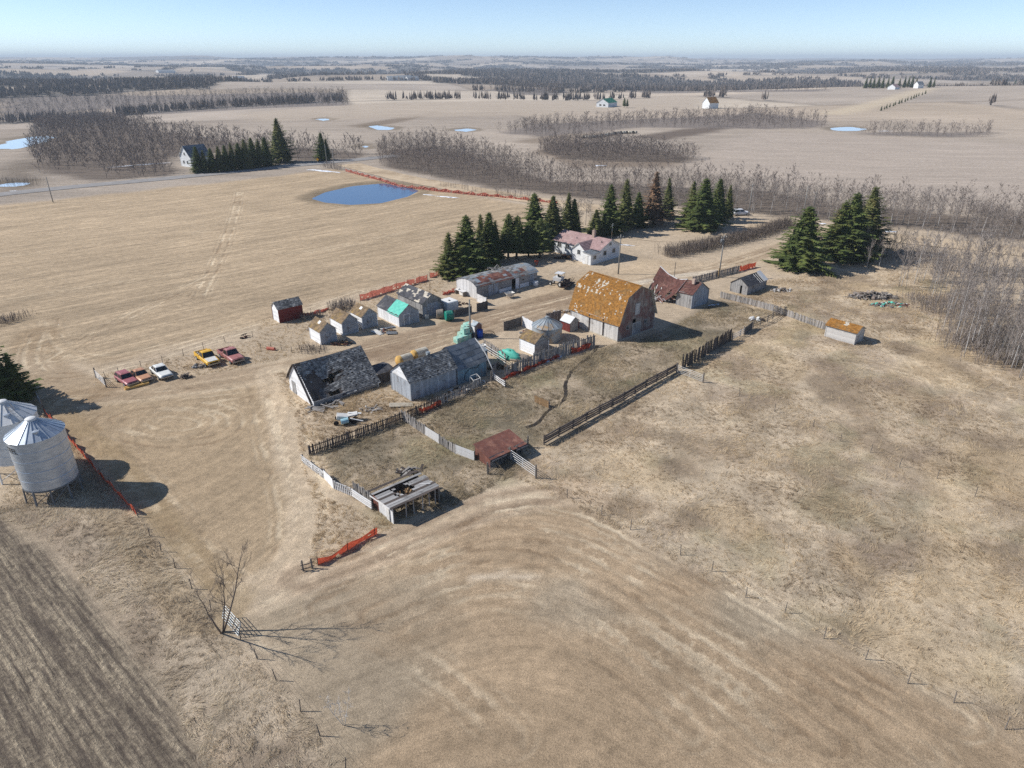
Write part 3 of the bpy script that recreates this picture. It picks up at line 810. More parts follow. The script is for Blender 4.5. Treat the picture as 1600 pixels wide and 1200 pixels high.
# ---------------------------------------------------------------- roads, water, snow
def ribbon(name, pts, half, lift, mat, step=4.0, wob=0.0, seed=0, crown=0.0):
    pts = [Vector((p[0], p[1])) for p in pts]
    out = []
    for p, q in zip(pts[:-1], pts[1:]):
        n = max(1, int((q - p).length / step))
        out += [p.lerp(q, i / n) for i in range(n)]
    out.append(pts[-1])
    # smooth the bends
    for _ in range(6):
        out = [out[0]] + [(out[i - 1] + out[i] * 2 + out[i + 1]) / 4 for i in range(1, len(out) - 1)] + [out[-1]]
    q = random.Random(seed)
    v = []; cols_ = (-1, -0.5, 0, 0.5, 1)
    for i, p in enumerate(out):
        d = (out[min(i + 1, len(out) - 1)] - out[max(i - 1, 0)]).normalized()
        nrm = Vector((-d.y, d.x)); hw = half * (1 + wob * (q.random() - .5))
        for k in cols_:
            x = p + nrm * hw * k
            v.append([x.x, x.y, 0.0, crown * (1 - k * k)])
    v = np.array(v)
    v[:, 2] = ground_z(v[:, 0], v[:, 1])
    n5 = len(cols_)
    zz = v[:, 2].reshape(-1, n5); zz[:] = np.max(zz, 1, keepdims=True)
    v[:, 2] = zz.ravel() + lift + v[:, 3]
    f = []
    for i in range(len(out) - 1):
        for k in range(n5 - 1):
            f.append((i * n5 + k, i * n5 + n5 + k, i * n5 + n5 + k + 1, i * n5 + k + 1))
    o = link(name, npmesh(name, v[:, :3], np.array(f)[:, ::-1], mat, smooth=True))
    return o

tag(ribbon('paved_road', ROADP, 4.0, 0.10, MT['asphalt'], crown=0.1), kind='structure')
tag(ribbon('gravel_road', ROADG, 5.0, 0.08, MT['gravel'], crown=0.12, wob=0.15), kind='structure')

def water_material(tone):
    m = bpy.data.materials.new('pond_water'); m.use_nodes = True
    N = m.node_tree.nodes; L = m.node_tree.links; b = N['Principled BSDF']
    b.inputs['Base Color'].default_value = (*srgb(*tone), 1)
    b.inputs['Roughness'].default_value = 0.06
    b.inputs['IOR'].default_value = 1.33
    n = N.new('ShaderNodeTexNoise'); n.inputs['Scale'].default_value = 1.3; n.inputs['Detail'].default_value = 4
    tc = N.new('ShaderNodeTexCoord'); L.new(tc.outputs['Object'], n.inputs['Vector'])
    bp = N.new('ShaderNodeBump'); bp.inputs['Strength'].default_value = 0.25; bp.inputs['Distance'].default_value = 0.05
    L.new(n.outputs['Fac'], bp.inputs['Height']); L.new(bp.outputs[0], b.inputs['Normal'])
    return m
WATER = water_material((74, 102, 134)); ICE = water_material((196, 212, 224))  # blue of WATER puts the sky's reflection into its base colour
for pn, pz in zip(PONDS, POND_Z):
    mb = MB()
    q = random.Random(len(pn))
    pts = []
    for (p, r_) in zip(pn, pn[1:] + pn[:1]):
        for k in range(5):
            t = k / 5
            pts.append((p[0] + (r_[0] - p[0]) * t, p[1] + (r_[1] - p[1]) * t))
    cx = sum(p[0] for p in pts) / len(pts); cy = sum(p[1] for p in pts) / len(pts)
    grow = 1.06
    pts = [(cx + (p[0] - cx) * grow, cy + (p[1] - cy) * grow, pz - 0.16) for p in pts]
    if sum(pts[i][0] * pts[(i + 1) % len(pts)][1] - pts[(i + 1) % len(pts)][0] * pts[i][1] for i in range(len(pts))) < 0: pts.reverse()
    mb.face(pts)
    tag(mb.build('pond', WATER if pn is PONDS[0] else ICE), kind='structure')

def snow(px, py, lx, ly, rz, seed):
    x, y = at(px, py)
    mb = MB(); mb.blob((0, 0, 0), (lx * .6, ly * .6, .10), seed, 22, 3, 0.55, flat=True)
    for k in range(4): mb.blob((lx * rng.uniform(-.9, .9), ly * rng.uniform(-.9, .9), 0), (lx * .22, ly * .35, .06), seed * 7 + k, 14, 3, 0.5, flat=True)
    tag(mb.build('snow_patch', MT['snow'], loc=(x, y, gz(x, y) + 0.02), rot=(0, 0, rz), smooth=True), kind='structure')
for i, (px, py, lx, ly, rz) in enumerate([(512, 268, 9, 1.4, -.5), (493, 266, 4, 1.2, -.3), (670, 305, 3, .5, -.4), (700, 308, 5, .7, -.4), (378, 268, 10, .8, .5), (450, 258, 5, .8, .6), (215, 258, 14, 1.0, .7),
        (978, 383, 2.6, .5, -.3), (1116, 477, 1.3, .5, .3), (860, 562, 1.2, .4, .6), (874, 558, .8, .25, .6), (1390, 362, 2.6, .8, 0), (1375, 360, 1.6, .5, 0), (1270, 349, 3, .6, -.3), (1385, 205, 5, 1.5, 0), (25, 298, 3, 1.2, 0), (940, 259, 3, 1.2, 0), (1010, 337, 3, .8, .2)]):
    snow(px, py, lx, ly, rz, i)

# trickle of melt water through the corral
tr_pts = P((934, 540), (928, 552), (920, 561), (905, 569), (893, 580), (884, 596), (882, 608), (886, 618), (880, 630), (862, 638), (850, 648), (845, 658), (835, 666), (822, 669))
ditch_mat = mk('wet_black_mud', srgb(44, 38, 32), srgb(62, 54, 44), 4, tint=0.2, rough=0.5)
tag(ribbon('stream', tr_pts, 0.2, 0.03, ditch_mat, step=0.5, wob=0.9, seed=3), kind='structure')

# ---------------------------------------------------------------- trees
def bare_tree(seed, h, spread, tr, nb=11, nsub=6, ntw=6, stems=1, start=0.3, tw=0.03, lite=False):
    """leafless broadleaf tree -> (trunk mesh builder, crown mesh builder)"""
    q = random.Random(seed)
    T, C = MB(), MB()
    def rnd(a, b): return a + (b - a) * q.random()
    for s in range(stems):
        an = rnd(0, 6.28); lean = rnd(0.02, 0.10) if stems == 1 else rnd(0.15, 0.42)
        hs = h * rnd(0.8, 1.0); r0 = tr * (1 if stems == 1 else rnd(.55, .9))
        pts = []; k = 4 if lite else 7
        for i in range(k):
            t = i / (k - 1)
            b = lean * hs * (t if stems == 1 else t ** 0.8)
            pts.append(Vector((math.cos(an) * b + rnd(-1, 1) * .05 * spread * t, math.sin(an) * b + rnd(-1, 1) * .05 * spread * t, hs * t)))
        pts[0].z = -0.3
        T.tube(pts, [r0 * (1 - .85 * i / (k - 1)) for i in range(k)], 3 if lite else 5, t=q.random(), caps=not lite)
        for j in range(nb):
            t = start + (1 - start) * (j + q.random()) / nb * 0.97
            i = min(int(t * (k - 1)), k - 2); p = pts[i].lerp(pts[i + 1], t * (k - 1) - i)
            a2 = rnd(0, 6.28); L = spread * (0.55 + 0.6 * math.sin(math.pi * min(1, (t - start) / (1 - start) * .75 + .25))) * rnd(.6, 1.1)
            up = rnd(.7, 1.5)
            d = Vector((math.cos(a2), math.sin(a2), up)).normalized()
            bp = [p, p + d * L * .5 + Vector((0, 0, rnd(-.02, .1) * L)), p + d * L + Vector((rnd(-.1, .1) * L, rnd(-.1, .1) * L, rnd(0, .2) * L))]
            rb = r0 * (1 - .8 * t) * .5
            if lite:
                sd_ = d.cross(Vector((rnd(-1, 1), rnd(-1, 1), rnd(-1, 1)))).normalized() * max(rb, tw * .6)
                C.face([bp[0] - sd_, bp[0] + sd_, bp[1] + sd_ * .6, bp[1] - sd_ * .6], q.random()); C.face([bp[1] - sd_ * .6, bp[1] + sd_ * .6, bp[2]], q.random())
            else: C.tube(bp, [rb, rb * .6, rb * .25], 3, t=q.random(), caps=False)
            for m in range(nsub):
                u = rnd(.25, 1.0)
                b0 = bp[0].lerp(bp[1], u * 2) if u < .5 else bp[1].lerp(bp[2], u * 2 - 1)
                sl = L * rnd(.25, .5)
                d2 = (d + Vector((rnd(-1, 1), rnd(-1, 1), rnd(-.2, .9)))).normalized()
                b1 = b0 + d2 * sl
                sd_ = d2.cross(Vector((rnd(-1, 1), rnd(-1, 1), rnd(-1, 1))))
                if sd_.length < .1: continue
                sd_ = sd_.normalized() * tw * 1.3
                C.face([b0 - sd_, b0 + sd_, b1 + sd_ * .3, b1 - sd_ * .3], q.random())
                for _ in range(ntw):
                    u2 = rnd(.15, 1); c0 = b0.lerp(b1, u2)
                    d3 = (d2 + Vector((rnd(-1, 1), rnd(-1, 1), rnd(-.3, .9))) * .9).normalized()
                    c1 = c0 + d3 * rnd(.35, .75) * (0.35 + 0.14 * spread)
                    s3 = d3.cross(Vector((rnd(-1, 1), rnd(-1, 1), rnd(-1, 1))))
                    if s3.length < .1: continue
                    s3 = s3.normalized() * tw * .5
                    C.face([c0 - s3, c0 + s3, c1], q.random())
    return T, C

def spruce(seed, h, r, shape=0.9, droop=0.25, bare=0.05, per=11, gap=0.36):
    q = random.Random(seed)
    T, C = MB(), MB()
    T.tube([(0, 0, -.3), (0, 0, h * .5), (0, 0, h * .97)], [h * .016 + .04, h * .010, .015], 6)
    def rnd(a, b): return a + (b - a) * q.random()
    z = h * bare; ph = 0
    side = [rnd(.7, 1.18) for _ in range(12)]
    while z < h * .985:
        t = (z - h * bare) / (h * (1 - bare))
        Lm = r * (1 - t) ** shape * (1 if t > .1 else .78 + 2.2 * t) + .10
        n = max(4, int(per * (0.55 + 0.45 * (1 - t))))
        ph += 1.1
        for k in range(n):
            a = ph + 2 * math.pi * k / n + rnd(-.3, .3)
            L = Lm * (rnd(.62, 1.15) if q.random() > .1 else rnd(.3, .5)) * side[int(a / (2 * math.pi) * 12) % 12]
            ca, sa = math.cos(a), math.sin(a)
            z0 = z + rnd(-.42, .42) * (1 - t)
            rise = rnd(.05, .25) * L * (0.3 + t) - droop * L * (1 - t)
            m = max(3, int(L / .32))
            tnt = q.random()
            for j in range(m):
                u = (j + .4) / m
                x = L * u; zz = z0 + rise * u + .10 * L * u * u
                wl = (0.26 + 0.26 * L * (1 - .6 * u)) * rnd(.7, 1.25)
                fw = rnd(.16, .34) * wl + .13
                for sgn in (-1, 1):
                    px, py = x, 0
                    tx, ty = x + wl * .75, sgn * wl * .62
                    tz = zz - rnd(.05, .32) * wl
                    A = (ca * (px - fw) , sa * (px - fw), zz + .03)
                    B = (ca * (px + fw * .9), sa * (px + fw * .9), zz + .02)
                    Tp = (ca * tx - sa * ty, sa * tx + ca * ty, tz)
                    C.face([A, B, Tp], min(1, max(0, tnt * .6 + rnd(0, .4))))
            C.face([(ca * L * .85 - sa * .07, sa * L * .85 + ca * .07, z0 + rise * .85 + .08 * L), (ca * L * .85 + sa * .07, sa * L * .85 - ca * .07, z0 + rise * .85 + .08 * L), (ca * (L + .22), sa * (L + .22), z0 + rise + .10 * L)], q.random())
        z += gap * rnd(.8, 1.2) * (1 - .35 * t)
    # dense inner twigs
    nu = 9
    for i in range(int(h / .45)):
        t = i / (h / .45)
        zz = h * bare + t * h * (1 - bare)
        rr = r * (1 - t) ** shape * .62
        for k in range(nu):
            a = 2 * math.pi * k / nu + rnd(-.3, .3)
            C.face([(rr * math.cos(a - .4), rr * math.sin(a - .4), zz + rnd(-.3, .1)), (rr * math.cos(a + .4), rr * math.sin(a + .4), zz + rnd(-.3, .1)), (rr * .4 * math.cos(a), rr * .4 * math.sin(a), zz + .75)], rnd(0, .5))
    return T, C

def tree_meshes(pair, nm, trunk_mat, crown_mat):
    T, C = pair
    return (T.mesh(nm + '_trunk', trunk_mat, True), C.mesh(nm + '_crown', crown_mat))

def plant(name, meshes, x, y, s, rz, label, cat, group=None, z=None, sz=None, tilt=(0, 0)):
    o = empty(name, (x, y, (gz(x, y) if z is None else z)), rz, label, cat, group)
    o.rotation_euler = (tilt[0], tilt[1], rz)
    o.scale = (s, s, sz or s)
    link('trunk', meshes[0], o); link('crown', meshes[1], o)
    return o

q0 = random.Random(11)
ASPEN = [tree_meshes(bare_tree(100 + i, 10, 2.2, 0.085, 17, 9, 9, tw=.02), 'aspen', MT['birch'] if i % 3 == 0 else MT['bark'], MT['twig_pale']) for i in range(6)]
BRUSH = [tree_meshes(bare_tree(140 + i, 4.2, 1.3, 0.05, 7, 5, 6, stems=5, start=.2, tw=.026), 'brush', MT['bark'], MT['twig']) for i in range(3)]
SPRUCE = [tree_meshes(spruce(160 + i, 12, [3.6, 3.1, 3.4, 3.9][i], [.82, .95, .68, .85][i], [.25, .12, .35, .2][i], [.05, .09, .04, .07][i], [11, 9, 12, 10][i], [.36, .42, .33, .4][i]), 'spruce', MT['bark_dark'], MT['needle2' if i % 2 else 'needle']) for i in range(4)]
PINE = [tree_meshes(spruce(180 + i, 10, 2.9, .6, .05, .2, 10, .42), 'pine', MT['bark_dark'], MT['needle_pine']) for i in range(2)]
DEADSP = tree_meshes(spruce(190, 12, 2.9, .9, .2, .1, 9, .45), 'dying_spruce', MT['bark_dark'], MT['needle_dead'])

def hgt(px, py, ty):
    """height of an upright thing standing at (px,py) whose top is seen at row ty"""
    x, y = at(px, py); z0 = gz(x, y)
    lo, hi = 0, 60
    for _ in range(40):
        m = (lo + hi) / 2
        yy, zz = y, z0 + m - CAM_H
        dep = yy * math.cos(PITCH) - zz * math.sin(PITCH); up = yy * math.sin(PITCH) + zz * math.cos(PITCH)
        if 600 - FPX * up / dep > ty: lo = m
        else: hi = m
    return lo

CON = [  # conifers: foot x, foot y, top y, kind, width factor, label
    (2, 634, 512, 0, .95, 'big dark spruce cut by left frame edge beside the steel bins'),
    (34, 628, 552, 1, .9, 'smaller dark spruce just right of the big one beside the steel bins'),
    (-26, 610, 515, 2, .95, 'dark spruce mostly outside the left frame edge'),
    (701, 432, 362, 1, .95, 'slim spruce at the left end of the row behind the long shed'),
    (720, 432, 362, 3, .95, 'second spruce from the left behind the long shed'),
    (733, 430, 335, 0, 1.0, 'tall spruce, third from left behind the long shed'),
    (752, 415, 334, 1, .8, 'narrow tall spruce, fourth from left behind the long shed'),
    (763, 411, 332, 2, .85, 'narrow tall spruce, fifth from left behind the long shed'),
    (775, 407, 343, 1, .8, 'thin spruce just left of the bushy pines'),
    (794, 404, 335, 'p', .9, 'bushy olive pine, left one of the pair behind the long shed'),
    (807, 404, 338, 'p', 1.0, 'bushy olive pine, right one of the pair behind the long shed'),
    (826, 402, 352, 'p', 1.1, 'broad low pine left of the broadest pine beside the farmhouse'),
    (843, 402, 343, 'p', 1.25, 'broadest pine, nearest the left wall of the farmhouse'),
    (836, 386, 300, 0, 1.05, 'tallest spruce standing behind the pines left of the farmhouse'),
    (862, 372, 305, 3, 1.0, 'tall spruce behind the left end of the farmhouse roof'),
    (886, 360, 300, 1, .9, 'thin spruce rising behind the middle of the farmhouse roof'),
    (897, 360, 310, 2, .8, 'short thin spruce behind the farmhouse, left of the chimney'),
    (930, 370, 327, 3, 1.15, 'short dark spruce right behind the farmhouse chimney'),
    (952, 366, 287, 0, .9, 'tall spruce behind the right gable of the farmhouse'),
    (976, 358, 279, 1, .95, 'tall spruce right of the farmhouse, left of the ragged one'),
    (996, 354, 300, 2, .9, 'ragged grey green spruce left of the brown dying one'),
    (1020, 350, 268, 'd', .95, 'dying spruce with rust brown needles right of the farmhouse'),
    (1042, 342, 277, 1, .8, 'slim spruce just right of the brown dying one'),
    (1078, 353, 282, 1, .9, 'spruce at the left of the clump above the hedge'),
    (1096, 358, 277, 0, 1.15, 'biggest spruce of the clump above the hedge'),
    (1119, 348, 279, 2, .85, 'spruce right of the biggest one above the hedge'),
    (1136, 342, 288, 1, .75, 'slim spruce at the right end of the clump above the hedge'),
    (1246, 418, 322, 2, 1.35, 'ragged broad spruce standing alone beside the driveway'),
    (1303, 402, 314, 3, 1.1, 'front left spruce of the dense clump right of the driveway'),
    (1320, 405, 300, 0, 1.15, 'middle spruce of the dense clump right of the driveway'),
    (1347, 396, 291, 3, 1.05, 'tallest, right hand spruce of the dense clump right of the driveway'),
]
for i, (fx, fy, ty, kind, wf, lab) in enumerate(CON):
    x, y = at(fx, fy); h = hgt(fx, fy, ty)
    if kind == 'p': ms, hb, nm = PINE[i % 2], 10, 'pine_tree'
    elif kind == 'd': ms, hb, nm = DEADSP, 12, 'spruce_tree'
    else: ms, hb, nm = SPRUCE[kind], 12, 'spruce_tree'
    s = h / hb
    o = plant(nm, ms, x, y, s * wf, q0.random() * 6, lab, 'tree', 'conifers around the farmyard', tilt=(q0.uniform(-.03, .03), q0.uniform(-.03, .03)))
    o.scale = (s * wf * 1.5 * q0.uniform(.92, 1.1), s * wf * 1.5 * q0.uniform(.92, 1.1), s)
# spruce row by the far white house
for i, (fx, fy, ty) in enumerate([(312, 270, 228), (322, 270, 234), (334, 269, 231), (346, 268, 228), (356, 267, 226), (366, 266, 222), (377, 265, 223), (387, 264, 217), (398, 262, 214), (408, 261, 216), (418, 259, 214), (440, 254, 184), (505, 251, 207), (512, 250, 216)]):
    x, y = at(fx, fy); h = hgt(fx, fy, ty)
    lab = 'dark spruce in the dense row beside the distant white house'
    if i == 11: lab = 'tallest spruce, at the right end of the row by the distant white house'
    if i >= 12: lab = 'spruce among bare trees near the road junction'
    o = plant('spruce_tree', SPRUCE[i % 4], x, y, h / 12, i, lab, 'tree', 'spruces along the paved road')
    o.scale = (h / 12 * 1.4, h / 12 * 1.4, h / 12)
FAR_SP = [(1352, 138, 123), (1358, 138, 122), (1364, 138, 124), (1371, 138, 122), (1378, 138, 123), (1386, 138, 123), (1393, 138, 122), (1404, 138, 125), (1412, 137, 123), (1418, 137, 121), (1424, 137, 122), (1430, 137, 124), (1452, 137, 123), (1458, 137, 124), (1586, 131, 124), (1594, 131, 124)]
for i, (fx, fy, ty) in enumerate(FAR_SP):
    x, y = at(fx, fy); h = min(18, max(9, hgt(fx, fy, ty)))
    plant('spruce_tree', SPRUCE[i % 4], x, y, h / 12 * 1.2, i, 'dark spruce in the shelter belt of the farmstead at upper right' if i < 14 else 'dark spruce at the upper right frame edge', 'tree', 'spruces at the far farmstead')
for i in range(16):
    t = i / 15
    x, y = at(1375 + 70 * t + q0.uniform(-2, 2), 173 - 26 * t)
    plant('young_spruce', SPRUCE[i % 4], x, y, .26 + .1 * q0.random(), i, 'small young spruce in the line planted along the far lane', 'tree', 'young spruces along the far lane')

# --- bare trees one can tell apart
N_IND = 0
def aspen_at(px, py, ty, lab, grp, kind=None, wf=1.0):
    global N_IND
    x, y = at(px, py); h = hgt(px, py, ty) if ty else q0.uniform(7.5, 11)
    k = q0.randrange(6) if kind is None else kind
    o = plant('aspen_tree', ASPEN[k], x, y, h / 10, q0.random() * 6, lab, 'tree', grp)
    o.scale = (h / 10 * wf, h / 10 * wf, h / 10)
    N_IND += 1

BIG = bare_tree(300, 8.4, 1.9, 0.11, 11, 8, 8, stems=3, start=.28, tw=.010)
BIGM = tree_meshes(BIG, 'boxelder', MT['twig_dark'], MT['twig_dark'])
x, y = at(347, 988)
plant('bare_tree', BIGM, x, y, 0.98, 2.2, 'dark leafless tree beside leaning pipe gate at lower left', 'tree')
SAP = tree_meshes(bare_tree(301, 4.0, .6, 0.04, 8, 4, 5, stems=3, start=.2, tw=.012), 'sapling', MT['birch'], MT['birch'])
x, y = at(538, 1132)
plant('sapling', SAP, x, y, 0.9, 1.0, 'thin pale sapling at the bottom frame edge', 'tree')

for (px, py, ty) in [(1428, 445, 372), (1442, 440, 366), (1404, 450, 385), (1460, 432, 352), (1475, 440, 358), (1500, 420, 340), (1515, 455, 350), (1535, 470, 395), (1488, 488, 422), (1540, 485, 420), (1455, 470, 410),
                     (1552, 520, 420), (1590, 500, 400), (1575, 470, 390), (1600, 455, 385), (1520, 430, 360), (1560, 440, 372), (1612, 530, 430), (1640, 520, 420), (1625, 490, 400)]:
    aspen_at(px, py, ty, 'bare pale aspen in the open grove right of the junk pile', 'aspens of the grove on the right')
q1 = random.Random(5)
for i in range(62):
    t = q1.random()
    px = 1462 + 150 * q1.random() ** .8; lo = 470 + (px - 1462) * .45; hi = 540 + (px - 1462) * .42
    py = lo + (hi - lo) * q1.random()
    aspen_at(px, py, py - q1.uniform(62, 105), 'thin bare aspen pole in the thicket at the right frame edge', 'aspen thicket at the right edge', wf=.75)
for i in range(55):
    px = 1405 + 200 * q1.random(); py = 400 + (px - 1405) * .12 + 62 * q1.random()
    aspen_at(px, py, py - q1.uniform(38, 72), 'bare grey aspen in the upper grove between big spruces and right frame edge', 'aspens of the upper right grove', wf=.9)
for i in range(26):
    px = 1345 + 75 * q1.random(); py = 392 + 30 * q1.random()
    aspen_at(px, py, py - q1.uniform(30, 52), 'small bare sapling in the clump right of the big spruces', 'saplings right of the big spruces', wf=.7)
for (px, py, ty) in [(905, 356, 305), (915, 352, 300), (922, 358, 312), (940, 350, 300), (962, 345, 300), (985, 345, 296), (1008, 345, 300), (1030, 345, 303), (1052, 338, 296), (1065, 336, 290), (868, 362, 318), (878, 358, 312)]:
    aspen_at(px, py, ty, 'bare grey tree among the spruces behind the farmhouse', 'bare trees behind the farmhouse')
# wood along the gravel road: nearest rows as single trees
pn = WOODS[1]
def scatter(pn, n, seed, spacing):
    qq = np.random.default_rng(seed)
    a_ = np.array(pn); lo, hi = a_.min(0), a_.max(0)
    out = []
    cell = {}
    tries = 0
    while len(out) < n and tries < 60:
        xy = lo + (hi - lo) * qq.random((4000, 2)); tries += 1
        ok = inpoly(xy[:, 0], xy[:, 1], pn)
        for p in xy[ok]:
            key = (int(p[0] // spacing), int(p[1] // spacing))
            if key in cell: continue
            cell[key] = 1; out.append((float(p[0]), float(p[1])))
            if len(out) >= n: break
    return out
road = [Vector(p) for p in ROADG]
wood = scatter(pn, 1250, 3, 3.3)
wood.sort(key=lambda p: p[0] ** 2 + p[1] ** 2)
n_single = 120
for (x, y) in wood[:n_single]:
    s = q0.uniform(.55, 1.0)
    plant('aspen_tree', ASPEN[q0.randrange(6)], x, y, s, q0.random() * 6, 'bare grey aspen at the near edge of the wood along the gravel road', 'tree', 'aspens along the gravel road')

# the rest of the woods: each one mass
def tree_arrays(pair):
    vs, fs, ts = [], [], []
    off = 0
    for mb in pair:
        v = np.array(mb.v); vs.append(v)
        for f, t in zip(mb.f, mb.t):
            for k in range(1, len(f) - 1):
                fs.append((f[0] + off, f[k] + off, f[k + 1] + off)); ts.append(t)
        off += len(v)
    return np.concatenate(vs), np.array(fs), np.array(ts)
LOW = [tree_arrays(bare_tree(400 + i, 10, 2.5, .07, 9, 5, 6, tw=.045, start=.1, lite=True)) for i in range(4)]
LOWER = [tree_arrays(bare_tree(420 + i, 9, 3.4, .12, 8, 4, 4, tw=.10, start=.08, lite=True)) for i in range(4)]

def mass(name, label, pts, protos, smin, smax, mat, seed, wf=1.0):
    if not len(pts): return
    qq = np.random.default_rng(seed)
    P_ = np.array(pts); z = ground_z(P_[:, 0], P_[:, 1])
    V, Fc, Tn = [], [], []
    off = 0
    for i, (x, y) in enumerate(P_):
        v, f, t = protos[i % len(protos)]
        s = qq.uniform(smin, smax); a_ = qq.uniform(0, 6.28); c_, s_ = math.cos(a_) * s * wf, math.sin(a_) * s * wf
        w_ = np.empty_like(v)
        w_[:, 0] = v[:, 0] * c_ - v[:, 1] * s_ + x; w_[:, 1] = v[:, 0] * s_ + v[:, 1] * c_ + y; w_[:, 2] = v[:, 2] * s + z[i]
        V.append(w_); Fc.append(f + off); Tn.append(t); off += len(v)
    o = link(name, npmesh(name, np.concatenate(V), np.concatenate(Fc), mat, np.concatenate(Tn)))
    tag(o, label, 'woodland', kind='stuff')

mass('aspen_wood', 'mass of bare aspens in the wood along the gravel road', wood[n_single:], LOW, .55, 1.0, MT['twig'], 1)
mass('aspen_wood', 'bare grey wood around the distant white house', scatter(WOODS[0], 1550, 4, 3.2), LOWER, .55, .98, MT['twig'], 2)
mass('aspen_wood', 'island of bare trees ringed by dark soil in the grey field', scatter(WOODS[2], 560, 5, 2.8), LOWER, .4, .72, MT['twig'], 3)
mass('aspen_wood', 'bare wood filling the valley at upper left', scatter(WOODS[3], 1100, 6, 10), LOWER, .6, 1.0, MT['twig_dark'], 4)
mass('aspen_wood', 'belt of bare trees below the green roofed house', scatter(WOODS[4], 640, 7, 4.5), LOWER, .45, .85, MT['twig'], 5)
mass('aspen_wood', 'clump of bare trees at the end of the far slough', scatter(WOODS[5], 120, 8, 5), LOWER, .45, .8, MT['twig'], 6)
mass('aspen_wood', 'dark belt of bare trees left of the green roofed house', scatter(WOODS[6], 260, 9, 9), LOWER, .9, 1.3, MT['twig_dark'], 7)
mass('aspen_wood', 'thin hedgerow of bare trees across the far fields', scatter(WOODS[7], 200, 10, 8), LOWER, .6, 1.0, MT['twig_dark'], 8)

# far woods of the hills: low clumps
def far_mass():
    qq = np.random.default_rng(77)
    n = 46000
    ang = qq.uniform(-.70, .70, n); d = 800 * (9000 / 800) ** qq.random(n)
    x = np.sin(ang) * d; y = np.cos(ang) * d
    k = far_wood(x, y) > qq.random(n) * .8 + .2
    x, y, d = x[k], y[k], d[k]
    z = ground_z(x, y)
    m = len(x)
    nt_ = 11
    a_ = qq.uniform(0, 6.28, (m, nt_)); rc = 5.0 * (d[:, None] / 1300) ** .8; r_ = .32 * rc * qq.uniform(.6, 1.3, (m, nt_))
    hh = qq.uniform(5, 12, (m, nt_))
    sq = np.sqrt(qq.random((m, nt_))); bx = x[:, None] + np.cos(a_) * rc * sq; by = y[:, None] + np.sin(a_) * rc * sq
    th = qq.uniform(0, 6.28, (m, nt_))
    V = np.empty((m, nt_, 3, 3))
    V[:, :, 0] = np.stack([bx + np.cos(th) * r_, by + np.sin(th) * r_, z[:, None] + 0 * bx + hh * qq.uniform(.0, .5, (m, nt_))], -1)
    V[:, :, 1] = np.stack([bx - np.cos(th) * r_, by - np.sin(th) * r_, z[:, None] + 0 * bx + hh * qq.uniform(.0, .5, (m, nt_))], -1)
    V[:, :, 2] = np.stack([bx + np.cos(th + 1.5) * r_ * .5, by + np.sin(th + 1.5) * r_ * .5, z[:, None] + hh], -1)
    V = V.reshape(-1, 3); Fc = np.arange(len(V)).reshape(-1, 3)
    o = link('distant_wood', npmesh('distant_wood', V, Fc, MT['twig_dark'], qq.random(len(Fc))))
    tag(o, 'dark woods scattered over the hazy distant hills', 'woodland', kind='stuff')
far_mass()

# --- hedges and brush
def hedge(name, label, pts, n, h, wd, seed, mat=None, cat='hedge', group=None):
    qq = random.Random(seed)
    root = empty(name, (pts[0][0], pts[0][1], 0), 0, label, cat, group)
    mbs = [MB(), MB()]
    segs = [(Vector(p), Vector(q)) for p, q in zip(pts[:-1], pts[1:])]
    tot = sum((b - a).length for a, b in segs)
    for i in range(n):
        u = qq.random() * tot
        for a, b in segs:
            L = (b - a).length
            if u <= L: break
            u -= L
        d = (b - a).normalized()
        p = a + d * u + Vector((-d.y, d.x)) * qq.gauss(0, wd * .38)
        z = gz(p.x, p.y); base = Vector((p.x - pts[0][0], p.y - pts[0][1], z))
        an = qq.uniform(0, 6.28); out = qq.uniform(.05, .35); hh = h * qq.uniform(.6, 1.1)
        dr = Vector((math.cos(an) * out, math.sin(an) * out, 1)).normalized()
        tip = base + dr * hh
        mbs[0].tube([base - Vector((0, 0, .1)), tip], [.022, .008], 3, t=qq.random(), caps=False)
        for k in range(9):
            s = qq.uniform(.25, 1)
            c0 = base.lerp(tip, s)
            d2 = (dr + Vector((qq.uniform(-1, 1), qq.uniform(-1, 1), qq.uniform(-.1, .6))) * .8).normalized()
            c1 = c0 + d2 * h * qq.uniform(.12, .3)
            sd_ = d2.cross(Vector((qq.uniform(-1, 1), qq.uniform(-1, 1), qq.uniform(-1, 1))))
            if sd_.length < .1: continue
            sd_ = sd_.normalized() * .022
            mbs[1].face([c0 - sd_, c0 + sd_, c1], qq.random())
    mbs[0].build('stems', MT['twig_dark'], root)['kind'] = 'stuff'
    mbs[1].build('twigs', mat or MT['twig_dark'], root)['kind'] = 'stuff'
    return root
hedge('hedge', 'long leafless brown hedge bordering the driveway', P((1040, 401), (1100, 389), (1165, 374), (1235, 352)), 2600, 2.3, 3.4, 1)
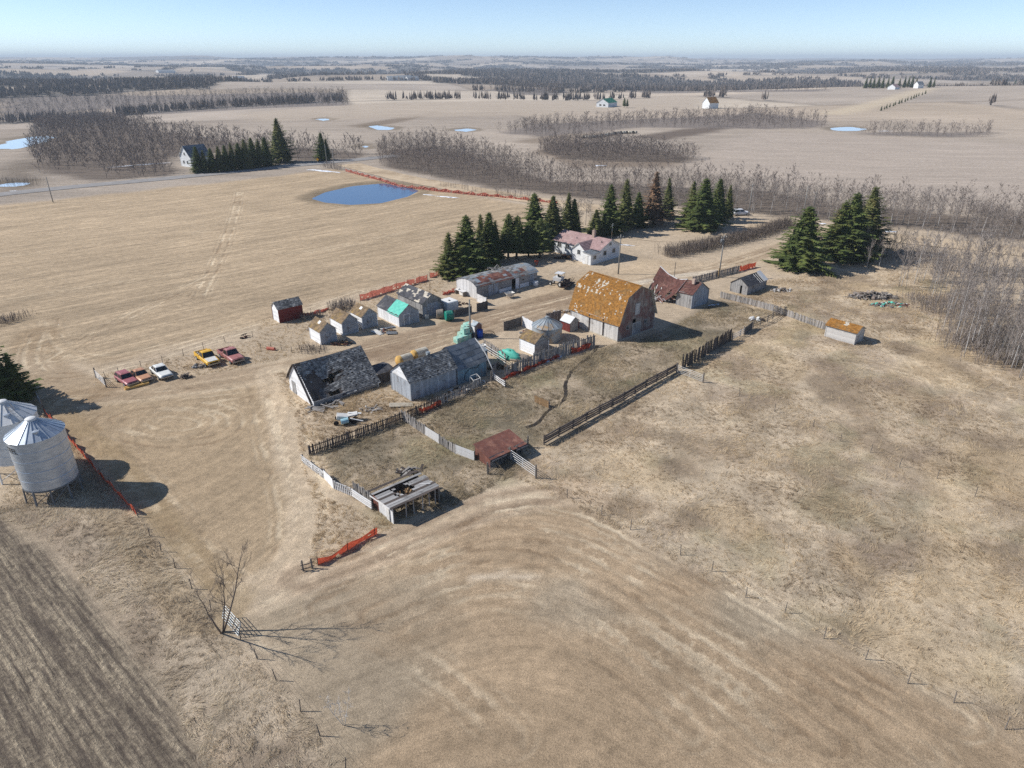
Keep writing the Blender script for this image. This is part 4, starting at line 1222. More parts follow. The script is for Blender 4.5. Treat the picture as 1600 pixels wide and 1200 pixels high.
for i, (a_, b_, n_, h_, wd, lab) in enumerate([
        ((520, 488), (550, 478), 220, 1.6, 2.4, 'grey leafless bush behind the white granaries'),
        ((470, 500), (505, 492), 90, 1.0, 1.6, 'low bare scrub right of the red shed'),
        ((470, 545), (505, 550), 120, 0.9, 2.0, 'low bare scrub in front of the first granary'),
        ((1480, 470), (1560, 540), 900, 2.0, 9, 'thin bare undergrowth in the grove at right'),
        ((1500, 530), (1600, 575), 700, 2.4, 7, 'bare brush along the lower edge of the right thicket'),
        ((1520, 330), (1600, 352), 500, 3.2, 6, 'dark bare brush beyond the gravel road at right'),
        ((1380, 392), (1590, 440), 900, 1.8, 10, 'thin bare brush in the upper part of the right grove'),
        ((1420, 465), (1462, 490), 160, 1.5, 4, 'bare brush right of the junk pile'),
        ((690, 292), (760, 303), 60, 2.2, 2.0, 'small round bushes on the verge of the gravel road'),
        ((775, 304), (830, 312), 90, 3.0, 2.0, 'rounded bare bushes on the verge near the wood'),
        ((505, 262), (535, 266), 120, 2.4, 3.0, 'brown scrub at the road junction'),
        ((860, 390), (905, 402), 60, 1.0, 1.5, 'low bare shrubs along the left wall of the farmhouse'),
        ((1, 500), (20, 505), 160, 1.2, 5.0, 'pale weedy scrub at the left frame edge'),
        ((0, 284), (60, 290), 120, 3.0, 4.0, 'bare willow scrub beside the small pond at left')]):
    hedge('bush', lab, P(a_, b_), n_, h_, wd, 50 + i, MT['twig_pale'], 'bush')

# ---------------------------------------------------------------- tall dead grass (uncountable)
def grass(name, label, poly, dens, hmin, hmax, c_lo, c_hi, seed, keep=None, patch=7.0, nbl=8):
    qq = np.random.default_rng(seed)
    a_ = np.array(poly); lo, hi = a_.min(0), a_.max(0)
    lo = np.maximum(lo, [-75, 24]); hi = np.minimum(hi, [95, 150])
    area = (hi[0] - lo[0]) * (hi[1] - lo[1])
    n = int(area * dens)
    xy = lo + (hi - lo) * qq.random((n, 2))
    x, y = xy[:, 0], xy[:, 1]
    ok = inpoly(x, y, poly)
    # inside the view cone plus a margin
    ok &= (np.abs(x) < y * .86 + 8)
    den = fbm(x, y, patch, 500, 3)
    ok &= qq.random(n) < 0.25 + 1.3 * (den - .25)
    if keep is not None: ok &= keep(x, y)
    x, y, den = x[ok], y[ok], den[ok]
    n = len(x); z = ground_z(x, y)
    hgt_ = (hmin + (hmax - hmin) * qq.random(n) * (0.5 + den))
    lean_a = 2.2 + 2.5 * (fbm(x, y, 3.5, 520, 2) - .5) * 4
    th = qq.uniform(0, 6.28, (n, nbl)); L = hgt_[:, None] * qq.uniform(.5, 1.1, (n, nbl))
    sp = qq.uniform(.15, .95, (n, nbl))
    bx = x[:, None] + qq.normal(0, .09, (n, nbl)); by = y[:, None] + qq.normal(0, .09, (n, nbl))
    dx = np.cos(th) * sp + np.cos(lean_a)[:, None] * .9; dy = np.sin(th) * sp + np.sin(lean_a)[:, None] * .9
    wdt = qq.uniform(.011, .026, (n, nbl))
    pa_ = th + 1.57
    V = np.empty((n, nbl, 3, 3))
    V[:, :, 0] = np.stack([bx + np.cos(pa_) * wdt, by + np.sin(pa_) * wdt, np.broadcast_to(z[:, None], bx.shape) - .03], -1)
    V[:, :, 1] = np.stack([bx - np.cos(pa_) * wdt, by - np.sin(pa_) * wdt, np.broadcast_to(z[:, None], bx.shape) - .03], -1)
    V[:, :, 2] = np.stack([bx + dx * L, by + dy * L, z[:, None] + L * (.78 - .3 * sp)], -1)
    V = V.reshape(-1, 3); Fc = np.arange(len(V)).reshape(-1, 3)
    tn = np.repeat(np.clip(.5 + 1.1 * (fbm(x, y, 4, 530, 3) - .5) + qq.normal(0, .16, n), 0, 1), nbl)
    mat = bpy.data.materials.new(name + '_blades'); mat.use_nodes = True
    N = mat.node_tree.nodes; Lk = mat.node_tree.links; b = N['Principled BSDF']
    at_ = N.new('ShaderNodeAttribute'); at_.attribute_name = 'tint'
    rp = N.new('ShaderNodeMix'); rp.data_type = 'RGBA'; rp.inputs['A'].default_value = (*c_lo, 1); rp.inputs['B'].default_value = (*c_hi, 1)
    Lk.new(at_.outputs['Fac'], rp.inputs['Factor']); Lk.new(rp.outputs['Result'], b.inputs['Base Color'])
    b.inputs['Roughness'].default_value = .9; b.inputs['Specular IOR Level'].default_value = .1
    tr = N.new('ShaderNodeBsdfTranslucent'); Lk.new(rp.outputs['Result'], tr.inputs['Color'])
    ms = N.new('ShaderNodeMixShader'); ms.inputs[0].default_value = .35
    Lk.new(b.outputs[0], ms.inputs[1]); Lk.new(tr.outputs[0], ms.inputs[2]); Lk.new(ms.outputs[0], N['Material Output'].inputs[0])
    o = link(name, npmesh(name, V, Fc, mat, tn))
    tag(o, label, 'grass', kind='stuff')
    return len(Fc)

NT = 0
NT += grass('pasture_grass', 'tangled dry grass of the large pasture on the right', PASTURE, 12, .14, .45, srgb(136, 118, 96), srgb(226, 206, 172), 1)
NT += grass('corral_grass', 'rough dead grass inside the fenced corrals', CORRAL, 21, .16, .6, srgb(118, 106, 86), srgb(208, 190, 158), 2)
NT += grass('verge_grass', 'tall pale grass strip between stubble field and left fence', VERGE, 26, .2, .5, srgb(148, 132, 112), srgb(226, 212, 186), 3)
SHEDROW = P((410, 500), (470, 495), (590, 462), (690, 430), (700, 455), (620, 480), (600, 500), (520, 520), (480, 530), (470, 555), (380, 575), (280, 592), (150, 606), (150, 588), (290, 555), (400, 530))
NT += grass('weeds', 'pale weeds around the granaries and the parked wrecks', SHEDROW, 8.0, .15, .5, srgb(150, 130, 100), srgb(214, 192, 154), 4)
APRON = P((430, 585), (470, 575), (600, 600), (690, 620), (640, 650), (485, 700), (470, 715), (500, 770), (560, 800), (620, 822), (560, 862), (480, 890), (500, 800), (470, 730), (465, 660))
NT += grass('shed_weeds', 'matted dead weeds around the collapsing shed', APRON, 18, .2, .6, srgb(136, 116, 90), srgb(210, 188, 152), 5)
BACK = P((1130, 470), (1200, 440), (1290, 425), (1400, 420), (1500, 440), (1480, 520), (1350, 545), (1220, 490))
NT += grass('back_grass', 'dry grass between the grey shed and the grove', BACK, 1.6, .2, .5, srgb(150, 128, 98), srgb(216, 192, 152), 6)
print('grass triangles', NT)

# ---------------------------------------------------------------- buildings
A41 = R(41)

def interp(prof, s):
    for (a, za), (b, zb) in zip(prof[:-1], prof[1:]):
        if a - 1e-6 <= s <= b + 1e-6:
            return za + (zb - za) * (s - a) / (b - a + 1e-9)
    return prof[0][1] if s < prof[0][0] else prof[-1][1]

def cut(iv, holes):
    out = [iv]
    for h0, h1 in holes:
        nxt = []
        for a, b in out:
            if h1 <= a or h0 >= b: nxt.append((a, b)); continue
            if h0 > a: nxt.append((a, h0))
            if h1 < b: nxt.append((h1, b))
        out = nxt
    return [(a, b) for a, b in out if b - a > .03]

def boards(mb, o, d, nrm, L, prof, z0=-.25, vertical=True, bw=.2, th=.03, holes=(), jit=.012, missing=0.0):
    """a wall of separate boards: o origin, d direction along, nrm outward"""
    o = Vector(o); d = Vector(d); nrm = Vector(nrm)
    def slab(s0, s1, zb0, zb1, zt0, zt1):
        k = rng.uniform(-jit, jit)
        a, b = o + d * s0 + nrm * k, o + d * s1 + nrm * k
        n = nrm * th
        flip = d.cross(Vector((0, 0, 1))).dot(nrm) < 0
        bot = [a + Vector((0, 0, zb0)), b + Vector((0, 0, zb1)), b - n + Vector((0, 0, zb1)), a - n + Vector((0, 0, zb0))]
        top = [a + Vector((0, 0, zt0)), b + Vector((0, 0, zt1)), b - n + Vector((0, 0, zt1)), a - n + Vector((0, 0, zt0))]
        if flip: bot.reverse(); top.reverse()
        mb.hexa(bot + top)
    if vertical:
        n = max(1, round(L / bw)); bw = L / n
        for i in range(n):
            if rng.random() < missing: continue
            s0, s1 = i * bw + .004, (i + 1) * bw - .004; sm = (s0 + s1) / 2
            for a, b in cut((z0, interp(prof, sm)), [(h[2], h[3]) for h in holes if h[0] <= sm <= h[1]]):
                top0, top1 = (interp(prof, s0), interp(prof, s1)) if b >= interp(prof, sm) - .01 else (b, b)
                slab(s0, s1, a, a, top0, top1)
    else:
        zmax = max(z for _, z in prof); z = z0
        while z < zmax - .02:
            z1 = min(z + bw - .006, zmax); zm = (z + z1) / 2
            if rng.random() >= missing:
                ss = [L * i / 80 for i in range(81)]
                inn = [s for s in ss if interp(prof, s) >= zm]
                if inn:
                    for a, b in cut((inn[0], inn[-1]), [(h[0], h[1]) for h in holes if h[2] <= zm <= h[3]]):
                        slab(a, b, z, z, z1, z1)
            z += bw

def roof_plane(deck, shing, e0, e1, r1, r0, rows, colsn, sag=None, hole=None, miss=None, lift=.03, th=.05, jit=.01, two=True, tint=None, gapw=.0):
    """e0,e1 eave ends; r0,r1 ridge ends. deck/shing: mesh builders"""
    e0, e1, r1, r0 = [Vector(p) for p in (e0, e1, r1, r0)]
    nrm = (e1 - e0).cross(r0 - e0).normalized()
    if nrm.z < 0: nrm = -nrm
    def pt(u, v, off=0.0):
        p = (e0.lerp(e1, u)).lerp(r0.lerp(r1, u), v) + nrm * off
        if sag: p = p + Vector((0, 0, sag(u, v)))
        return p
    if deck is not None:
        nu, nv = 14, 8
        for i in range(nu):
            for j in range(nv):
                u0, u1, v0, v1 = i / nu, (i + 1) / nu, j / nv, (j + 1) / nv
                if hole and hole((u0 + u1) / 2, (v0 + v1) / 2): continue
                b = [pt(u0, v0, -th), pt(u1, v0, -th), pt(u1, v1, -th), pt(u0, v1, -th)]
                t = [pt(u0, v0), pt(u1, v0), pt(u1, v1), pt(u0, v1)]
                if (b[1] - b[0]).cross(b[3] - b[0]).z < 0: b.reverse(); t.reverse()
                deck.hexa(b + t)
    for j in range(rows):
        v0, v1 = j / rows, (j + 1) / rows
        offs = (j % 2) * .5
        for i in range(colsn + 1):
            u0, u1 = max(0, (i - offs) / colsn), min(1, (i + 1 - offs) / colsn)
            if u1 - u0 < .2 / colsn: continue
            um, vm = (u0 + u1) / 2, (v0 + v1) / 2
            if hole and hole(um, vm): continue
            if miss and miss(um, vm): continue
            k = lift + rng.uniform(-jit, jit)
            if k < .008: k = .008
            g = gapw / colsn
            a, b = pt(u0 + g, v0 - .12 / rows, k), pt(u1 - g, v0 - .12 / rows, k)
            c, d_ = pt(u1 - g, v1, .009), pt(u0 + g, v1, .009)
            t = rng.random() if tint is None else tint(um, vm)
            f = [a, b, c, d_]; 
            n_ = (b - a).cross(d_ - a)
            a2, b2 = pt(u0 + g, v0 - .12 / rows, .001), pt(u1 - g, v0 - .12 / rows, .001)
            f2 = [a2, b2, b, a]
            if n_.z < 0: f.reverse(); f2.reverse()
            shing.face(f, t); shing.face(f2, t * .8)

def house(name, label, cat, px, LX, LY, ridge, prof, wall='grey_board', roof='old_shingle', deck='pale_deck', over=.22, vertical=True, bw=.2, rowh=.22, colw=.3, holes=None,
          sag=None, hole=None, miss=None, group=None, rz=A41, wall_mats=None, base=True, pos=None, jit=.012, gables=True, skip_slopes=()):
    """gabled building; local X runs right-back, local Y runs left-back from the near corner at pixel px"""
    x, y = pos or at(*px)
    root = empty(name, (x, y, 0), rz, label, cat, group)
    holes = holes or {}
    wall_mats = wall_mats or {}
    span = LX if ridge == 'y' else LY
    flat0, flat1 = [(0, prof[0][1]), (99, prof[0][1])], [(0, prof[-1][1]), (99, prof[-1][1])]
    def wallpart(key, o, d, n, L, pf):
        mb = MB(); boards(mb, o, d, n, L, pf, vertical=vertical, bw=bw, holes=holes.get(key, ()), jit=jit)
        mb.build('wall', MT[wall_mats.get(key, wall)], root)
    # front right (y=0), front left (x=0), back walls
    pf_x = prof if ridge == 'y' else flat0
    pf_xb = prof if ridge == 'y' else flat1
    wallpart('fr', (0, 0, 0), (1, 0, 0), (0, -1, 0), LX, pf_x)
    wallpart('bl', (0, LY, 0), (1, 0, 0), (0, 1, 0), LX, pf_xb)
    pf_y = prof if ridge == 'x' else flat0
    pf_yb = prof if ridge == 'x' else flat1
    wallpart('fl', (0, .03, 0), (0, 1, 0), (-1, 0, 0), LY - .06, pf_y)
    wallpart('br', (LX, .03, 0), (0, 1, 0), (1, 0, 0), LY - .06, pf_yb)
    # roof
    D, SH = MB(), MB()
    L = (LY if ridge == 'y' else LX)
    n = len(prof)
    for i in range(n - 1):
        if i in skip_slopes: continue
        (s0, z0), (s1, z1) = prof[i], prof[i + 1]
        up = .045
        lo0, lo1 = (s0, z0 + up), (s1, z1 + up)
        ln = math.hypot(s1 - s0, z1 - z0); dx, dz = (s1 - s0) / ln, (z1 - z0) / ln
        if i == 0: lo0 = (s0 - dx * over, z0 + up - dz * over)
        if i == n - 2: lo1 = (s1 + dx * over, z1 + up + dz * over)
        if z1 >= z0: e, rr = lo0, lo1
        else: e, rr = lo1, lo0
        def p3(sz, t):
            return (sz[0], t, sz[1]) if ridge == 'y' else (t, sz[0], sz[1])
        rows = max(3, int(ln / rowh)); cn_ = max(3, int((L + 2 * over) / colw))
        sg = (lambda u, v, i=i: sag(i, u, v)) if sag else None
        hl = (lambda u, v, i=i: hole(i, u, v)) if hole else None
        ms = (lambda u, v, i=i: miss(i, u, v)) if miss else None
        roof_plane(D, SH, p3(e, -over), p3(e, L + over), p3(rr, L + over), p3(rr, -over), rows, cn_, sg, hl, ms)
    ro = D.build('roof', MT[deck], root)
    SH.build('shingles', MT[roof], ro)['kind'] = 'stuff'
    # corner boards
    for (cx_, cy_) in ((0, 0), (LX, 0), (0, LY), (LX, LY)):
        zt = interp(prof, 0) if True else 0
        mb = MB(); mb.box((cx_, cy_, (zt - .1) / 2 - .1), (.1, .1, zt - .1)); mb.build('corner_board', MT[wall_mats.get('corner', wall)], root)
    return root

def door(root, side, s0, s1, z0, z1, mat, frame=None, proud=.035, LX=0, LY=0, name='door', bw=.2, battens=True):
    """boarded panel on one wall"""
    mb = MB()
    n = max(1, round((s1 - s0) / bw)); w_ = (s1 - s0) / n
    def put(a0, a1, za, zb, k, m=mb):
        if side == 'fr': m.box(((a0 + a1) / 2, -k, (za + zb) / 2), (a1 - a0, .03, zb - za))
        elif side == 'fl': m.box((-k, (a0 + a1) / 2, (za + zb) / 2), (.03, a1 - a0, zb - za))
        elif side == 'br': m.box((LX + k, (a0 + a1) / 2, (za + zb) / 2), (.03, a1 - a0, zb - za))
    for i in range(n): put(s0 + i * w_ + .004, s0 + (i + 1) * w_ - .004, z0, z1, proud)
    if battens:
        put(s0, s1, z0 + .25, z0 + .37, proud + .03); put(s0, s1, z1 - .37, z1 - .25, proud + .03)
    o = mb.build(name, MT[mat], root)
    if frame:
        f = MB()
        put(s0 - .1, s0 - .005, z0, z1 + .1, proud + .01, f); put(s1 + .005, s1 + .1, z0, z1 + .1, proud + .01, f); put(s0 - .005, s1 + .005, z1 + .005, z1 + .1, proud + .01, f)
        f.build('frame', MT[frame], o)
    return o

def window(root, side, s0, s1, z0, z1, frame='trim', glass='window', LX=0, proud=.02, muntin=True, y0=0, x0=0):
    f, g = MB(), MB()
    def put(m, a0, a1, za, zb, k, th=.05):
        if side == 'fr': m.box(((a0 + a1) / 2, y0 - k, (za + zb) / 2), (a1 - a0, th, zb - za))
        elif side == 'fl': m.box((x0 - k, (a0 + a1) / 2, (za + zb) / 2), (th, a1 - a0, zb - za))
    w_ = .09
    put(f, s0 - w_, s0, z0 - w_, z1 + w_, proud + .025); put(f, s1, s1 + w_, z0 - w_, z1 + w_, proud + .025)
    put(f, s0, s1, z1, z1 + w_, proud + .025); put(f, s0, s1, z0 - w_, z0, proud + .025)
    if muntin: put(f, (s0 + s1) / 2 - .02, (s0 + s1) / 2 + .02, z0, z1, proud + .015)
    put(g, s0, s1, z0, z1, proud, .02)
    o = f.build('window', MT[frame], root); g.build('pane', MT[glass], o)
    return o

# --- gambrel barn with the orange lichen roof
W_, L_ = 9.0, 10.2
bp = [(0, 3.05), (1.55, 6.9), (4.5, 8.2), (7.45, 6.9), (9.0, 3.05)]
def barn_miss(i, u, v):
    n = float(vn(np.array([u * 42 + i * 9.]), np.array([v * 4.4 + i]), 900)[0])
    m = float(vn(np.array([u * 5 + i * 3.]), np.array([v * 2.2]), 905)[0])
    if i in (1, 2): return n + .6 * (m - .5) > .80 and rng.random() < .9
    return n + .3 * (m - .5) > .90 or (v > .85 and n > .70) or rng.random() < .008
def barn_sag(i, u, v): return -.16 * math.sin(math.pi * u) * (1 - .3 * v)
barn = house('gambrel_barn', 'weathered red gambrel barn with orange lichen covered roof', 'barn', (964, 534), W_, L_, 'y', bp, wall='red_board', roof='lichen', over=.45, bw=.25, rowh=.2, colw=.26,
             wall_mats={'fl': 'barn_low', 'br': 'barn_low', 'corner': 'barn_low'}, miss=barn_miss, sag=barn_sag, holes={'fr': [(2.0, 2.6, 1.5, 2.1), (6.4, 7.0, 1.5, 2.1), (3.55, 4.15, 2.2, 2.9)]})
door(barn, 'fr', 3.6, 5.4, 0, 2.1, 'grey_board', 'barn_low')
door(barn, 'fr', 3.9, 5.0, 3.5, 5.3, 'barn_low', 'grey_board', name='loft_door')
for s in (2.0, 6.4): window(barn, 'fr', s + .06, s + .54, 1.56, 2.04, 'grey_board')
mb = MB(); mb.box((4.5, 5.1, -.05), (9.25, 10.45, .5)); mb.build('foundation', MT['concrete'], barn)
mb = MB()
for s in (3.0, 6.0): mb.bar((-.06, s, 0), (-.10, s, 2.95), .16, .1)
mb.build('wall_post', MT['fence_dark'], barn)
mb = MB(); mb.bar((4.5, -.45, 8.27), (4.5, 10.65, 8.27), .3, .06); mb.build('ridge_cap', MT['lichen'], barn)

# --- shed with the sagging, collapsing shingle roof
pa_ = [(0, 1.75), (.45, 1.75), (4.7, 4.7), (6.6, 3.2)]
def sagA(i, u, v):
    if i == 2: return 0
    s = -.55 * math.exp(-((u - .33) / .2) ** 2) * math.sin(math.pi * min(1, max(0, v))) ** .8
    s -= .9 * (1 - v) ** 2 * math.exp(-((u - .06) / .22) ** 2)
    return s - .1 * math.sin(math.pi * u)
def holeA(i, u, v):
    if i == 2: return False
    n = float(vn(np.array([u * 9.]), np.array([v * 6.]), 910)[0])
    return (math.hypot((u - .40) / .09, (v - .52) / .09) < .8 + .5 * n) or (math.hypot((u - .52) / .09, (v - .58) / .06) < .7 + .5 * n) or (.30 < u < .46 and v < .22 and n > .45) or (.70 < u < .8 and .08 < v < .2 and n > .55)
def missA(i, u, v):
    n = float(vn(np.array([u * 14.]), np.array([v * 9.]), 911)[0])
    return rng.random() < .05 or (u < .36 - .1 * v and n > .38 + .25 * abs(v - .45) and i == 0) or (n > .7 and .25 < u < .7 and v < .7 and rng.random() < .6)
shA = house('collapsing_shed', 'long shed with sagging holed shingle roof and white gable', 'shed', (491, 637), 9.4, 6.9, 'x', [(0, .8), (4.4, 4.6), (6.9, 2.75)], wall='white_board', roof='old_shingle', deck='fence_dark', vertical=False, bw=.22, over=.3,
            wall_mats={'fr': 'grey_board', 'br': 'white_board', 'bl': 'white_board'}, sag=sagA, hole=holeA, miss=missA, holes={'fl': [(4.9, 6.1, -.3, 1.7)]})
mb = MB()
for i in range(12):
    X = .4 + i * .8
    mb.bar((X, .0, .3 - .5 * math.exp(-((i - 3) / 2.5) ** 2)), (X, 4.35, 4.2 - .35 * math.exp(-((i - 4) / 2.5) ** 2)), .06, .12)
mb.build('rafters', MT['wood_inside'], shA)
door(shA, 'fl', 4.95, 6.05, -.1, 1.7, 'grey_board')
mb = MB()
for i in range(26):
    a_ = rng.uniform(0, 3.1); cx_, cy_ = rng.uniform(-.6, 3.2), rng.uniform(-1.5, .2)
    mb.box((cx_, cy_, .06 + rng.random() * .28), (rng.uniform(.8, 2.0), rng.uniform(.1, .25), .03), a_, tilt=rng.uniform(-.15, .15))
for i in range(4): mb.box((-.2 + i * .1, -1.0 + i * .2, .12 + .05 * i), (2.4, .16, .04), -1.2 + i * .1)
mb.build('fallen_boards', MT['fence_wood'], shA)
# lean-to on its far end
ann = house('lean_to', 'low dark lean-to between the collapsing shed and the patched shed', 'shed', None, 2.6, 3.0, 'x', [(0, 1.5), (1.5, 1.8), (3.0, 1.5)], wall='fence_dark', roof='dark_felt', over=.1,
            pos=(shA.location.x + E1[0] * 9.8 + E2[0] * .6, shA.location.y + E1[1] * 9.8 + E2[1] * .6))

# --- long shed: shingled half and patched felt half
x0, y0 = at(643, 627)
pB = [(0, 2.75), (2.2, 4.65), (4.7, 2.8)]
def missB(i, u, v): return rng.random() < .03
shB = house('patched_shed', 'grey boarded shed with worn shingles and white front gable', 'shed', None, 7.2, 4.7, 'x', pB, wall='grey_paint_shade', roof='old_shingle', deck='fence_dark', over=.25, bw=.28, miss=missB, pos=(x0, y0),
            sag=lambda i, u, v: -.10 * math.sin(math.pi * u))
mb = MB()
boards(mb, (-.05, .0, 0), (0, 1, 0), (-1, 0, 0), 4.7, pB, z0=2.7, vertical=False, bw=.2)
mb.build('white_gable', MT['white_board'], shB)
mb = MB(); mb.box((4.6, 2.5, 4.55), (.42, .42, .5)); mb.box((4.6, 2.5, 4.84), (.5, .5, .08)); mb.build('roof_vent', MT['steel_dull'], shB)
mb = MB()
mb.face([(3.9, .55, 3.12), (4.8, .75, 3.28), (5.1, 2.3, 4.46), (4.55, 2.3, 4.46)]); mb.build('roof_patch', MT['dark_felt'], shB)
def tB(u, v): return .5 + .5 * math.sin(int(u * 4.5) * 12.9 + int(v * 3.6) * 78.2)
x1, y1 = x0 + E1[0] * 7.5 + E2[0] * -.05, y0 + E1[1] * 7.5 + E2[1] * -.05
shC = house('felt_roof_shed', 'shed end with patched grey felt roof and blue painted wall', 'shed', None, 4.9, 5.1, 'x', [(0, 2.3), (2.6, 4.75), (5.1, 2.6)], wall='grey_paint_shade', roof='patch_roof', deck='dark_felt', over=.18, bw=.3, rowh=.62, colw=1.1, pos=(x1, y1),
            wall_mats={'fr': 'bluewall'} if False else None, sag=lambda i, u, v: -.12 * math.sin(math.pi * u) + .1 * u)
MT['bluewall'] = mk('faded_blue_painted_boards', srgb(120, 150, 162), srgb(96, 116, 128), 1.4, (2, 2, .5), c3=srgb(110, 84, 80), c3scale=0.6, c3at=0.58, tint=0.35)
mb = MB(); boards(mb, (.02, -.05, 0), (1, 0, 0), (0, -1, 0), 4.85, [(0, 2.2), (5, 2.2)], bw=.35); mb.build('blue_siding', MT['bluewall'], shC)
mb = MB()
mb.tube([(5.05, 2.6, 4.8), (5.1, 1.2, 4.0), (5.15, 0.1, 2.9), (5.2, -.8, 1.6), (5.25, -1.5, .2)], .09, 5)
mb.build('edge_board', MT['fence_pale'], shC)
mb = MB(); mb.tube([(1.0, -.1, .5), (1.2, -.12, 1.4), (2.0, -.12, 1.9), (3.4, -.12, 1.7), (3.6, -.12, 2.1)], .035, 5); mb.build('loose_pipe', MT['rubber'], shC)
# steel sided bay at its far end
mb = MB()
x2, y2 = at(762, 568)
bay = empty('metal_bay', (x2 - E1[0] * 1.9, y2 - E1[1] * 1.9, 0), A41, 'small grey sheet metal lean-to behind the felt roofed shed', 'shed')
boards(mb, (0, 0, 0), (1, 0, 0), (0, -1, 0), 1.9, [(0, 2.1), (3, 2.1)], bw=.5); boards(mb, (0, 0, 0), (0, 1, 0), (-1, 0, 0), 2.6, [(0, 2.1), (3, 2.45)], bw=.5)
boards(mb, (1.9, 0, 0), (0, 1, 0), (1, 0, 0), 2.6, [(0, 2.1), (3, 2.45)], bw=.5)
mb.build('wall', MT['grey_metal'], bay)
mb = MB(); mb.hexa([(-.1, -.1, 2.12), (2.0, -.1, 2.12), (2.0, 2.7, 2.45), (-.1, 2.7, 2.45), (-.1, -.1, 2.17), (2.0, -.1, 2.17), (2.0, 2.7, 2.5), (-.1, 2.7, 2.5)]); mb.build('roof', MT['steel_dull'], bay)

# --- three white granaries
for i, (px, lx, ly, lab) in enumerate([((502, 539), 2.7, 3.6, 'nearest of the three small white granaries, mossy brown roof'),
                                       ((536, 524.5), 2.8, 3.9, 'middle one of the three small white granaries'),
                                       ((567, 514.5), 2.8, 3.7, 'farthest of the three small white granaries, plain brown roof')]):
    g = house('granary', lab, 'granary', px, lx, ly, 'y', [(0, 2.15), (lx / 2, 3.35), (lx, 2.15)], wall='white_board', roof='brown_shingle', vertical=False, bw=.28, over=.18, group='white granaries in a row', wall_mats={'fr': 'grey_paint_shade'}, rowh=.3, colw=.4)  # right gable greyer than the white walls: its shade put into the colour
    door(g, 'fr', lx * .34, lx * .72, .2, 1.75, 'grey_paint_shade')
    mb = MB()
    if i != 1:
        a_ = (2.15, 1.2) 
        z_ = lambda s: 2.26 + s / (lx / 2) * 1.2
        mb.face([(.72, 1.35, z_(.72)), (.72, 2.0, z_(.72)), (1.12, 2.0, z_(1.12)), (1.12, 1.35, z_(1.12))][::-1])
        mb.build('roof_hatch', MT['white_metal'], g)
# --- red shed in the field
g = house('red_shed', 'small dark red shed with grey shingles standing alone in the field', 'shed', (437.5, 505), 4.2, 2.6, 'x', [(0, 2.45), (1.3, 3.4), (2.6, 2.45)], wall='redshed', roof='old_shingle', vertical=False, bw=.22, over=.2, wall_mats={'fl': 'white_board'})
# --- shed with turquoise tarp
g = house('tarp_shed', 'white shed with turquoise tarp over half its dark roof', 'shed', (624, 510.6), 3.9, 6.6, 'y', [(0, 2.05), (1.95, 3.45), (3.9, 2.05)], wall='white_board', roof='dark_felt', vertical=True, bw=.3, over=.2, wall_mats={'fr': 'grey_paint_shade'}, rowh=.45, colw=.9)  # right wall of the white shed toned grey for the shade on it
door(g, 'fr', 1.0, 1.98, 0, 1.85, 'grey_paint_shade', 'white_board'); door(g, 'fr', 2.02, 3.0, 0, 1.85, 'grey_paint_shade')
mb = MB()
nu, nv = 12, 8
def tp(u, v):
    s = -.28 + 2.2 * v; yv = -.28 + 3.6 * u
    return (s, yv, 2.05 + s / 1.95 * 1.4 + .12 + .03 * math.sin(u * 17 + v * 5) * math.sin(v * 11) - (.12 if v == 0 else 0))
for i in range(nu):
    for j in range(nv):
        mb.face([tp(i / nu, j / nv), tp(i / nu, (j + 1) / nv), tp((i + 1) / nu, (j + 1) / nv), tp((i + 1) / nu, j / nv)][::1], .5)
mb.build('tarp', MT['tarp'], g, smooth=True)
# --- two door garage
g = house('old_garage', 'unpainted grey garage with double doors and peeling roof', 'garage', (661, 497.5), 3.9, 7.6, 'y', [(0, 2.75), (1.95, 4.0), (3.9, 2.75)], wall='grey_board', roof='dark_felt', deck='pale_deck', vertical=True, bw=.25, over=.25, rowh=.3, colw=.5,
          miss=lambda i, u, v: i == 0 and float(vn(np.array([u * 12.]), np.array([v * 7.]), 930)[0]) > .62)
door(g, 'fr', .95, 2.05, 0, 2.35, 'grey_paint_shade'); door(g, 'fr', 2.09, 3.2, 0, 2.35, 'grey_paint_shade'); door(g, 'fr', .1, .8, 0, 1.9, 'grey_paint_shade', name='side_door')
mb = MB(); mb.tube([(2.0, .4, 3.9), (2.0, .4, 5.6)], .03, 5); mb.build('stove_pipe', MT['dark_metal'], g)
mb = MB(); mb.box((.5, -.5, .35), (.7, .05, .7), tilt=.1); mb.build('leaning_panel', MT['white_junk'], g)
# white trailer box beside it
xx, yy = at(694, 492)
t = empty('box_trailer', (xx + .4, yy + .6, 0), A41, 'small white box trailer parked right of the grey garage', 'trailer')
mb = MB(); mb.box((1.3, 1.2, 1.05), (2.4, 2.6, 1.5)); mb.build('body', MT['white_metal'], t)
mb = MB(); mb.hexa([(.06, -.14, 1.8), (2.54, -.14, 1.8), (2.54, 2.54, 1.8), (.06, 2.54, 1.8), (.15, 0, 1.92), (2.45, 0, 1.92), (2.45, 2.4, 1.92), (.15, 2.4, 1.92)]); mb.build('roof', MT['trim'], t)
for yy_ in (.6, 1.8):
    mb = MB(); mb.tube([(.02, yy_, .3), (.2, yy_, .3)], .3, 12); mb.build('wheel', MT['rubber'], t)
mb = MB(); mb.box((1.2, .8, 1.99), (.3, .3, .1)); mb.build('roof_vent', MT['grey_metal'], t)

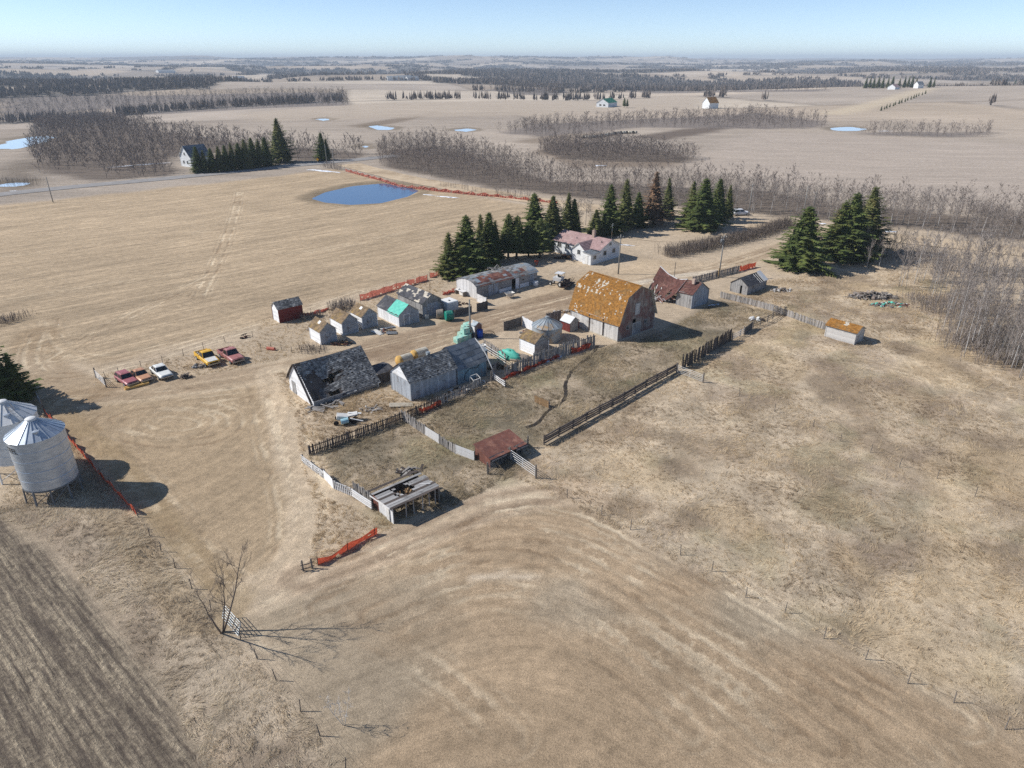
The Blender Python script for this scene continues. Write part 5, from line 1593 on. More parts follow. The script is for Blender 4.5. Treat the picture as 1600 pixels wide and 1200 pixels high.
# --- long shed with arched, rusty roof
x0, y0 = at(745, 467.5)
qs = empty('arched_shed', (x0, y0, 0), A41, 'long low shed with arched roof of rusty and grey sheets', 'shed')
LQ, WQ = 15.2, 6.2
arc = [(WQ * i / 10, 2.45 + .82 * math.sin(math.pi * i / 10) ** .8) for i in range(11)]
mb = MB(); boards(mb, (0, .02, 0), (0, 1, 0), (-1, 0, 0), WQ - .04, arc, bw=.3); mb.build('wall', MT['fence_pale'], qs)
mb = MB(); boards(mb, (LQ, .02, 0), (0, 1, 0), (1, 0, 0), WQ - .04, arc, bw=.3); mb.build('wall', MT['grey_board'], qs)
mb = MB(); boards(mb, (0, 0, 0), (1, 0, 0), (0, -1, 0), LQ, [(0, 2.45), (20, 2.45)], vertical=False, bw=.26, holes=[(8.6, 9.5, -.2, 2.0), (11.3, 11.8, 1.2, 1.6)]); mb.build('wall', MT['grey_board'], qs)
mb = MB(); boards(mb, (0, WQ, 0), (1, 0, 0), (0, 1, 0), LQ, [(0, 2.45), (20, 2.45)], vertical=False, bw=.26); mb.build('wall', MT['grey_board'], qs)
D = MB()
for i in range(10):
    (s0, z0), (s1, z1) = arc[i], arc[i + 1]
    D.hexa([(-.2, s0, z0), (LQ + .2, s0, z0), (LQ + .2, s1, z1), (-.2, s1, z1), (-.2, s0, z0 + .05), (LQ + .2, s0, z0 + .05), (LQ + .2, s1, z1 + .05), (-.2, s1, z1 + .05)])
ro = D.build('roof', MT['grey_board'], qs)
sheets = {'rust_sheet': MB(), 'steel_dull': MB(), 'old_shingle': MB()}
ncol = 17
for c_ in range(ncol):
    X0, X1 = -.22 + c_ * (LQ + .44) / ncol, -.22 + (c_ + 1) * (LQ + .44) / ncol + .03
    for i in range(10):
        (s0, z0), (s1, z1) = arc[i], arc[i + 1]
        if i == 0: s0 -= .25; z0 -= .2
        if i == 9: s1 += .25; z1 -= .2
        if c_ >= 14: k_ = 'steel_dull'
        elif i >= 4: k_ = 'steel_dull' if rng.random() < .45 else 'old_shingle'
        else: k_ = 'rust_sheet' if (c_ in (2, 3, 5, 6, 7, 9) and i < 4) or rng.random() < .25 else ('old_shingle' if rng.random() < .7 else 'steel_dull')
        if rng.random() < .05: continue
        kz = .065 + .012 * (c_ % 2) + rng.uniform(0, .01)
        sheets[k_].face([(X0, s0, z0 + kz), (X1, s0, z0 + kz), (X1, s1, z1 + kz), (X0, s1, z1 + kz)])
        if rng.random() < .05 and c_ < 14:
            sheets['steel_dull'].face([(X0 + .1, s0 + .1, z0 + kz + .03), (X1 - .3, s0 + .1, z0 + kz + .04), (X1 - .3, s1 - .2, z1 + kz + .02), (X0 + .1, s1 - .2, z1 + kz + .03)])
for k_, m_ in sheets.items(): m_.build('roof_sheets', MT[k_], ro)['kind'] = 'stuff'
mb = MB()
for i in range(14): mb.bar((6.5 + rng.uniform(-1.6, 3), 3.6 + rng.uniform(-.5, 1.2), 3.2), (7 + rng.uniform(-1, 3), 4.4 + rng.uniform(-.6, .9), 3.4 + rng.random() * .35), .12, .05)
mb.build('torn_boards', MT['fence_wood'], qs)
door(qs, 'fr', 2.7, 3.9, 0, 2.1, 'grey_paint_shade'); door(qs, 'fr', 4.1, 5.2, 0, 2.1, 'grey_paint_shade'); door(qs, 'fr', 9.5, 10.4, 0, 2.1, 'white_board', name='open_door'); door(qs, 'fr', 13.2, 14.3, 0, 2.1, 'grey_paint_shade')
mb = MB()
for a_, b_ in ((5.4, 8.4), (10.6, 13.0)): boards(mb, (a_, -.05, 0), (1, 0, 0), (0, -1, 0), b_ - a_, [(0, .75), (9, .75)], vertical=False, bw=.25)
mb.build('white_skirting', MT['white_board'], qs)
# plank pen in front of the arched shed
def panel_fence(name, label, a_, b_, h, mat, n=None, bw=.22, vertical=True, group=None, cat='fence', z0=-.15):
    p, q_ = Vector(at(*a_)), Vector(at(*b_))
    d = q_ - p; L = d.length; ang = math.atan2(d.y, d.x)
    root = empty(name, (p.x, p.y, gz(p.x, p.y)), ang, label, cat, group)
    if vertical:
        m = max(2, round(L / bw)); ww = L / m
        shared = []
        for k in range(4):
            mb = MB(); mb.box((0, 0, (h + z0) / 2 + .0), (ww - .015, .03, (h - z0) * (1 + .03 * (k - 1.5)))); shared.append(mb.mesh('board', MT[mat]))
        for i in range(m):
            link('board', shared[rng.randrange(4)], root, ((i + .5) * ww, rng.uniform(-.01, .01), rng.uniform(-.04, .04)))
    else:
        m = max(2, round((h - z0) / bw)); hh = (h - z0) / m
        mb = MB(); mb.box((L / 2, 0, hh / 2), (L, .03, hh - .02)); me_ = mb.mesh('board', MT[mat])
        for i in range(m): link('board', me_, root, (0, rng.uniform(-.012, .012), z0 + i * hh))
    k = max(2, int(L / 2.4) + 1)
    mb = MB(); mb.box((0, .09, h / 2 - .1), (.12, .12, h + .3)); pm = mb.mesh('post', MT['post'])
    for i in range(k): link('post', pm, root, (L * i / (k - 1), 0, 0))
    mb = MB(); mb.box((L / 2, .05, h * .75), (L, .05, .1)); mb.box((L / 2, .05, h * .25), (L, .05, .1)); mb.build('rail', MT['post'], root)
    return root
panel_fence('board_fence', 'pale board fence panel at the near corner of the arched shed', (745, 471), (760, 478), 1.5, 'fence_pale')
panel_fence('board_fence', 'dark board panel leaning out from the pale one by the arched shed', (761, 483), (745, 487), 1.5, 'panel_dark')
panel_fence('board_fence', 'dark low board panel right of the green wrapped bale', (712, 495), (737, 488), 1.2, 'panel_dark')
panel_fence('board_fence', 'dark board windbreak left of the old round bin', (788, 517), (815, 509), 1.6, 'panel_dark')  # dark board colour stands for shade on the side facing the camera
panel_fence('board_fence', 'white board windbreak touching the old round bin', (816, 509), (832, 518), 1.7, 'white_board')

# --- farmhouse
H = house('farmhouse', 'white farmhouse with faded red roof, chimney and front porch', 'house', None, 7.2, 13.2, 'y', [(0, 2.9), (3.6, 4.5), (7.2, 2.9)], wall='siding', roof='red_roof', deck='trim', vertical=False, bw=.22, over=.45, rowh=.3, colw=.5, jit=.004, pos=(19.0, 146.0), rz=R(44))
window(H, 'fr', 1.3, 2.3, 1.3, 2.3); window(H, 'fr', 4.4, 5.4, 1.3, 2.3); window(H, 'fr', 3.2, 3.9, 3.2, 3.8)
for s in (6.6, 8.8, 11.2): window(H, 'fl', s, s + 1.1, 1.35, 2.35)
def wing(root, o, LX, LY, prof, name, wallm, roofm, over=.25):
    """part of a house with its ridge along local x, projecting to the front left"""
    mb = MB()
    boards(mb, (o[0], o[1], 0), (1, 0, 0), (0, -1, 0), LX, [(0, prof[0][1]), (99, prof[0][1])], vertical=False, bw=.22, jit=.003)
    boards(mb, (o[0], o[1] + LY, 0), (1, 0, 0), (0, 1, 0), LX, [(0, prof[-1][1]), (99, prof[-1][1])], vertical=False, bw=.22, jit=.003)
    boards(mb, (o[0], o[1] + .03, 0), (0, 1, 0), (-1, 0, 0), LY - .06, prof, vertical=False, bw=.22, jit=.003)
    wl = mb.build(name, MT[wallm], root)
    D, SH = MB(), MB()
    for (s0, z0), (s1, z1) in zip(prof[:-1], prof[1:]):
        e, rr = ((s0, z0), (s1, z1)) if z1 >= z0 else ((s1, z1), (s0, z0))
        ln = math.hypot(rr[0] - e[0], rr[1] - e[1]); dx, dz = (rr[0] - e[0]) / ln, (rr[1] - e[1]) / ln
        e = (e[0] - dx * over, e[1] - dz * over)
        roof_plane(D, SH, (o[0] - over, o[1] + e[0], e[1] + .05), (o[0] + LX, o[1] + e[0], e[1] + .05), (o[0] + LX, o[1] + rr[0], rr[1] + .05), (o[0] - over, o[1] + rr[0], rr[1] + .05), max(3, int(ln / .3)), max(3, int(LX / .5)))
    rf = D.build('wing_roof', MT['trim'], root); SH.build('shingles', MT[roofm], rf)
    return wl
wing(H, (-2.2, 2.3), 5.6, 3.6, [(0, 2.6), (1.8, 4.0), (3.6, 2.6)], 'wing', 'siding', 'red_roof')
window(H, 'fl', 3.6, 4.4, 1.5, 2.5, x0=-2.2)
wing(H, (-3.0, -.1), 3.0, 2.35, [(0, 2.3), (2.35, 2.55)], 'porch', 'siding', 'patch_roof')
window(H, 'fr', -2.2, -1.3, 1.1, 1.9, y0=-.1); door(H, 'fl', .7, 1.5, .1, 2.0, 'trim', proud=3.05, bw=.8, battens=False)
mb = MB(); mb.box((3.2, 4.4, 4.9), (.62, .62, 1.6)); mb.box((3.2, 4.4, 5.73), (.74, .74, .1)); mb.tube([(3.2, 4.4, 5.7), (3.2, 4.4, 6.15)], .14, 8); mb.build('chimney', MT['chimney'], H)
mb = MB()
for (a_, b_) in ((1.6, 8.0), (2.0, 1.2), (5.4, 6.0)): mb.tube([(a_, b_, 3.4 if a_ < 3 else 4), (a_, b_, 2.9 + a_ / 3.6 * 1.6 + .4 if a_ < 3.6 else 4.5)], .1, 8)
mb.build('roof_vents', MT['grey_metal'], H)
mb = MB(); mb.tube([(5.2, 1.0, 4.0), (5.2, 1.0, 7.6)], .035, 5); mb.bar((4.6, 1.0, 7.0), (5.8, 1.0, 7.2), .04, .04); mb.bar((4.8, 1.0, 7.4), (5.6, 1.0, 7.5), .04, .04); mb.build('aerial', MT['steel_dull'], H)

# --- collapsed house beside the barn
cx_, cy_ = at(1079.5, 482.5)
Cc = house('collapsed_house', 'caved in house with broken rusty red roof beside the barn', 'house', (1079.5, 482.5), 5.0, 3.2, 'y', [(0, 2.6), (2.5, 4.3), (5.0, 2.6)], wall='grey_paint_shade', roof='dkred_roof', deck='fence_dark', vertical=True, bw=.25, over=.15, wall_mats={'fl': 'grey_board'}, sag=lambda i, u, v: -.2 * u, miss=lambda i, u, v: rng.random() < .06)
D, SH = MB(), MB()
sgc = lambda u, v: -1.6 * math.sin(math.pi * u) * (1 - v * .55) - .7 * (1 - v) * u
roof_plane(D, SH, (-.6, 3.0, 2.3), (-.9, 9.6, 1.5), (2.6, 9.4, 5.2), (2.4, 3.0, 4.2), 14, 20, sgc, hole=lambda u, v: (u > .66 and v < .34 + .16 * math.sin(u * 40)) or math.hypot((u - .35) / .1, (v - .3) / .16) < .8 + .3 * math.sin(u * 60 + v * 30))
roof_plane(D, SH, (5.6, 3.0, 2.0), (5.9, 9.6, 1.8), (2.6, 9.4, 5.2), (2.4, 3.0, 4.2), 14, 20, lambda u, v: -1.1 * math.sin(math.pi * u) * (1 - v * .3))
rf = D.build('fallen_roof', MT['fence_dark'], Cc); SH.build('shingles', MT['dkred_roof'], rf)
mb = MB(); mb.tube([(2.4, 3.0, 4.28), (2.45, 5.0, 3.75), (2.5, 7.4, 4.3), (2.6, 9.4, 5.3)], .1, 5); mb.build('ridge_board', MT['fence_pale'], rf)
mb = MB()
for i in range(40):
    p = Vector((rng.uniform(-2.2, .6), rng.uniform(4.5, 10.2), rng.uniform(.05, .5)))
    q_ = p + Vector((rng.uniform(-1, 1), rng.uniform(-1, 1), rng.uniform(-.1, .9)))
    mb.bar(p, q_, rng.uniform(.08, .2), .04)
for i in range(5): mb.bar((-.8 + .2 * i, 9.0 - i * .9, .2), (1.3, 9.4 - i * 1.0, 3.2 - .3 * i), .12, .06)
mb.build('broken_boards', MT['fence_pale'], Cc)
mb = MB(); boards(mb, (-.7, 9.5, 0), (1, 0, 0), (0, 1, 0), 6.2, [(0, 1.3), (3.2, 4.2), (6.2, 1.3)], bw=.25, missing=.15); mb.build('wall', MT['grey_board'], Cc)
mb = MB(); boards(mb, (5.6, 3.2, 0), (0, 1, 0), (1, 0, 0), 6.2, [(0, 1.8), (9, 1.6)], bw=.25, missing=.1); mb.build('wall', MT['grey_board'], Cc)
mb = MB(); mb.box((1.8, 1.2, 4.4), (.5, .5, .9)); mb.build('chimney', MT['chimney'], Cc)
mb = MB()
for i in range(6): mb.blob((-2.0 + rng.uniform(-.6, .9), 9.0 + rng.uniform(-2.5, 1.2), .3), (.5, .45, .3), i, 8, 5, .3)
mb.build('insulation_heap', MT['white_junk'], Cc)

# --- grey shed with open rafters
def holeG(i, u, v): return i == 0 and .58 < u < .86 and v > .05
GS = house('open_rafter_shed', 'grey shed with bare rafters showing through its roof', 'shed', (1166.5, 461.5), 6.6, 3.6, 'x', [(0, 1.75), (1.8, 3.0), (3.6, 1.75)], wall='grey_board', roof='dark_felt', deck='fence_dark', vertical=True, bw=.22, over=.15, hole=holeG, rowh=.4, colw=.7,
           holes={'fl': [(1.1, 2.0, -.3, 1.6)]})
mb = MB()
for i in range(10): mb.bar((.3 + i * .66, -.1, 1.66), (.3 + i * .66, 1.8, 2.98), .07, .1)
mb.build('rafters', MT['fence_pale'], GS)
door(GS, 'fl', 1.5, 2.0, -.1, 1.6, 'grey_board')
mb = MB(); mb.hexa([(5.6, -.2, 1.72), (6.85, -.2, 1.72), (6.85, 1.8, 3.12), (5.6, 1.8, 3.12), (5.6, -.2, 1.78), (6.85, -.2, 1.78), (6.85, 1.8, 3.18), (5.6, 1.8, 3.18)]); mb.build('roof_sheet', MT['white_metal'], GS)
# --- little shed with orange lichen roof on the right
MS = house('lichen_roof_shed', 'small grey shed with orange lichen roof at the end of the board fence', 'shed', (1334, 539), 2.9, 4.7, 'y', [(0, 2.0), (1.45, 2.75), (2.9, 2.0)], wall='barn_low', roof='lichen', deck='pale_deck', vertical=False, bw=.22, over=.22, miss=lambda i, u, v: .4 < u < .52 and v > .6 or rng.random() < .01)
# --- small shed in front of the old bin
g = house('moss_roof_shed', 'small white shed with mossy brown roof in front of the old round bin', 'shed', (835, 556), 2.9, 3.3, 'y', [(0, 1.95), (1.45, 3.0), (2.9, 1.95)], wall='white_board', roof='brown_shingle', vertical=False, bw=.24, over=.15, wall_mats={'fr': 'grey_board'})
g = house('red_hut', 'tiny red hut with white metal roof next to the barn', 'hut', (890, 519), 2.0, 2.0, 'y', [(0, 1.6), (1.0, 2.35), (2.0, 1.6)], wall='redshed', roof='white_metal', deck='trim', vertical=True, bw=.2, over=.18, rowh=.5, colw=.6, wall_mats={'fr': 'grey_board'})
g = house('outhouse', 'narrow red and white outhouse with shiny tin roof by the power pole', 'outhouse', (742.5, 527.5), 1.3, 1.4, 'y', [(0, 2.0), (.65, 2.45), (1.3, 2.0)], wall='red_board', roof='steel_dull', deck='trim', vertical=True, bw=.18, over=.15, rowh=.4, colw=.5, wall_mats={'fl': 'white_board'})

# --- rust roofed shelter
x0, y0 = at(766, 732)
RS = empty('rusty_shelter', (x0, y0, 0), A41, 'low open shelter with rusty sheet metal roof in the corral', 'shed')
mb = MB(); boards(mb, (0, 0, 0), (0, 1, 0), (-1, 0, 0), 2.6, [(0, 1.0), (2.6, 1.7)], bw=.45); mb.build('wall', MT['rust_sheet'], RS)
mb = MB(); boards(mb, (0, 2.6, 0), (1, 0, 0), (0, 1, 0), 4.7, [(0, 1.7), (9, 1.7)], bw=.25); mb.build('wall', MT['fence_dark'], RS)
mb = MB(); boards(mb, (4.7, 0, 0), (0, 1, 0), (1, 0, 0), 2.6, [(0, 1.3), (2.6, 1.7)], bw=.25); mb.build('wall', MT['fence_dark'], RS)
for X in (0.1, 1.6, 3.1, 4.6):
    mb = MB(); mb.tube([(X, .05, -.2), (X, .05, 1.25)], .07, 6); mb.build('post', MT['post'], RS)
for i in range(6):
    mb = MB()
    X0, X1 = -.2 + i * .87, -.2 + (i + 1) * .87 + .04
    k = .05 + .012 * (i % 2)
    n = 6
    for j in range(n):
        u0, u1 = j / n, (j + 1) / n
        za = lambda u: 1.22 + .62 * u + k
        mb.hexa([(X0, -.35 + 3.1 * u0, za(u0)), (X1, -.35 + 3.1 * u0, za(u0)), (X1, -.35 + 3.1 * u1, za(u1)), (X0, -.35 + 3.1 * u1, za(u1)),
                 (X0, -.35 + 3.1 * u0, za(u0) + .015), (X1, -.35 + 3.1 * u0, za(u0) + .015), (X1, -.35 + 3.1 * u1, za(u1) + .015), (X0, -.35 + 3.1 * u1, za(u1) + .015)], .3 + .1 * i)
    mb.build('roof_sheet', MT['rust_sheet'], RS)
mb = MB()
for (a_, b_) in ((-.1, 2.0), (3.4, 5.1)): mb.hexa([(a_, -.55, 1.12), (b_, -.55, 1.12), (b_, .1, 1.36), (a_, .1, 1.36), (a_, -.55, 1.16), (b_, -.55, 1.16), (b_, .1, 1.4), (a_, .1, 1.4)])
mb.build('felt_edge', MT['dark_felt'], RS)

# --- open fronted shelter with a hole in its roof
x0, y0 = at(615, 819)
OS = empty('open_front_shelter', (x0, y0, 0), A41, 'open fronted cattle shelter with a hole broken in its plank roof', 'shed')
LXo, LYo = 5.3, 4.0
zr = lambda y_: 1.85 - .03 * y_
def hole_o(cx, cy): return math.hypot((cx - 2.5) / 1.05, (cy - 2.0) / .95) < 1 + .25 * math.sin(cx * 9 + cy * 5)
mb = MB(); boards(mb, (0, 0, 0), (0, 1, 0), (-1, 0, 0), 2.6, [(0, 1.75), (4, 1.45)], bw=.5); mb.build('wall', MT['white_metal'], OS)
mb = MB(); boards(mb, (0, 2.6, 0), (0, 1, 0), (-1, 0, 0), 1.0, [(0, 1.5), (4, 1.4)], bw=.3); mb.build('wall', MT['rust_sheet'], OS)
mb = MB(); boards(mb, (0, LYo, 0), (1, 0, 0), (0, 1, 0), LXo, [(0, 1.35), (9, 1.35)], bw=.22); mb.build('wall', MT['fence_dark'], OS)
mb = MB(); boards(mb, (LXo, 0, 0), (0, 1, 0), (1, 0, 0), LYo, [(0, 1.75), (4, 1.35)], bw=.22); mb.build('wall', MT['fence_dark'], OS)
for X in (.1, 1.5, 2.4, 3.4, 4.2, 4.9, 5.4):
    mb = MB(); mb.tube([(X, .06, -.2), (X + rng.uniform(-.05, .05), .06, 1.78)], .06, 6); mb.build('post', MT['fence_wood'], OS)
npl = 13
for i in range(npl):
    ya, yb = -.2 + i * (LYo + .4) / npl, -.2 + (i + 1) * (LYo + .4) / npl - .02
    ym = (ya + yb) / 2
    X = -.25
    if i in (9, 11): continue
    end = LXo + .25 + rng.uniform(-.25, .1)
    while X < end - .05:
        X2 = min(X + rng.uniform(1.2, 2.6), end)
        segs, s_ = [], X
        st = X
        inside = hole_o(X + .01, ym)
        xx = X
        while xx < X2:
            h_ = hole_o(xx, ym)
            if h_ and not inside: segs.append((st, xx)); inside = True
            if not h_ and inside: st = xx; inside = False
            xx += .05
        if not inside: segs.append((st, X2))
        for a_, b_ in segs:
            if b_ - a_ < .08: continue
            k = rng.uniform(0, .03)
            mb = MB(); mb.hexa([(a_, ya, zr(ya) + k), (b_ - .01, ya, zr(ya) + k), (b_ - .01, yb, zr(yb) + k), (a_, yb, zr(yb) + k), (a_, ya, zr(ya) + k + .03), (b_ - .01, ya, zr(ya) + k + .03), (b_ - .01, yb, zr(yb) + k + .03), (a_, yb, zr(yb) + k + .03)])
            mb.build('plank', MT['grey_board'] if i % 3 else MT['fence_dark'], OS)
        X = X2
mb = MB()
for i in range(16): mb.bar((2.0 + rng.uniform(-.6, 1.2), 1.2 + rng.uniform(-.2, 1), .3), (2.3 + rng.uniform(-.6, 1.1), 1.5 + rng.uniform(-.4, .8), 1.3 + rng.random() * .9), .14, .04)
mb.build('broken_planks', MT['wood_inside'], OS)
mb = MB(); mb.bar((1.5, 2.2, 1.75), (2.0, 1.1, 1.85), .1, .05); mb.bar((3.2, 3.1, 1.6), (5.0, .9, 1.95), .1, .06); mb.bar((-.27, 0, 1.86), (-.27, 3.7, 1.44), .06, .12)
mb.build('loose_batten', MT['fence_pale'], OS)
mb = MB(); mb.box((-.08, .75, .75), (.05, .5, 1.3)); mb.build('white_board', MT['white_junk'], OS)

# ---------------------------------------------------------------- fences
def polyline(pts, step):
    pts = [Vector(p) for p in pts]; out = []
    carry = 0
    for a, b in zip(pts[:-1], pts[1:]):
        L = (b - a).length; s = carry
        while s < L:
            out.append((a.lerp(b, s / L), math.atan2(b.y - a.y, b.x - a.x))); s += step
        carry = s - L
    return out, pts

def fence(name, label, px, h, spacing, pick_w, mat, post_mat='post', ragged=.12, pointed=False, rails=(.3, .8), post_step=2.4, gapp=.04, lean=.04, cat='fence', group=None, rail_mat=None):
    """pickets or slabs nailed to rails: each picket is its own piece"""
    pts = P(*px)
    x0, y0 = pts[0]
    root = empty(name, (x0, y0, 0), 0, label, cat, group)
    pk, pts_ = polyline(pts, spacing)
    var = []
    for k in range(6):
        mb = MB(); hh = h * (1 + rng.uniform(-ragged, ragged)); w_ = pick_w * rng.uniform(.75, 1.15)
        if pointed: mb.hexa([(-w_ / 2, -.02, -.1), (w_ / 2, -.02, -.1), (w_ / 2, .02, -.1), (-w_ / 2, .02, -.1), (-w_ / 4, -.02, hh), (w_ / 4, -.02, hh), (w_ / 4, .02, hh), (-w_ / 4, .02, hh)], k / 5)
        else: mb.hexa([(-w_ / 2, -.015, -.1), (w_ / 2, -.015, -.1), (w_ / 2, .015, -.1), (-w_ / 2, .015, -.1), (-w_ / 2, -.015, hh), (w_ / 2, -.015, hh * rng.uniform(.97, 1)), (w_ / 2, .015, hh), (-w_ / 2, .015, hh)], k / 5)
        var.append(mb.mesh('picket', MT[mat]))
    for p, a in pk:
        if rng.random() < gapp: continue
        link('picket', var[rng.randrange(6)], root, (p.x - x0 + rng.uniform(-.01, .01), p.y - y0, gz(p.x, p.y)), (rng.gauss(0, lean), rng.gauss(0, lean), a))
    mb = MB(); mb.tube([(0, 0, -.3), (0, 0, h * 1.02)], [.07, .06], 6); pm = mb.mesh('post', MT[post_mat])
    ps, _ = polyline(pts, post_step)
    for p, a in ps: link('post', pm, root, (p.x - x0 - math.sin(a) * .08, p.y - y0 + math.cos(a) * .08, gz(p.x, p.y)), (rng.gauss(0, .03), rng.gauss(0, .03), 0))
    for a, b in zip(pts_[:-1], pts_[1:]):
        za, zb = gz(a.x, a.y), gz(b.x, b.y); n = (b - a).normalized(); off = Vector((-n.y, n.x)) * .045
        for r_ in rails:
            mb = MB(); mb.bar((a.x - x0 + off.x, a.y - y0 + off.y, za + h * r_), (b.x - x0 + off.x, b.y - y0 + off.y, zb + h * r_), .04, .10); mb.build('rail', MT[rail_mat or mat], root)
    return root

def rails_fence(name, label, px, hs, post_step, mat='fence_wood', post_mat='post', h=1.35, thick=.09, extra=None, cat='fence', group=None):
    pts = P(*px); x0, y0 = pts[0]
    root = empty(name, (x0, y0, 0), 0, label, cat, group)
    ps, _ = polyline(pts, post_step)
    ps.append((Vector(pts[-1]), ps[-1][1]))
    mb = MB(); mb.tube([(0, 0, -.3), (0, 0, h)], [.09, .075], 6); pm = mb.mesh('post', MT[post_mat])
    for p, a in ps: link('post', pm, root, (p.x - x0, p.y - y0, gz(p.x, p.y)), (rng.gauss(0, .03), rng.gauss(0, .03), 0))
    for (p, a), (q_, b) in zip(ps[:-1], ps[1:]):
        if (q_ - p).length < .2: continue
        n = (q_ - p).normalized(); off = Vector((n.y, -n.x)) * .1
        for z in hs:
            mb = MB()
            A = Vector((p.x - x0 + off.x, p.y - y0 + off.y, gz(p.x, p.y) + z + rng.uniform(-.05, .05))); B = Vector((q_.x - x0 + off.x, q_.y - y0 + off.y, gz(q_.x, q_.y) + z + rng.uniform(-.05, .05)))
            mb.tube([A - (B - A).normalized() * .2, A.lerp(B, .5) - Vector((0, 0, rng.uniform(0, .05))), B + (B - A).normalized() * .2], thick / 2, 5); mb.build('rail', MT[mat], root)
    return root

def net(name, label, px, h, mat='orange_net', posts=3.0, sag=.35, seed=0, group='orange plastic snow fences', lift=0.0, flop=.07):
    """plastic snow fence: a torn, sagging strip of small bars on thin posts"""
    qq = random.Random(seed)
    pts = P(*px); x0, y0 = pts[0]
    root = empty(name, (x0, y0, 0), 0, label, 'snow fence', group)
    st, _ = polyline(pts, .35)
    ps, _ = polyline(pts, posts)
    mb = MB(); mb.tube([(0, 0, -.2), (0, 0, h + .25)], .03, 5); pm = mb.mesh('post', MT['dark_metal'])
    for p, a in ps: link('post', pm, root, (p.x - x0, p.y - y0, gz(p.x, p.y)), (qq.gauss(0, .06), qq.gauss(0, .06), 0))
    mb = MB(); rows = 5; grid = []
    for i, (p, a) in enumerate(st):
        s_ = i * .35; m_ = h * (1 - sag * abs(math.sin(s_ / posts * math.pi)) ** 1.5 * (0.6 + .8 * float(vn(np.array([s_ * .2]), np.array([seed * 3.]), 7)[0])))
        z = gz(p.x, p.y); col_ = []
        for j in range(rows + 1):
            o_ = (qq.random() - .5) * flop + (1 - j / rows) * .05
            col_.append((p.x - x0 - math.sin(a) * o_, p.y - y0 + math.cos(a) * o_, z + lift + m_ * j / rows + qq.uniform(-.015, .015)))
        grid.append(col_)
    for i in range(len(grid) - 1):
        for j in range(rows):
            if qq.random() < .06: continue
            mb.face([grid[i][j], grid[i + 1][j], grid[i + 1][j + 1], grid[i][j + 1]], qq.random())
    mb.build('netting', MT[mat], root)
    return root

def pipe_gate(name, label, a_, b_, h=1.25, bars=5, mat='white_metal', lean=0.0, cat='gate', group=None):
    p, q_ = Vector(at(*a_)), Vector(at(*b_)); d = q_ - p; L = d.length
    root = empty(name, (p.x, p.y, gz(p.x, p.y)), math.atan2(d.y, d.x), label, cat, group)
    root.rotation_euler = (lean, 0, math.atan2(d.y, d.x))
    for i in range(bars):
        z = .22 + (h - .22) * i / (bars - 1)
        mb = MB(); mb.tube([(.05, 0, z), (L - .05, 0, z)], .024, 6); mb.build('bar', MT[mat], root)
    mb = MB(); mb.tube([(0, .0, .2), (0, .0, h)], .03, 6); um = mb.mesh('upright', MT[mat])
    for X in (.05, L / 2, L - .05): link('upright', um, root, (X, 0, 0))
    mb = MB(); mb.tube([(0, 0, -.2), (0, 0, h + .35)], .09, 7); pm = mb.mesh('post', MT['post'])
    if lean == 0:
        link('post', pm, root, (-.12, 0, 0)); link('post', pm, root, (L + .12, 0, 0))
    return root

fence('picket_fence', 'dark picket fence along the back of the near corral', [(484, 712), (560, 684), (645, 652), (700, 627)], 1.25, .2, .17, 'fence_dark', pointed=True, gapp=.06)
fence('picket_fence', 'grey picket fence in front of the patched shed', [(684, 636), (720, 620), (751, 604)], 1.25, .24, .16, 'fence_wood', gapp=.04)
fence('slat_fence', 'grey slat fence running from the dark pickets toward the rusty shelter', [(628, 656), (664, 680)], 1.3, .2, .17, 'fence_wood', gapp=.02)
panel_fence('board_fence', 'white board panel in the slat fence, nearer the dark pickets', (664, 680), (686, 694), 1.2, 'fence_pale', bw=.4, vertical=False)
fence('slat_fence', 'short grey slat stretch between the two white panels', [(686, 694), (712, 710)], 1.2, .2, .17, 'fence_wood', gapp=.02)
panel_fence('board_fence', 'white board panel touching the rusty shelter', (712, 710), (741, 721), 1.2, 'fence_pale', bw=.4, vertical=False)
rails_fence('rail_fence', 'low white rail fence at the left corner of the near corral', [(474, 722), (506, 746)], (.3, .55, .85), 2.0, 'fence_pale', h=1.0)
fence('slat_fence', 'low white slatted stretch at the left corner of the near corral', [(474, 724), (506, 748)], .75, .25, .12, 'fence_pale', rails=(.9,), gapp=.05)
panel_fence('board_fence', 'white solid panel between rail fence and slatted gate', (507, 748), (521, 763), 1.1, 'white_board', bw=.5)
fence('slatted_gate', 'white slatted gate left of the open fronted shelter', [(522, 764), (551, 776)], 1.0, .26, .11, 'fence_pale', rails=(.12, .5, .92), gapp=0, lean=.01, cat='gate')
rails_fence('rail_fence', 'white plank rails joining the gate to the open fronted shelter', [(554, 778), (581, 796)], (.25, .5, .75, 1.0), 3.0, 'fence_pale', h=1.15, thick=.2)
fence('slat_fence', 'grey slat screen standing behind the white plank rails', [(553, 770), (581, 787)], 1.35, .2, .18, 'fence_wood', gapp=.02)
fence('slab_fence', 'tall ragged slab fence between patched shed and barn', [(790, 590), (840, 568), (880, 556), (930, 539)], 1.9, .19, .19, 'fence_wood', ragged=.2, gapp=.05, lean=.05)
fence('slab_fence', 'ragged slab screen in front of the turquoise tarp', [(768, 596), (775, 580)], 1.5, .2, .18, 'fence_wood', ragged=.15, gapp=.05)
rails_fence('rail_fence', 'pale rails with slabs beside the turquoise tarp heap', [(756, 548), (790, 570)], (.4, .8, 1.2), 2.2, 'fence_pale')
rails_fence('rail_fence', 'short pale rail fence jutting from the corner of the slab fence', [(770, 592), (789, 606)], (.3, .6, .9), 1.5, 'fence_pale', h=1.0, thick=.14)
fence('slab_fence', 'low slabs behind the pale rails by the tarp', [(757, 541), (790, 563)], 1.2, .25, .16, 'fence_wood', gapp=.2)
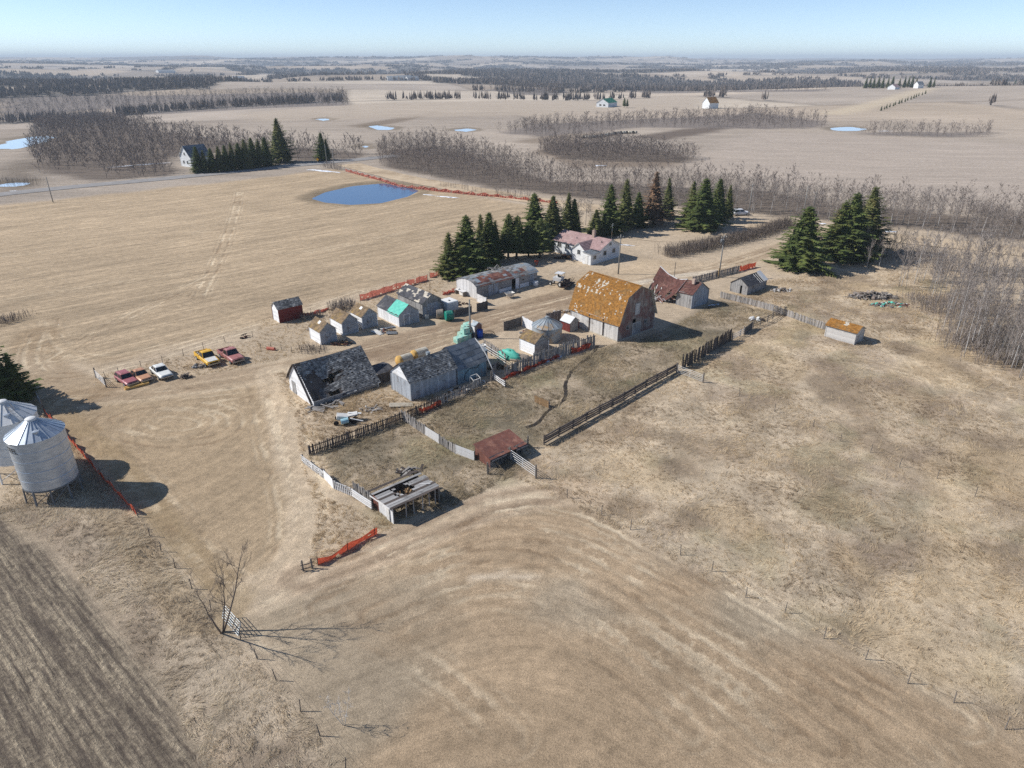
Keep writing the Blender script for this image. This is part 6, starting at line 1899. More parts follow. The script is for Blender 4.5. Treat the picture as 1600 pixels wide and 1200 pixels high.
rails_fence('rail_fence', 'long dark rail fence between corral and pasture', [(850, 695), (905, 664), (960, 634), (1010, 605), (1056, 580)], (.3, .6, .9, 1.15), 2.6, 'fence_dark', post_mat='fence_dark', h=1.3, thick=.2)  # dark rail colour paints in the shade of the side away from the sun
fence('windbreak_fence', 'tall dark plank windbreak in the middle of the pasture fence', [(1066, 576), (1090, 563), (1101, 556), (1142, 532)], 2.0, .27, .29, 'fence_dark', ragged=.08, gapp=.05, rails=(.2, .4, .55))
rails_fence('rail_fence', 'light rails right of the tall plank windbreak', [(1144, 532), (1162, 522)], (.35, .7, 1.05), 2.5, 'fence_pale')
panel_fence('board_fence', 'grey board panel in the pasture fence near its far corner', (1163, 523), (1175, 514), 1.3, 'panel_dark')
rails_fence('rail_fence', 'dark rails climbing to the braced corner of the pasture fence', [(1176, 513), (1200, 503), (1217, 492)], (.4, .8, 1.15), 2.2, 'fence_dark')
fence('board_fence', 'pale grey board fence from the collapsed house to the braced corner', [(1126, 465), (1170, 476), (1217, 489)], 1.15, .25, .22, 'fence_wood', ragged=.05, gapp=.02)
fence('board_fence', 'pale grey board fence from braced corner to the lichen roofed shed', [(1217, 490), (1254, 503), (1291, 517)], 1.15, .25, .22, 'fence_wood', ragged=.05, gapp=.02)
rails_fence('corner_brace', 'dark braced corner posts where the board fences meet', [(1213, 493), (1226, 494)], (.3, 1.3), 1.2, 'fence_dark', h=1.7)
fence('board_fence', 'grey board fence along the driveway behind the collapsed house', [(1082, 442), (1120, 433), (1155, 424)], 1.3, .26, .23, 'fence_wood', ragged=.04, gapp=.02)
net('snow_fence', 'orange netting on the board fence behind the grey shed', [(1155, 424), (1181, 417)], 1.2, seed=2, sag=.1)
pipe_gate('pipe_gate', 'white pipe gate standing open in front of the rusty shelter', (798, 720), (836, 747), 1.3, 5)
pipe_gate('pipe_gate', 'dark pipe gate low across the front of the rusty shelter', (763, 741), (794, 719), 1.1, 5, 'grey_metal')
pipe_gate('pipe_gate', 'dark pipe gate right of the rusty shelter', (808, 714), (824, 700), 1.1, 5, 'grey_metal')
pipe_gate('pipe_gate', 'pale pipe gate at the tall plank windbreak', (1058, 583), (1097, 598), 1.2, 5, 'fence_pale')
pipe_gate('pipe_gate', 'white pipe gate at the left end of the row of wrecks', (151, 591), (166, 605), 1.2, 5)
pipe_gate('pipe_gate', 'grey pipe gate leaning beside the dark leafless tree', (346, 968), (372, 998), 1.3, 6, 'steel_dull', lean=-.35)
pipe_gate('pipe_gate', 'small grey gate beside the spruces behind the steel bins', (58, 622), (68, 640), 1.2, 5, 'steel_dull')
net('snow_fence', 'red orange snow fence beside the steel bins', [(70, 646), (110, 690), (160, 748), (214, 806)], 1.0, seed=3, sag=.5)
net('snow_fence', 'orange netting at the turn of the track in front of the corral', [(497, 884), (520, 874), (560, 850), (592, 833)], .8, seed=4, sag=.4)
net('snow_fence', 'pink orange snow fence behind the garage and tarp shed', [(563, 470), (600, 458), (640, 446), (668, 437)], 1.2, 'red_net', seed=5, sag=.15)
net('snow_fence', 'end of the pink orange snow fence near the spruces', [(672, 434), (692, 427)], 1.1, 'red_net', seed=6, sag=.2)
net('snow_fence', 'bright orange netting heaped against the red shed', [(439, 503), (452, 500), (472, 494)], 1.1, seed=7, sag=.6, flop=.9)
net('snow_fence', 'dull red netting trailing right of the red shed', [(472, 494), (498, 489), (515, 483)], .6, 'red_net', seed=8, sag=.5, flop=.6)
net('snow_fence', 'orange netting along the foot of the slab fence', [(778, 598), (800, 588), (850, 567), (875, 558)], .6, seed=9, sag=.6, flop=.5)
net('snow_fence', 'red netting on the slab fence next to the barn', [(893, 553), (925, 543)], 1.0, seed=10, sag=.3, flop=.3)
net('snow_fence', 'red orange netting between dark and grey picket fences', [(655, 648), (690, 634)], .9, seed=11, sag=.4)
net('snow_fence', 'long faded orange snow fence along the gravel road ditch', [(540, 268), (580, 279), (625, 291), (680, 299), (740, 305), (800, 311), (872, 319)], 1.2, 'red_net', posts=5, seed=12, sag=.4, flop=.5)
net('snow_fence', 'orange netting pile behind the arched shed', [(836, 415), (841, 413)], 1.1, seed=13, sag=.1, flop=.8)
net('snow_fence', 'flat orange netting left of the arched shed', [(692, 461), (712, 455)], .7, 'red_net', seed=14, sag=.3, flop=1.0)

def wire_fence(name, label, posts, h=1.1, group=None):
    pts = P(*posts); x0, y0 = pts[0]
    root = empty(name, (x0, y0, 0), 0, label, 'fence', group)
    mb = MB(); mb.tube([(0, 0, -.3), (0, 0, h)], [.042, .035], 6); pm = mb.mesh('post', MT['post'])
    tops = []
    for (x, y) in pts:
        z = gz(x, y); link('post', pm, root, (x - x0, y - y0, z), (rng.gauss(0, .06), rng.gauss(0, .06), 0)); tops.append((x - x0, y - y0, z))
    for k in (.4, .75, 1.1):
        mb = MB(); mb.tube([(a, b, c + k) for a, b, c in tops], .006, 3); mb.build('wire', MT['dark_metal'], root)
    return root
wire_fence('wire_fence', 'wire fence between mown field and pasture', [(838, 748), (886, 778), (940, 805), (985, 828), (1063, 868), (1112, 893), (1165, 934), (1226, 958), (1287, 998), (1352, 1030), (1418, 1068), (1490, 1098), (1570, 1140), (1660, 1190)])
wire_fence('wire_fence', 'wire fence crossing the middle of the pasture', [(1098, 598), (1155, 620), (1210, 645), (1270, 668), (1313, 690), (1360, 708), (1405, 730), (1464, 748), (1523, 776), (1600, 808), (1690, 850)])
wire_fence('wire_fence', 'leaning wire fence from snow fence down past the leafless tree', [(216, 808), (234, 838), (252, 862), (274, 888), (300, 920), (330, 955), (376, 1000), (402, 1030), (432, 1064), (470, 1112), (500, 1150), (540, 1200)], 1.1)
wire_fence('wire_fence', 'wire fence behind the row of parked wrecks', [(166, 592), (186, 585), (221, 575), (254, 567), (287, 556), (318, 545), (352, 535), (395, 527), (450, 512), (505, 500), (560, 482)])
wire_fence('wire_fence', 'short wire fence in front of the granaries', [(408, 548), (424, 545), (440, 547), (456, 551), (472, 553), (508, 551)], 1.0)
rails_fence('rail_fence', 'broken dark rails at the left end of the orange netting', [(474, 892), (488, 888)], (.3, .7), 1.2, 'fence_dark', h=1.1)
wire_fence('wire_fence', 'low wire fence across the corner left of the arched shed', [(668, 437), (700, 444), (720, 447)], 1.2)

# ---------------------------------------------------------------- power poles
def pole(label, px, ty, arm=True, can=False, lean=0, wrap=False):
    x, y = at(*px); h = hgt(px[0], px[1], ty)
    root = empty('power_pole', (x, y, gz(x, y)), .4, label, 'pole', 'power poles')
    mb = MB(); mb.tube([(0, 0, -.4), (0, 0, h)], [.16, .10], 8); mb.build('shaft', MT['pole'], root, smooth=True)
    if arm:
        mb = MB(); mb.bar((-.7, 0, h - .4), (.7, 0, h - .4), .1, .12); mb.build('crossarm', MT['post'], root)
        mb = MB()
        for s in (-.6, 0, .6): mb.tube([(s, 0, h - .34 if s else h), (s, 0, h - .14 if s else h + .2)], .05, 6)
        mb.build('insulators', MT['white_junk'], root)
    if can:
        mb = MB(); mb.lathe([(0, h - 1.5), (.26, h - 1.5), (.28, h - .8), (.2, h - .7), (0, h - .7)], 12, (-.42, 0)); mb.build('transformer', MT['grey_metal'], root, smooth=True)
    if wrap:
        mb = MB(); mb.tube([(-.19, 0, .1), (-.19, 0, 2.0)], .05, 6); mb.build('guy_marker', MT['straw'], root)
    return Vector((x, y, gz(x, y) + h))
T1 = pole('power pole standing right of the farmhouse', (966, 428), 368)
T2 = pole('power pole with transformer beside the driveway fence', (1123, 434), 368, can=True, wrap=True)
T3 = pole('power pole rising behind the patched shed by the outhouse', (735, 528), 468, arm=False)
T4 = pole('power pole near the white car beyond the hedge', (1169, 338), 288)
T5 = pole('power pole in the wood left of the big spruces', (1268, 342), 300)
T6 = pole('power pole at the road junction, right one of two', (522, 262), 232)
T7 = pole('power pole at the road junction, left one of two', (511, 258), 225, arm=False)
T8 = pole('leaning pole by the small pond at far left', (83, 316), 276, arm=False)
T9 = pole('power pole by the wood behind the spruces', (1253, 345), 290, arm=False)
x_, y_ = at(1053, 437)
mb = MB(); mb.tube([(0, 0, -.2), (0, 0, 3.6)], .06, 6)
tag(mb.build('fence_post', MT['post'], loc=(x_, y_, 0)), 'thin bare post behind the collapsed house', 'post')
def wires(label, a, b, n=2, sag=1.2):
    mb = MB()
    for k in range(n):
        o = Vector((.5 * (k - (n - 1) / 2), 0, -.1))
        mb.tube([Vector(a).lerp(Vector(b), i / 12) + o - Vector((0, 0, sag * 4 * (i / 12) * (1 - i / 12))) for i in range(13)], .012, 3)
    tag(mb.build('power_line', MT['dark_metal']), label, 'wire')
wires('sagging wires from the transformer pole to the farmhouse pole', T2, T1)
wires('sagging wire between the pole by the white car and the pole in the wood', T4, T5, 1)
wires('wire from the farmhouse pole toward the outhouse pole', T1, T3, 1, 1.6)

# ---------------------------------------------------------------- grain bins
def corr(r, z0, z1, step=.11, amp=.011):
    n = int((z1 - z0) / step); pr = []
    for i in range(n * 2 + 1): pr.append((r + (amp if i % 2 else 0), z0 + (z1 - z0) * i / (n * 2)))
    return pr
def hopper_bin(name, label, cxy, r, zb, zt, zp, mat, legs, legmat, nrib=24, text=None, rot=0.0, ladder=False, smooth_wall=False):
    root = empty(name, (cxy[0], cxy[1], gz(*cxy)), rot, label, 'grain bin', 'hopper grain bins')
    mb = MB(); mb.lathe([(r, zb), (r, zt)] if smooth_wall else corr(r, zb, zt), 56, t=.5); wl = mb.build('wall', MT[mat], root, smooth=True)
    mb = MB()
    for k in range(1, 5): z = zb + (zt - zb) * k / 5; mb.lathe([(r + .02, z - .03), (r + .035, z), (r + .02, z + .03)], 48, t=.3)
    mb.build('ring_seam', MT[mat], wl)
    mb = MB()
    for k in range(nrib):
        a0, a1 = 2 * math.pi * k / nrib, 2 * math.pi * (k + 1) / nrib
        ro_, ri = r + .12, .45
        mb.face([(ro_ * math.cos(a0), ro_ * math.sin(a0), zt - .04), (ro_ * math.cos(a1), ro_ * math.sin(a1), zt - .04), (ri * math.cos(a1), ri * math.sin(a1), zp), (ri * math.cos(a0), ri * math.sin(a0), zp)], rng.uniform(.3, .7))
    rf = mb.build('roof', MT[mat], root)
    mb = MB()
    for k in range(nrib):
        a0 = 2 * math.pi * k / nrib
        mb.bar(((r + .12) * math.cos(a0), (r + .12) * math.sin(a0), zt - .02), (.45 * math.cos(a0), .45 * math.sin(a0), zp + .02), .05, .07)
    mb.build('roof_rib', MT[mat], rf)
    mb = MB(); mb.lathe([(.5, zp - .03), (.5, zp + .14), (.42, zp + .2), (0, zp + .24)], 20); mb.build('cap', MT['white_metal'], rf, smooth=True)
    a0 = R(-50) - rot; rr = r * .62; zz = zt + (zp - zt) * (1 - rr / r)
    mb = MB(); mb.lathe([(.3, zz - .15), (.3, zz + .16), (.32, zz + .2), (0, zz + .25)], 14, (rr * math.cos(a0), rr * math.sin(a0))); mb.build('hatch', MT['steel'], rf)
    mb = MB(); mb.lathe([(r + .03, zb - .12), (r + .03, zb + .06)], 48); mb.build('skirt', MT[legmat], root)
    mb = MB(); mb.lathe([(r - .05, zb), (.3, .75), (.3, .6), (0, .6)], 32); mb.build('hopper', MT['steel_dull'], root, smooth=True)
    for k in range(legs):
        a0 = 2 * math.pi * k / legs + .2
        mb = MB(); mb.bar(((r) * math.cos(a0), r * math.sin(a0), zb + .02), ((r + .12) * math.cos(a0), (r + .12) * math.sin(a0), -.15), .14, .14); mb.build('leg', MT[legmat], root)
    mb = MB()
    for k in range(legs):
        a0 = 2 * math.pi * k / legs + .2; a1 = 2 * math.pi * (k + 1) / legs + .2
        mb.tube([((r + .08) * math.cos(a0), (r + .08) * math.sin(a0), .35), ((r + .02) * math.cos(a1), (r + .02) * math.sin(a1), zb - .15)], .035, 5)
    mb.build('brace', MT[legmat], root)
    if ladder:
        mb = MB(); ad = R(-28) - rot
        ux, uy = math.cos(ad), math.sin(ad); tx, ty = -uy, ux
        for s in (-.22, .22): mb.tube([((r + .12) * ux + s * tx, (r + .12) * uy + s * ty, zb), ((r + .12) * ux + s * tx, (r + .12) * uy + s * ty, zt + .2), (.6 * ux + s * tx, .6 * uy + s * ty, zp + .25)], .025, 5)
        for i in range(14): z = zb + (zt - zb) * i / 13; mb.tube([((r + .12) * ux - .22 * tx, (r + .12) * uy - .22 * ty, z), ((r + .12) * ux + .22 * tx, (r + .12) * uy + .22 * ty, z)], .018, 4)
        for i in range(1, 6): 
            t = i / 6; q_ = (r + .12) + (.6 - r - .12) * t; z = zt + .2 + (zp + .05 - zt) * t
            mb.tube([(q_ * ux - .22 * tx, q_ * uy - .22 * ty, z), (q_ * ux + .22 * tx, q_ * uy + .22 * ty, z)], .018, 4)
        mb.build('ladder', MT['steel_dull'], root)
    if text:
        cu = bpy.data.curves.new('lettering', 'FONT'); cu.body = text[0]; cu.size = text[1]; cu.offset = .012
        to = bpy.data.objects.new('lettering_src', cu); COL.objects.link(to)
        me_ = bpy.data.meshes.new_from_object(to.evaluated_get(bpy.context.evaluated_depsgraph_get()))
        bpy.data.objects.remove(to)
        endang, zt_ = text[2] - rot, text[3]
        xs = [v.co.x for v in me_.vertices]; xm = max(xs)
        for v in me_.vertices:
            a0 = endang - (xm - v.co.x) / (r + .035); z = zt_ + v.co.y
            v.co = ((r + .035) * math.cos(a0), (r + .035) * math.sin(a0), z)
        me_.materials.append(MT['rubber'])
        a = me_.attributes.new('tint', 'FLOAT', 'FACE'); a.data.foreach_set('value', [.3] * len(me_.polygons))
        link('lettering', me_, root)
    return root
cb = atz(48, 656, 8.5)
hopper_bin('grain_bin', 'shiny corrugated steel hopper bin at lower left', cb, 2.45, 1.75, 7.2, 8.5, 'steel', 10, 'grey_metal', text=('WESTEEL', .78, R(-99), 6.05))
cb2 = atz(3, 629, 8.25)
hopper_bin('grain_bin', 'white smooth hopper bin cut by the left frame edge behind the steel one', cb2, 2.6, 2.3, 6.8, 8.25, 'white_metal', 6, 'white_metal', nrib=16, ladder=True, smooth_wall=True)
xo, yo = at(855, 533)
ob = empty('round_bin', (xo, yo + 1.2, 0), 0, 'old squat round steel bin with rust stained cone roof', 'grain bin')
mb = MB(); mb.lathe(corr(2.35, -.1, 2.3, .16, .02), 40, t=.5); mb.build('wall', MT['steel_dull'], ob, smooth=True)
mb = MB()
for k in range(16):
    a0, a1 = 2 * math.pi * k / 16, 2 * math.pi * (k + 1) / 16
    mb.face([(2.48 * math.cos(a0), 2.48 * math.sin(a0), 2.27), (2.48 * math.cos(a1), 2.48 * math.sin(a1), 2.27), (.3 * math.cos(a1), .3 * math.sin(a1), 3.5), (.3 * math.cos(a0), .3 * math.sin(a0), 3.5)])
rf = mb.build('roof', MT['steel_dull'], ob)
mb = MB()
for k in range(16): a0 = 2 * math.pi * k / 16; mb.bar((2.48 * math.cos(a0), 2.48 * math.sin(a0), 2.3), (.3 * math.cos(a0), .3 * math.sin(a0), 3.53), .05, .05)
mb.lathe([(.34, 3.45), (.34, 3.7), (0, 3.8)], 14)
mb.build('roof_rib', MT['steel_dull'], rf)
panel_fence('board_fence', 'weathered board panel standing behind the old round bin', (854, 508), (876, 503), 2.1, 'fence_wood', bw=.3)

# ---------------------------------------------------------------- vehicles
def paint(name, c, rust=.66): return mk(name, srgb(*c), tuple(v * .82 for v in srgb(*c)), 1.5, c3=srgb(126, 84, 62), c3scale=1.3, c3at=rust, tint=.06, rough=.45, spec=.45, bump=.02)
def loft(mb, secs, t=.5):
    """secs: (x, half width, z low, z high, shoulder inset)"""
    rings = []
    for x, hw, z0, z1, ins in secs:
        rings.append([(x, -hw * .9, z0), (x, -hw, z0 + .14), (x, -hw, z1 - .12), (x, -hw + ins, z1), (x, hw - ins, z1), (x, hw, z1 - .12), (x, hw, z0 + .14), (x, hw * .9, z0)])
    for a, b in zip(rings[:-1], rings[1:]):
        for i in range(8):
            j = (i + 1) % 8
            mb.face([a[i], b[i], b[j], a[j]][::-1], t)
    mb.face(rings[0], t); mb.face(rings[-1][::-1], t)
def vehicle(name, label, px, head, kind, body, hood=None, bed_junk=False, sc=1.0, cat='car', tyres=True, group='wrecked vehicles in a row', z=0.0):
    x, y = at(*px)
    root = empty(name, (x, y, gz(x, y) + z), head, label, cat, group)
    root.scale = (sc, sc, sc)
    if kind == 'sedan': L, W, belt, roof_, cab = 4.7, .88, .86, 1.38, (-1.55, .75, -1.0, .2)
    elif kind == 'hatch': L, W, belt, roof_, cab = 4.2, .84, .86, 1.38, (-2.0, .6, -1.6, .1)
    elif kind == 'coupe': L, W, belt, roof_, cab = 4.3, .84, .84, 1.32, (-1.5, .7, -.85, .15)
    elif kind == 'suv': L, W, belt, roof_, cab = 4.7, .92, 1.05, 1.72, (-2.2, .85, -2.0, .35)
    else: L, W, belt, roof_, cab = 5.3, .96, 1.02, 1.72, (-.65, 1.0, -.5, .55)
    f, r_ = L / 2, -L / 2
    mb = MB()
    if kind == 'pickup':
        loft(mb, [(cab[0] - .02, W, .35, belt, .08), (cab[1], W, .35, belt, .1), (f - 1.0, W, .36, belt - .02, .12), (f - .15, W * .98, .38, belt - .08, .14), (f, W * .9, .45, belt - .16, .14)])
    else:
        loft(mb, [(r_, W * .86, .42, belt - .18, .14), (r_ + .18, W * .97, .34, belt - .06, .12), (cab[0] + .3, W, .3, belt, .1), (cab[1], W, .3, belt, .1), (f - .7, W, .32, belt - .06, .12), (f - .12, W * .96, .36, belt - .13, .14), (f, W * .86, .42, belt - .22, .14)])
    mb.build('body', body, root)
    # hood
    mb = MB()
    hx0, hx1 = cab[1] + .12, f - .12
    mb.hexa([(hx0, -W * .8, belt - .02), (hx1, -W * .74, belt - .15), (hx1, W * .74, belt - .15), (hx0, W * .8, belt - .02), (hx0, -W * .76, belt + .045), (hx1, -W * .7, belt - .06), (hx1, W * .7, belt - .06), (hx0, W * .76, belt + .045)], .5)
    mb.build('hood', hood or body, root)
    # cabin: pillars, roof and glass
    a, b, a2, b2 = cab; wb, wt = W * .93, W * .76
    mb = MB()
    mb.hexa([(a, -wb, belt - .03), (b, -wb, belt - .03), (b, wb, belt - .03), (a, wb, belt - .03), (a2, -wt, roof_), (b2, -wt, roof_), (b2, wt, roof_), (a2, wt, roof_)], .5)
    mb.hexa([(a2 + .08, -wt + .08, roof_), (b2 - .08, -wt + .08, roof_), (b2 - .08, wt - .08, roof_), (a2 + .08, wt - .08, roof_), (a2 + .25, -wt + .2, roof_ + .05), (b2 - .2, -wt + .2, roof_ + .05), (b2 - .2, wt - .2, roof_ + .05), (a2 + .25, wt - .2, roof_ + .05)], .5)
    cb_ = mb.build('cabin', body, root)
    def pane(nm, p0, p1, p2, p3, n, ins=.12):
        c = [(p0[i] + p1[i] + p2[i] + p3[i]) / 4 for i in range(3)]
        q_ = [tuple(p[i] + (c[i] - p[i]) * ins + n[i] * .012 for i in range(3)) for p in (p0, p1, p2, p3)]
        m_ = MB(); m_.face(q_, .4); m_.build(nm, MT['window'], cb_)
    pane('windscreen', (b, -wb, belt), (b, wb, belt), (b2, wt, roof_), (b2, -wt, roof_), (1, 0, .6))
    pane('rear_window', (a, wb, belt), (a, -wb, belt), (a2, -wt, roof_), (a2, wt, roof_), (-1, 0, .6))
    mid, mid2 = (a + b) / 2, (a2 + b2) / 2
    for s in (-1, 1):
        if kind == 'pickup': qs_ = [(a, b, a2, b2)]
        else: qs_ = [(a, mid, a2, mid2), (mid, b, mid2, b2)]
        for A_, B_, A2, B2 in qs_:
            pts = [(A_, s * wb, belt), (B_, s * wb, belt), (B2, s * wt, roof_), (A2, s * wt, roof_)]
            if s > 0: pts.reverse()
            pane('side_window', *pts, (0, s, .4), .16)
    mb = MB(); mb.box((f + .03, 0, .5), (.12, W * 1.8, .16)); mb.build('front_bumper', MT['chrome'], root)
    mb = MB(); mb.box((r_ - .03, 0, .52), (.12, W * 1.75, .16)); mb.build('rear_bumper', MT['chrome'], root)
    mb = MB(); mb.box((f + .012, 0, belt - .30), (.03, W * 1.15, .17)); mb.build('grille', MT['dark_metal'], root)
    for s in (-1, 1):
        mb = MB(); mb.tube([(f - .04, s * W * .72, belt - .30), (f + .03, s * W * .72, belt - .30)], .1, 10); mb.build('headlight', MT['chrome'], root)
    for X in (f - .85, r_ + .9):
        for s in (-1, 1):
            mb = MB(); mb.tube([(X, s * (W - .16), .31), (X, s * (W + .03), .31)], .32, 14); wh = mb.build('wheel', MT['rubber'], root)
            mb = MB(); mb.tube([(X, s * (W + .02), .31), (X, s * (W + .045), .31)], .18, 10); mb.build('rim', MT['steel_dull'], wh)
    if kind == 'pickup':
        mb = MB(); x0_, x1_ = r_ + .02, cab[0] - .1
        mb.box(((x0_ + x1_) / 2, 0, .62), (x1_ - x0_, W * 1.7, .08))
        for s in (-1, 1): mb.box(((x0_ + x1_) / 2, s * (W - .05), .72), (x1_ - x0_, .1, .66))
        mb.box((x0_ + .04, 0, .72), (.08, W * 1.8, .6)); mb.box((x1_ - .04, 0, .74), (.08, W * 1.8, .62))
        mb.build('bed', body, root)
        if bed_junk:
            mb = MB()
            for i in range(7): mb.blob((x0_ + .4 + rng.random() * 1.4, rng.uniform(-.6, .6), .95), (.28, .24, .2), i, 7, 5, .3)
            for i in range(4): mb.bar((x0_ + .2, rng.uniform(-.6, .6), .8), (x1_ - .2, rng.uniform(-.6, .6), 1.25), .08, .05)
            mb.build('load', MT['rubble'], root)
    return root
HD = R(-49)
vehicle('car', 'faded pink hatchback wreck at the left end of the row', (199, 598), HD + .15, 'hatch', paint('faded_pink_paint', (164, 98, 102), .62))
vehicle('car', 'faded orange car wreck between pink hatchback and white sedan', (221, 592), HD + .12, 'coupe', paint('faded_orange_paint', (196, 146, 112), .62))
vehicle('car', 'white sedan wreck in the row of old vehicles', (253, 586), HD + .05, 'sedan', paint('chalky_white_paint', (222, 222, 216), .75))
vehicle('pickup_truck', 'yellow pickup wreck with white hood and loaded bed', (325, 565), HD + .02, 'pickup', paint('yellow_paint', (220, 172, 56), .66), MT['white_junk'], True, cat='truck')
vehicle('pickup_truck', 'faded pink pickup wreck at the right end of the row', (362, 561), HD + .05, 'pickup', paint('dusty_pink_paint', (172, 116, 112), .6), None, False, cat='truck')
vehicle('car', 'white car parked beyond the hedge under the spruces', (1157, 336), R(10), 'suv', paint('white_car_paint', (226, 228, 230), .9), cat='car', group=None)

# harvest machine by the barn
x, y = at(873, 446)
sw = empty('swather', (x, y, 0), R(-30), 'old white self propelled swather parked left of the barn', 'farm machine')
mb = MB(); mb.hexa([(-.9, -.7, 1.0), (.7, -.7, 1.0), (.7, .7, 1.0), (-.9, .7, 1.0), (-1.0, -.8, 1.7), (.8, -.8, 1.7), (.8, .8, 1.7), (-1.0, .8, 1.7)]); mb.build('engine_housing', MT['white_metal'], sw)
mb = MB(); mb.box((.2, 0, 2.55), (1.6, 1.6, .1)); mb.build('canopy', MT['white_metal'], sw)
mb = MB()
for a_ in (-.5, .9):
    for b_ in (-.7, .7): mb.tube([(a_, b_, 1.6), (a_, b_, 2.5)], .04, 5)
mb.build('canopy_post', MT['grey_metal'], sw)
mb = MB(); mb.box((.1, 0, 1.85), (.5, .5, .12)); mb.box((-.12, 0, 2.1), (.1, .5, .45)); mb.build('seat', MT['rubber'], sw)
for (a_, b_, r_) in ((.9, -1.1, .6), (.9, 1.1, .6), (-1.5, -.6, .35), (-1.5, .6, .35)):
    mb = MB(); mb.tube([(a_, b_ - .14, r_), (a_, b_ + .14, r_)], r_, 14); wh = mb.build('wheel', MT['rubber'], sw)
    mb = MB(); mb.tube([(a_, b_ - .16, r_), (a_, b_ + .16, r_)], r_ * .55, 10); mb.build('rim', MT['white_junk'], wh)
mb = MB(); mb.box((2.0, 0, .45), (1.2, 4.2, .12)); mb.box((1.4, 0, .8), (.12, 4.2, .7)); mb.tube([(2.3, -2.0, 1.0), (2.3, 2.0, 1.0)], .06, 6)
for k in range(6):
    a0 = k * math.pi / 3; mb.bar((2.3 + .5 * math.cos(a0), -2.0, 1.0 + .5 * math.sin(a0)), (2.3 + .5 * math.cos(a0), 2.0, 1.0 + .5 * math.sin(a0)), .06, .04)
mb.build('cutting_header', MT['dark_metal'], sw)
mb = MB(); mb.tube([(-1.5, -.6, .4), (-1.0, 0, .9), (-1.5, .6, .4)], .06, 5); mb.bar((-2.9, .2, .35), (-1.0, .1, .9), .12, .1); mb.build('chassis', MT['grey_metal'], sw)

# white machinery wreck by the collapsing shed
x, y = at(541, 660)
wk = empty('machine_wreck', (x, y, gz(x, y)), R(15), 'white and pale blue scrapped machine in front of the collapsing shed', 'scrap machine')
mb = MB(); mb.box((-.4, .2, .75), (1.3, 1.0, .5), tilt=.2); mb.box((.7, .3, .85), (1.5, .9, .14), tilt=-.12); mb.build('white_panel', MT['white_junk'], wk)
mb = MB(); mb.tube([(-.6, -.7, .5), (.3, -.6, .6)], .34, 12); mb.build('tank', mk('pale_blue_tank', srgb(170, 204, 212), srgb(140, 180, 190), 2, tint=.1), wk)
mb = MB()
for i in range(8): mb.bar((rng.uniform(-1.3, .5), rng.uniform(-.8, .6), .15), (rng.uniform(0, 1.7), rng.uniform(-.8, .8), .3 + rng.random() * .7), .1, .07)
mb.build('frame_bar', MT['dark_metal'], wk)
mb = MB(); mb.bar((.5, -.6, .8), (2.0, -1.1, .5), .14, .05); mb.bar((.3, .6, 1.0), (1.9, .2, .9), .3, .05); mb.build('white_arm', MT['trim'], wk)
for (a_, b_) in ((-1.2, -.6), (.9, -.7), (-1.0, .8)):
    mb = MB(); mb.tube([(a_, b_, .28), (a_ + .05, b_ + .22, .28)], .3, 12); mb.build('wheel', MT['rubber'], wk)
# tub-like hopper in front of the arched shed
x, y = at(796, 465)
tb = empty('white_hopper', (x, y, 0), R(30), 'white metal hopper dumped in front of the arched shed', 'scrap')
mb = MB(); b0 = [(-.35, -.3, .25), (.35, -.3, .25), (.35, .3, .25), (-.35, .3, .25)]; t0 = [(-.85, -.6, 1.0), (.85, -.6, 1.0), (.85, .6, 1.0), (-.85, .6, 1.0)]
for i in range(4):
    j = (i + 1) % 4; mb.face([b0[i], b0[j], t0[j], t0[i]]); 
mb.face(b0[::-1]); mb.build('hopper', MT['white_junk'], tb)
mb = MB()
for p in t0: mb.bar((p[0] * .6, p[1] * .6, -.05), (p[0] * .8, p[1] * .8, .8), .06, .06)
mb.build('leg', MT['dark_metal'], tb)
def heap(name, label, px, n, rx, ry, h, mats, seed, cat='scrap heap', size=(.2, .6), bars=0.5):
    qq = random.Random(seed); x, y = at(*px)
    root = empty(name, (x, y, gz(x, y)), 0, label, cat)
    mbs = {m: MB() for m in mats}
    for i in range(n):
        m = qq.choice(mats); a = qq.random() * 6.28; r_ = qq.random() ** .6
        p = Vector((math.cos(a) * rx * r_, math.sin(a) * ry * r_, h * (1 - r_) * qq.random() + .05))
        s = qq.uniform(*size)
        if qq.random() < bars: 
            d = Vector((qq.uniform(-1, 1), qq.uniform(-1, 1), qq.uniform(-.2, .5))) * s * 1.6
            mbs[m].bar(p - d / 2, p + d / 2, s * .25, .05)
        elif qq.random() < .5: mbs[m].box(p, (s, s * .8, s * .4), a, tilt=qq.uniform(-.5, .5))
        else: mbs[m].blob(p, (s * .5, s * .45, s * .35), i, 7, 5, .3)
    for m, mb in mbs.items():
        if mb.f: mb.build('scrap', MT[m], root)['kind'] = 'stuff'
    return root
heap('junk_pile', 'grey brush and junk pile with turquoise and white bits near the grove', (1362, 465), 260, 4.4, 1.8, 1.3, ['twig_dark', 'twig', 'rubble', 'fence_wood'], 1, size=(.3, 1.2), bars=.9)
heap('junk_pile', 'white and turquoise rubbish spilling right of the brush pile', (1390, 478), 110, 3.8, 1.3, .8, ['white_junk', 'rubble', 'tarp', 'rust_sheet', 'grey_metal'], 2, size=(.2, .55), bars=.3)
heap('rubble_heap', 'grey rubble heap right of the open rafter shed', (1222, 455), 60, 2.2, 1.0, .5, ['rubble', 'fence_pale', 'twig_dark'], 3)
heap('lumber_pile', 'brown pile of broken lumber in front of the granaries', (533, 537), 46, 1.7, .8, .7, ['wood_inside', 'rust_sheet', 'fence_dark'], 4, size=(.4, 1.1), bars=1)
heap('scrap_heap', 'white and grey sheet scrap between granaries and tarp shed', (600, 518), 22, 1.8, 1.0, .4, ['wood_inside', 'grey_metal', 'rust_sheet'], 5)
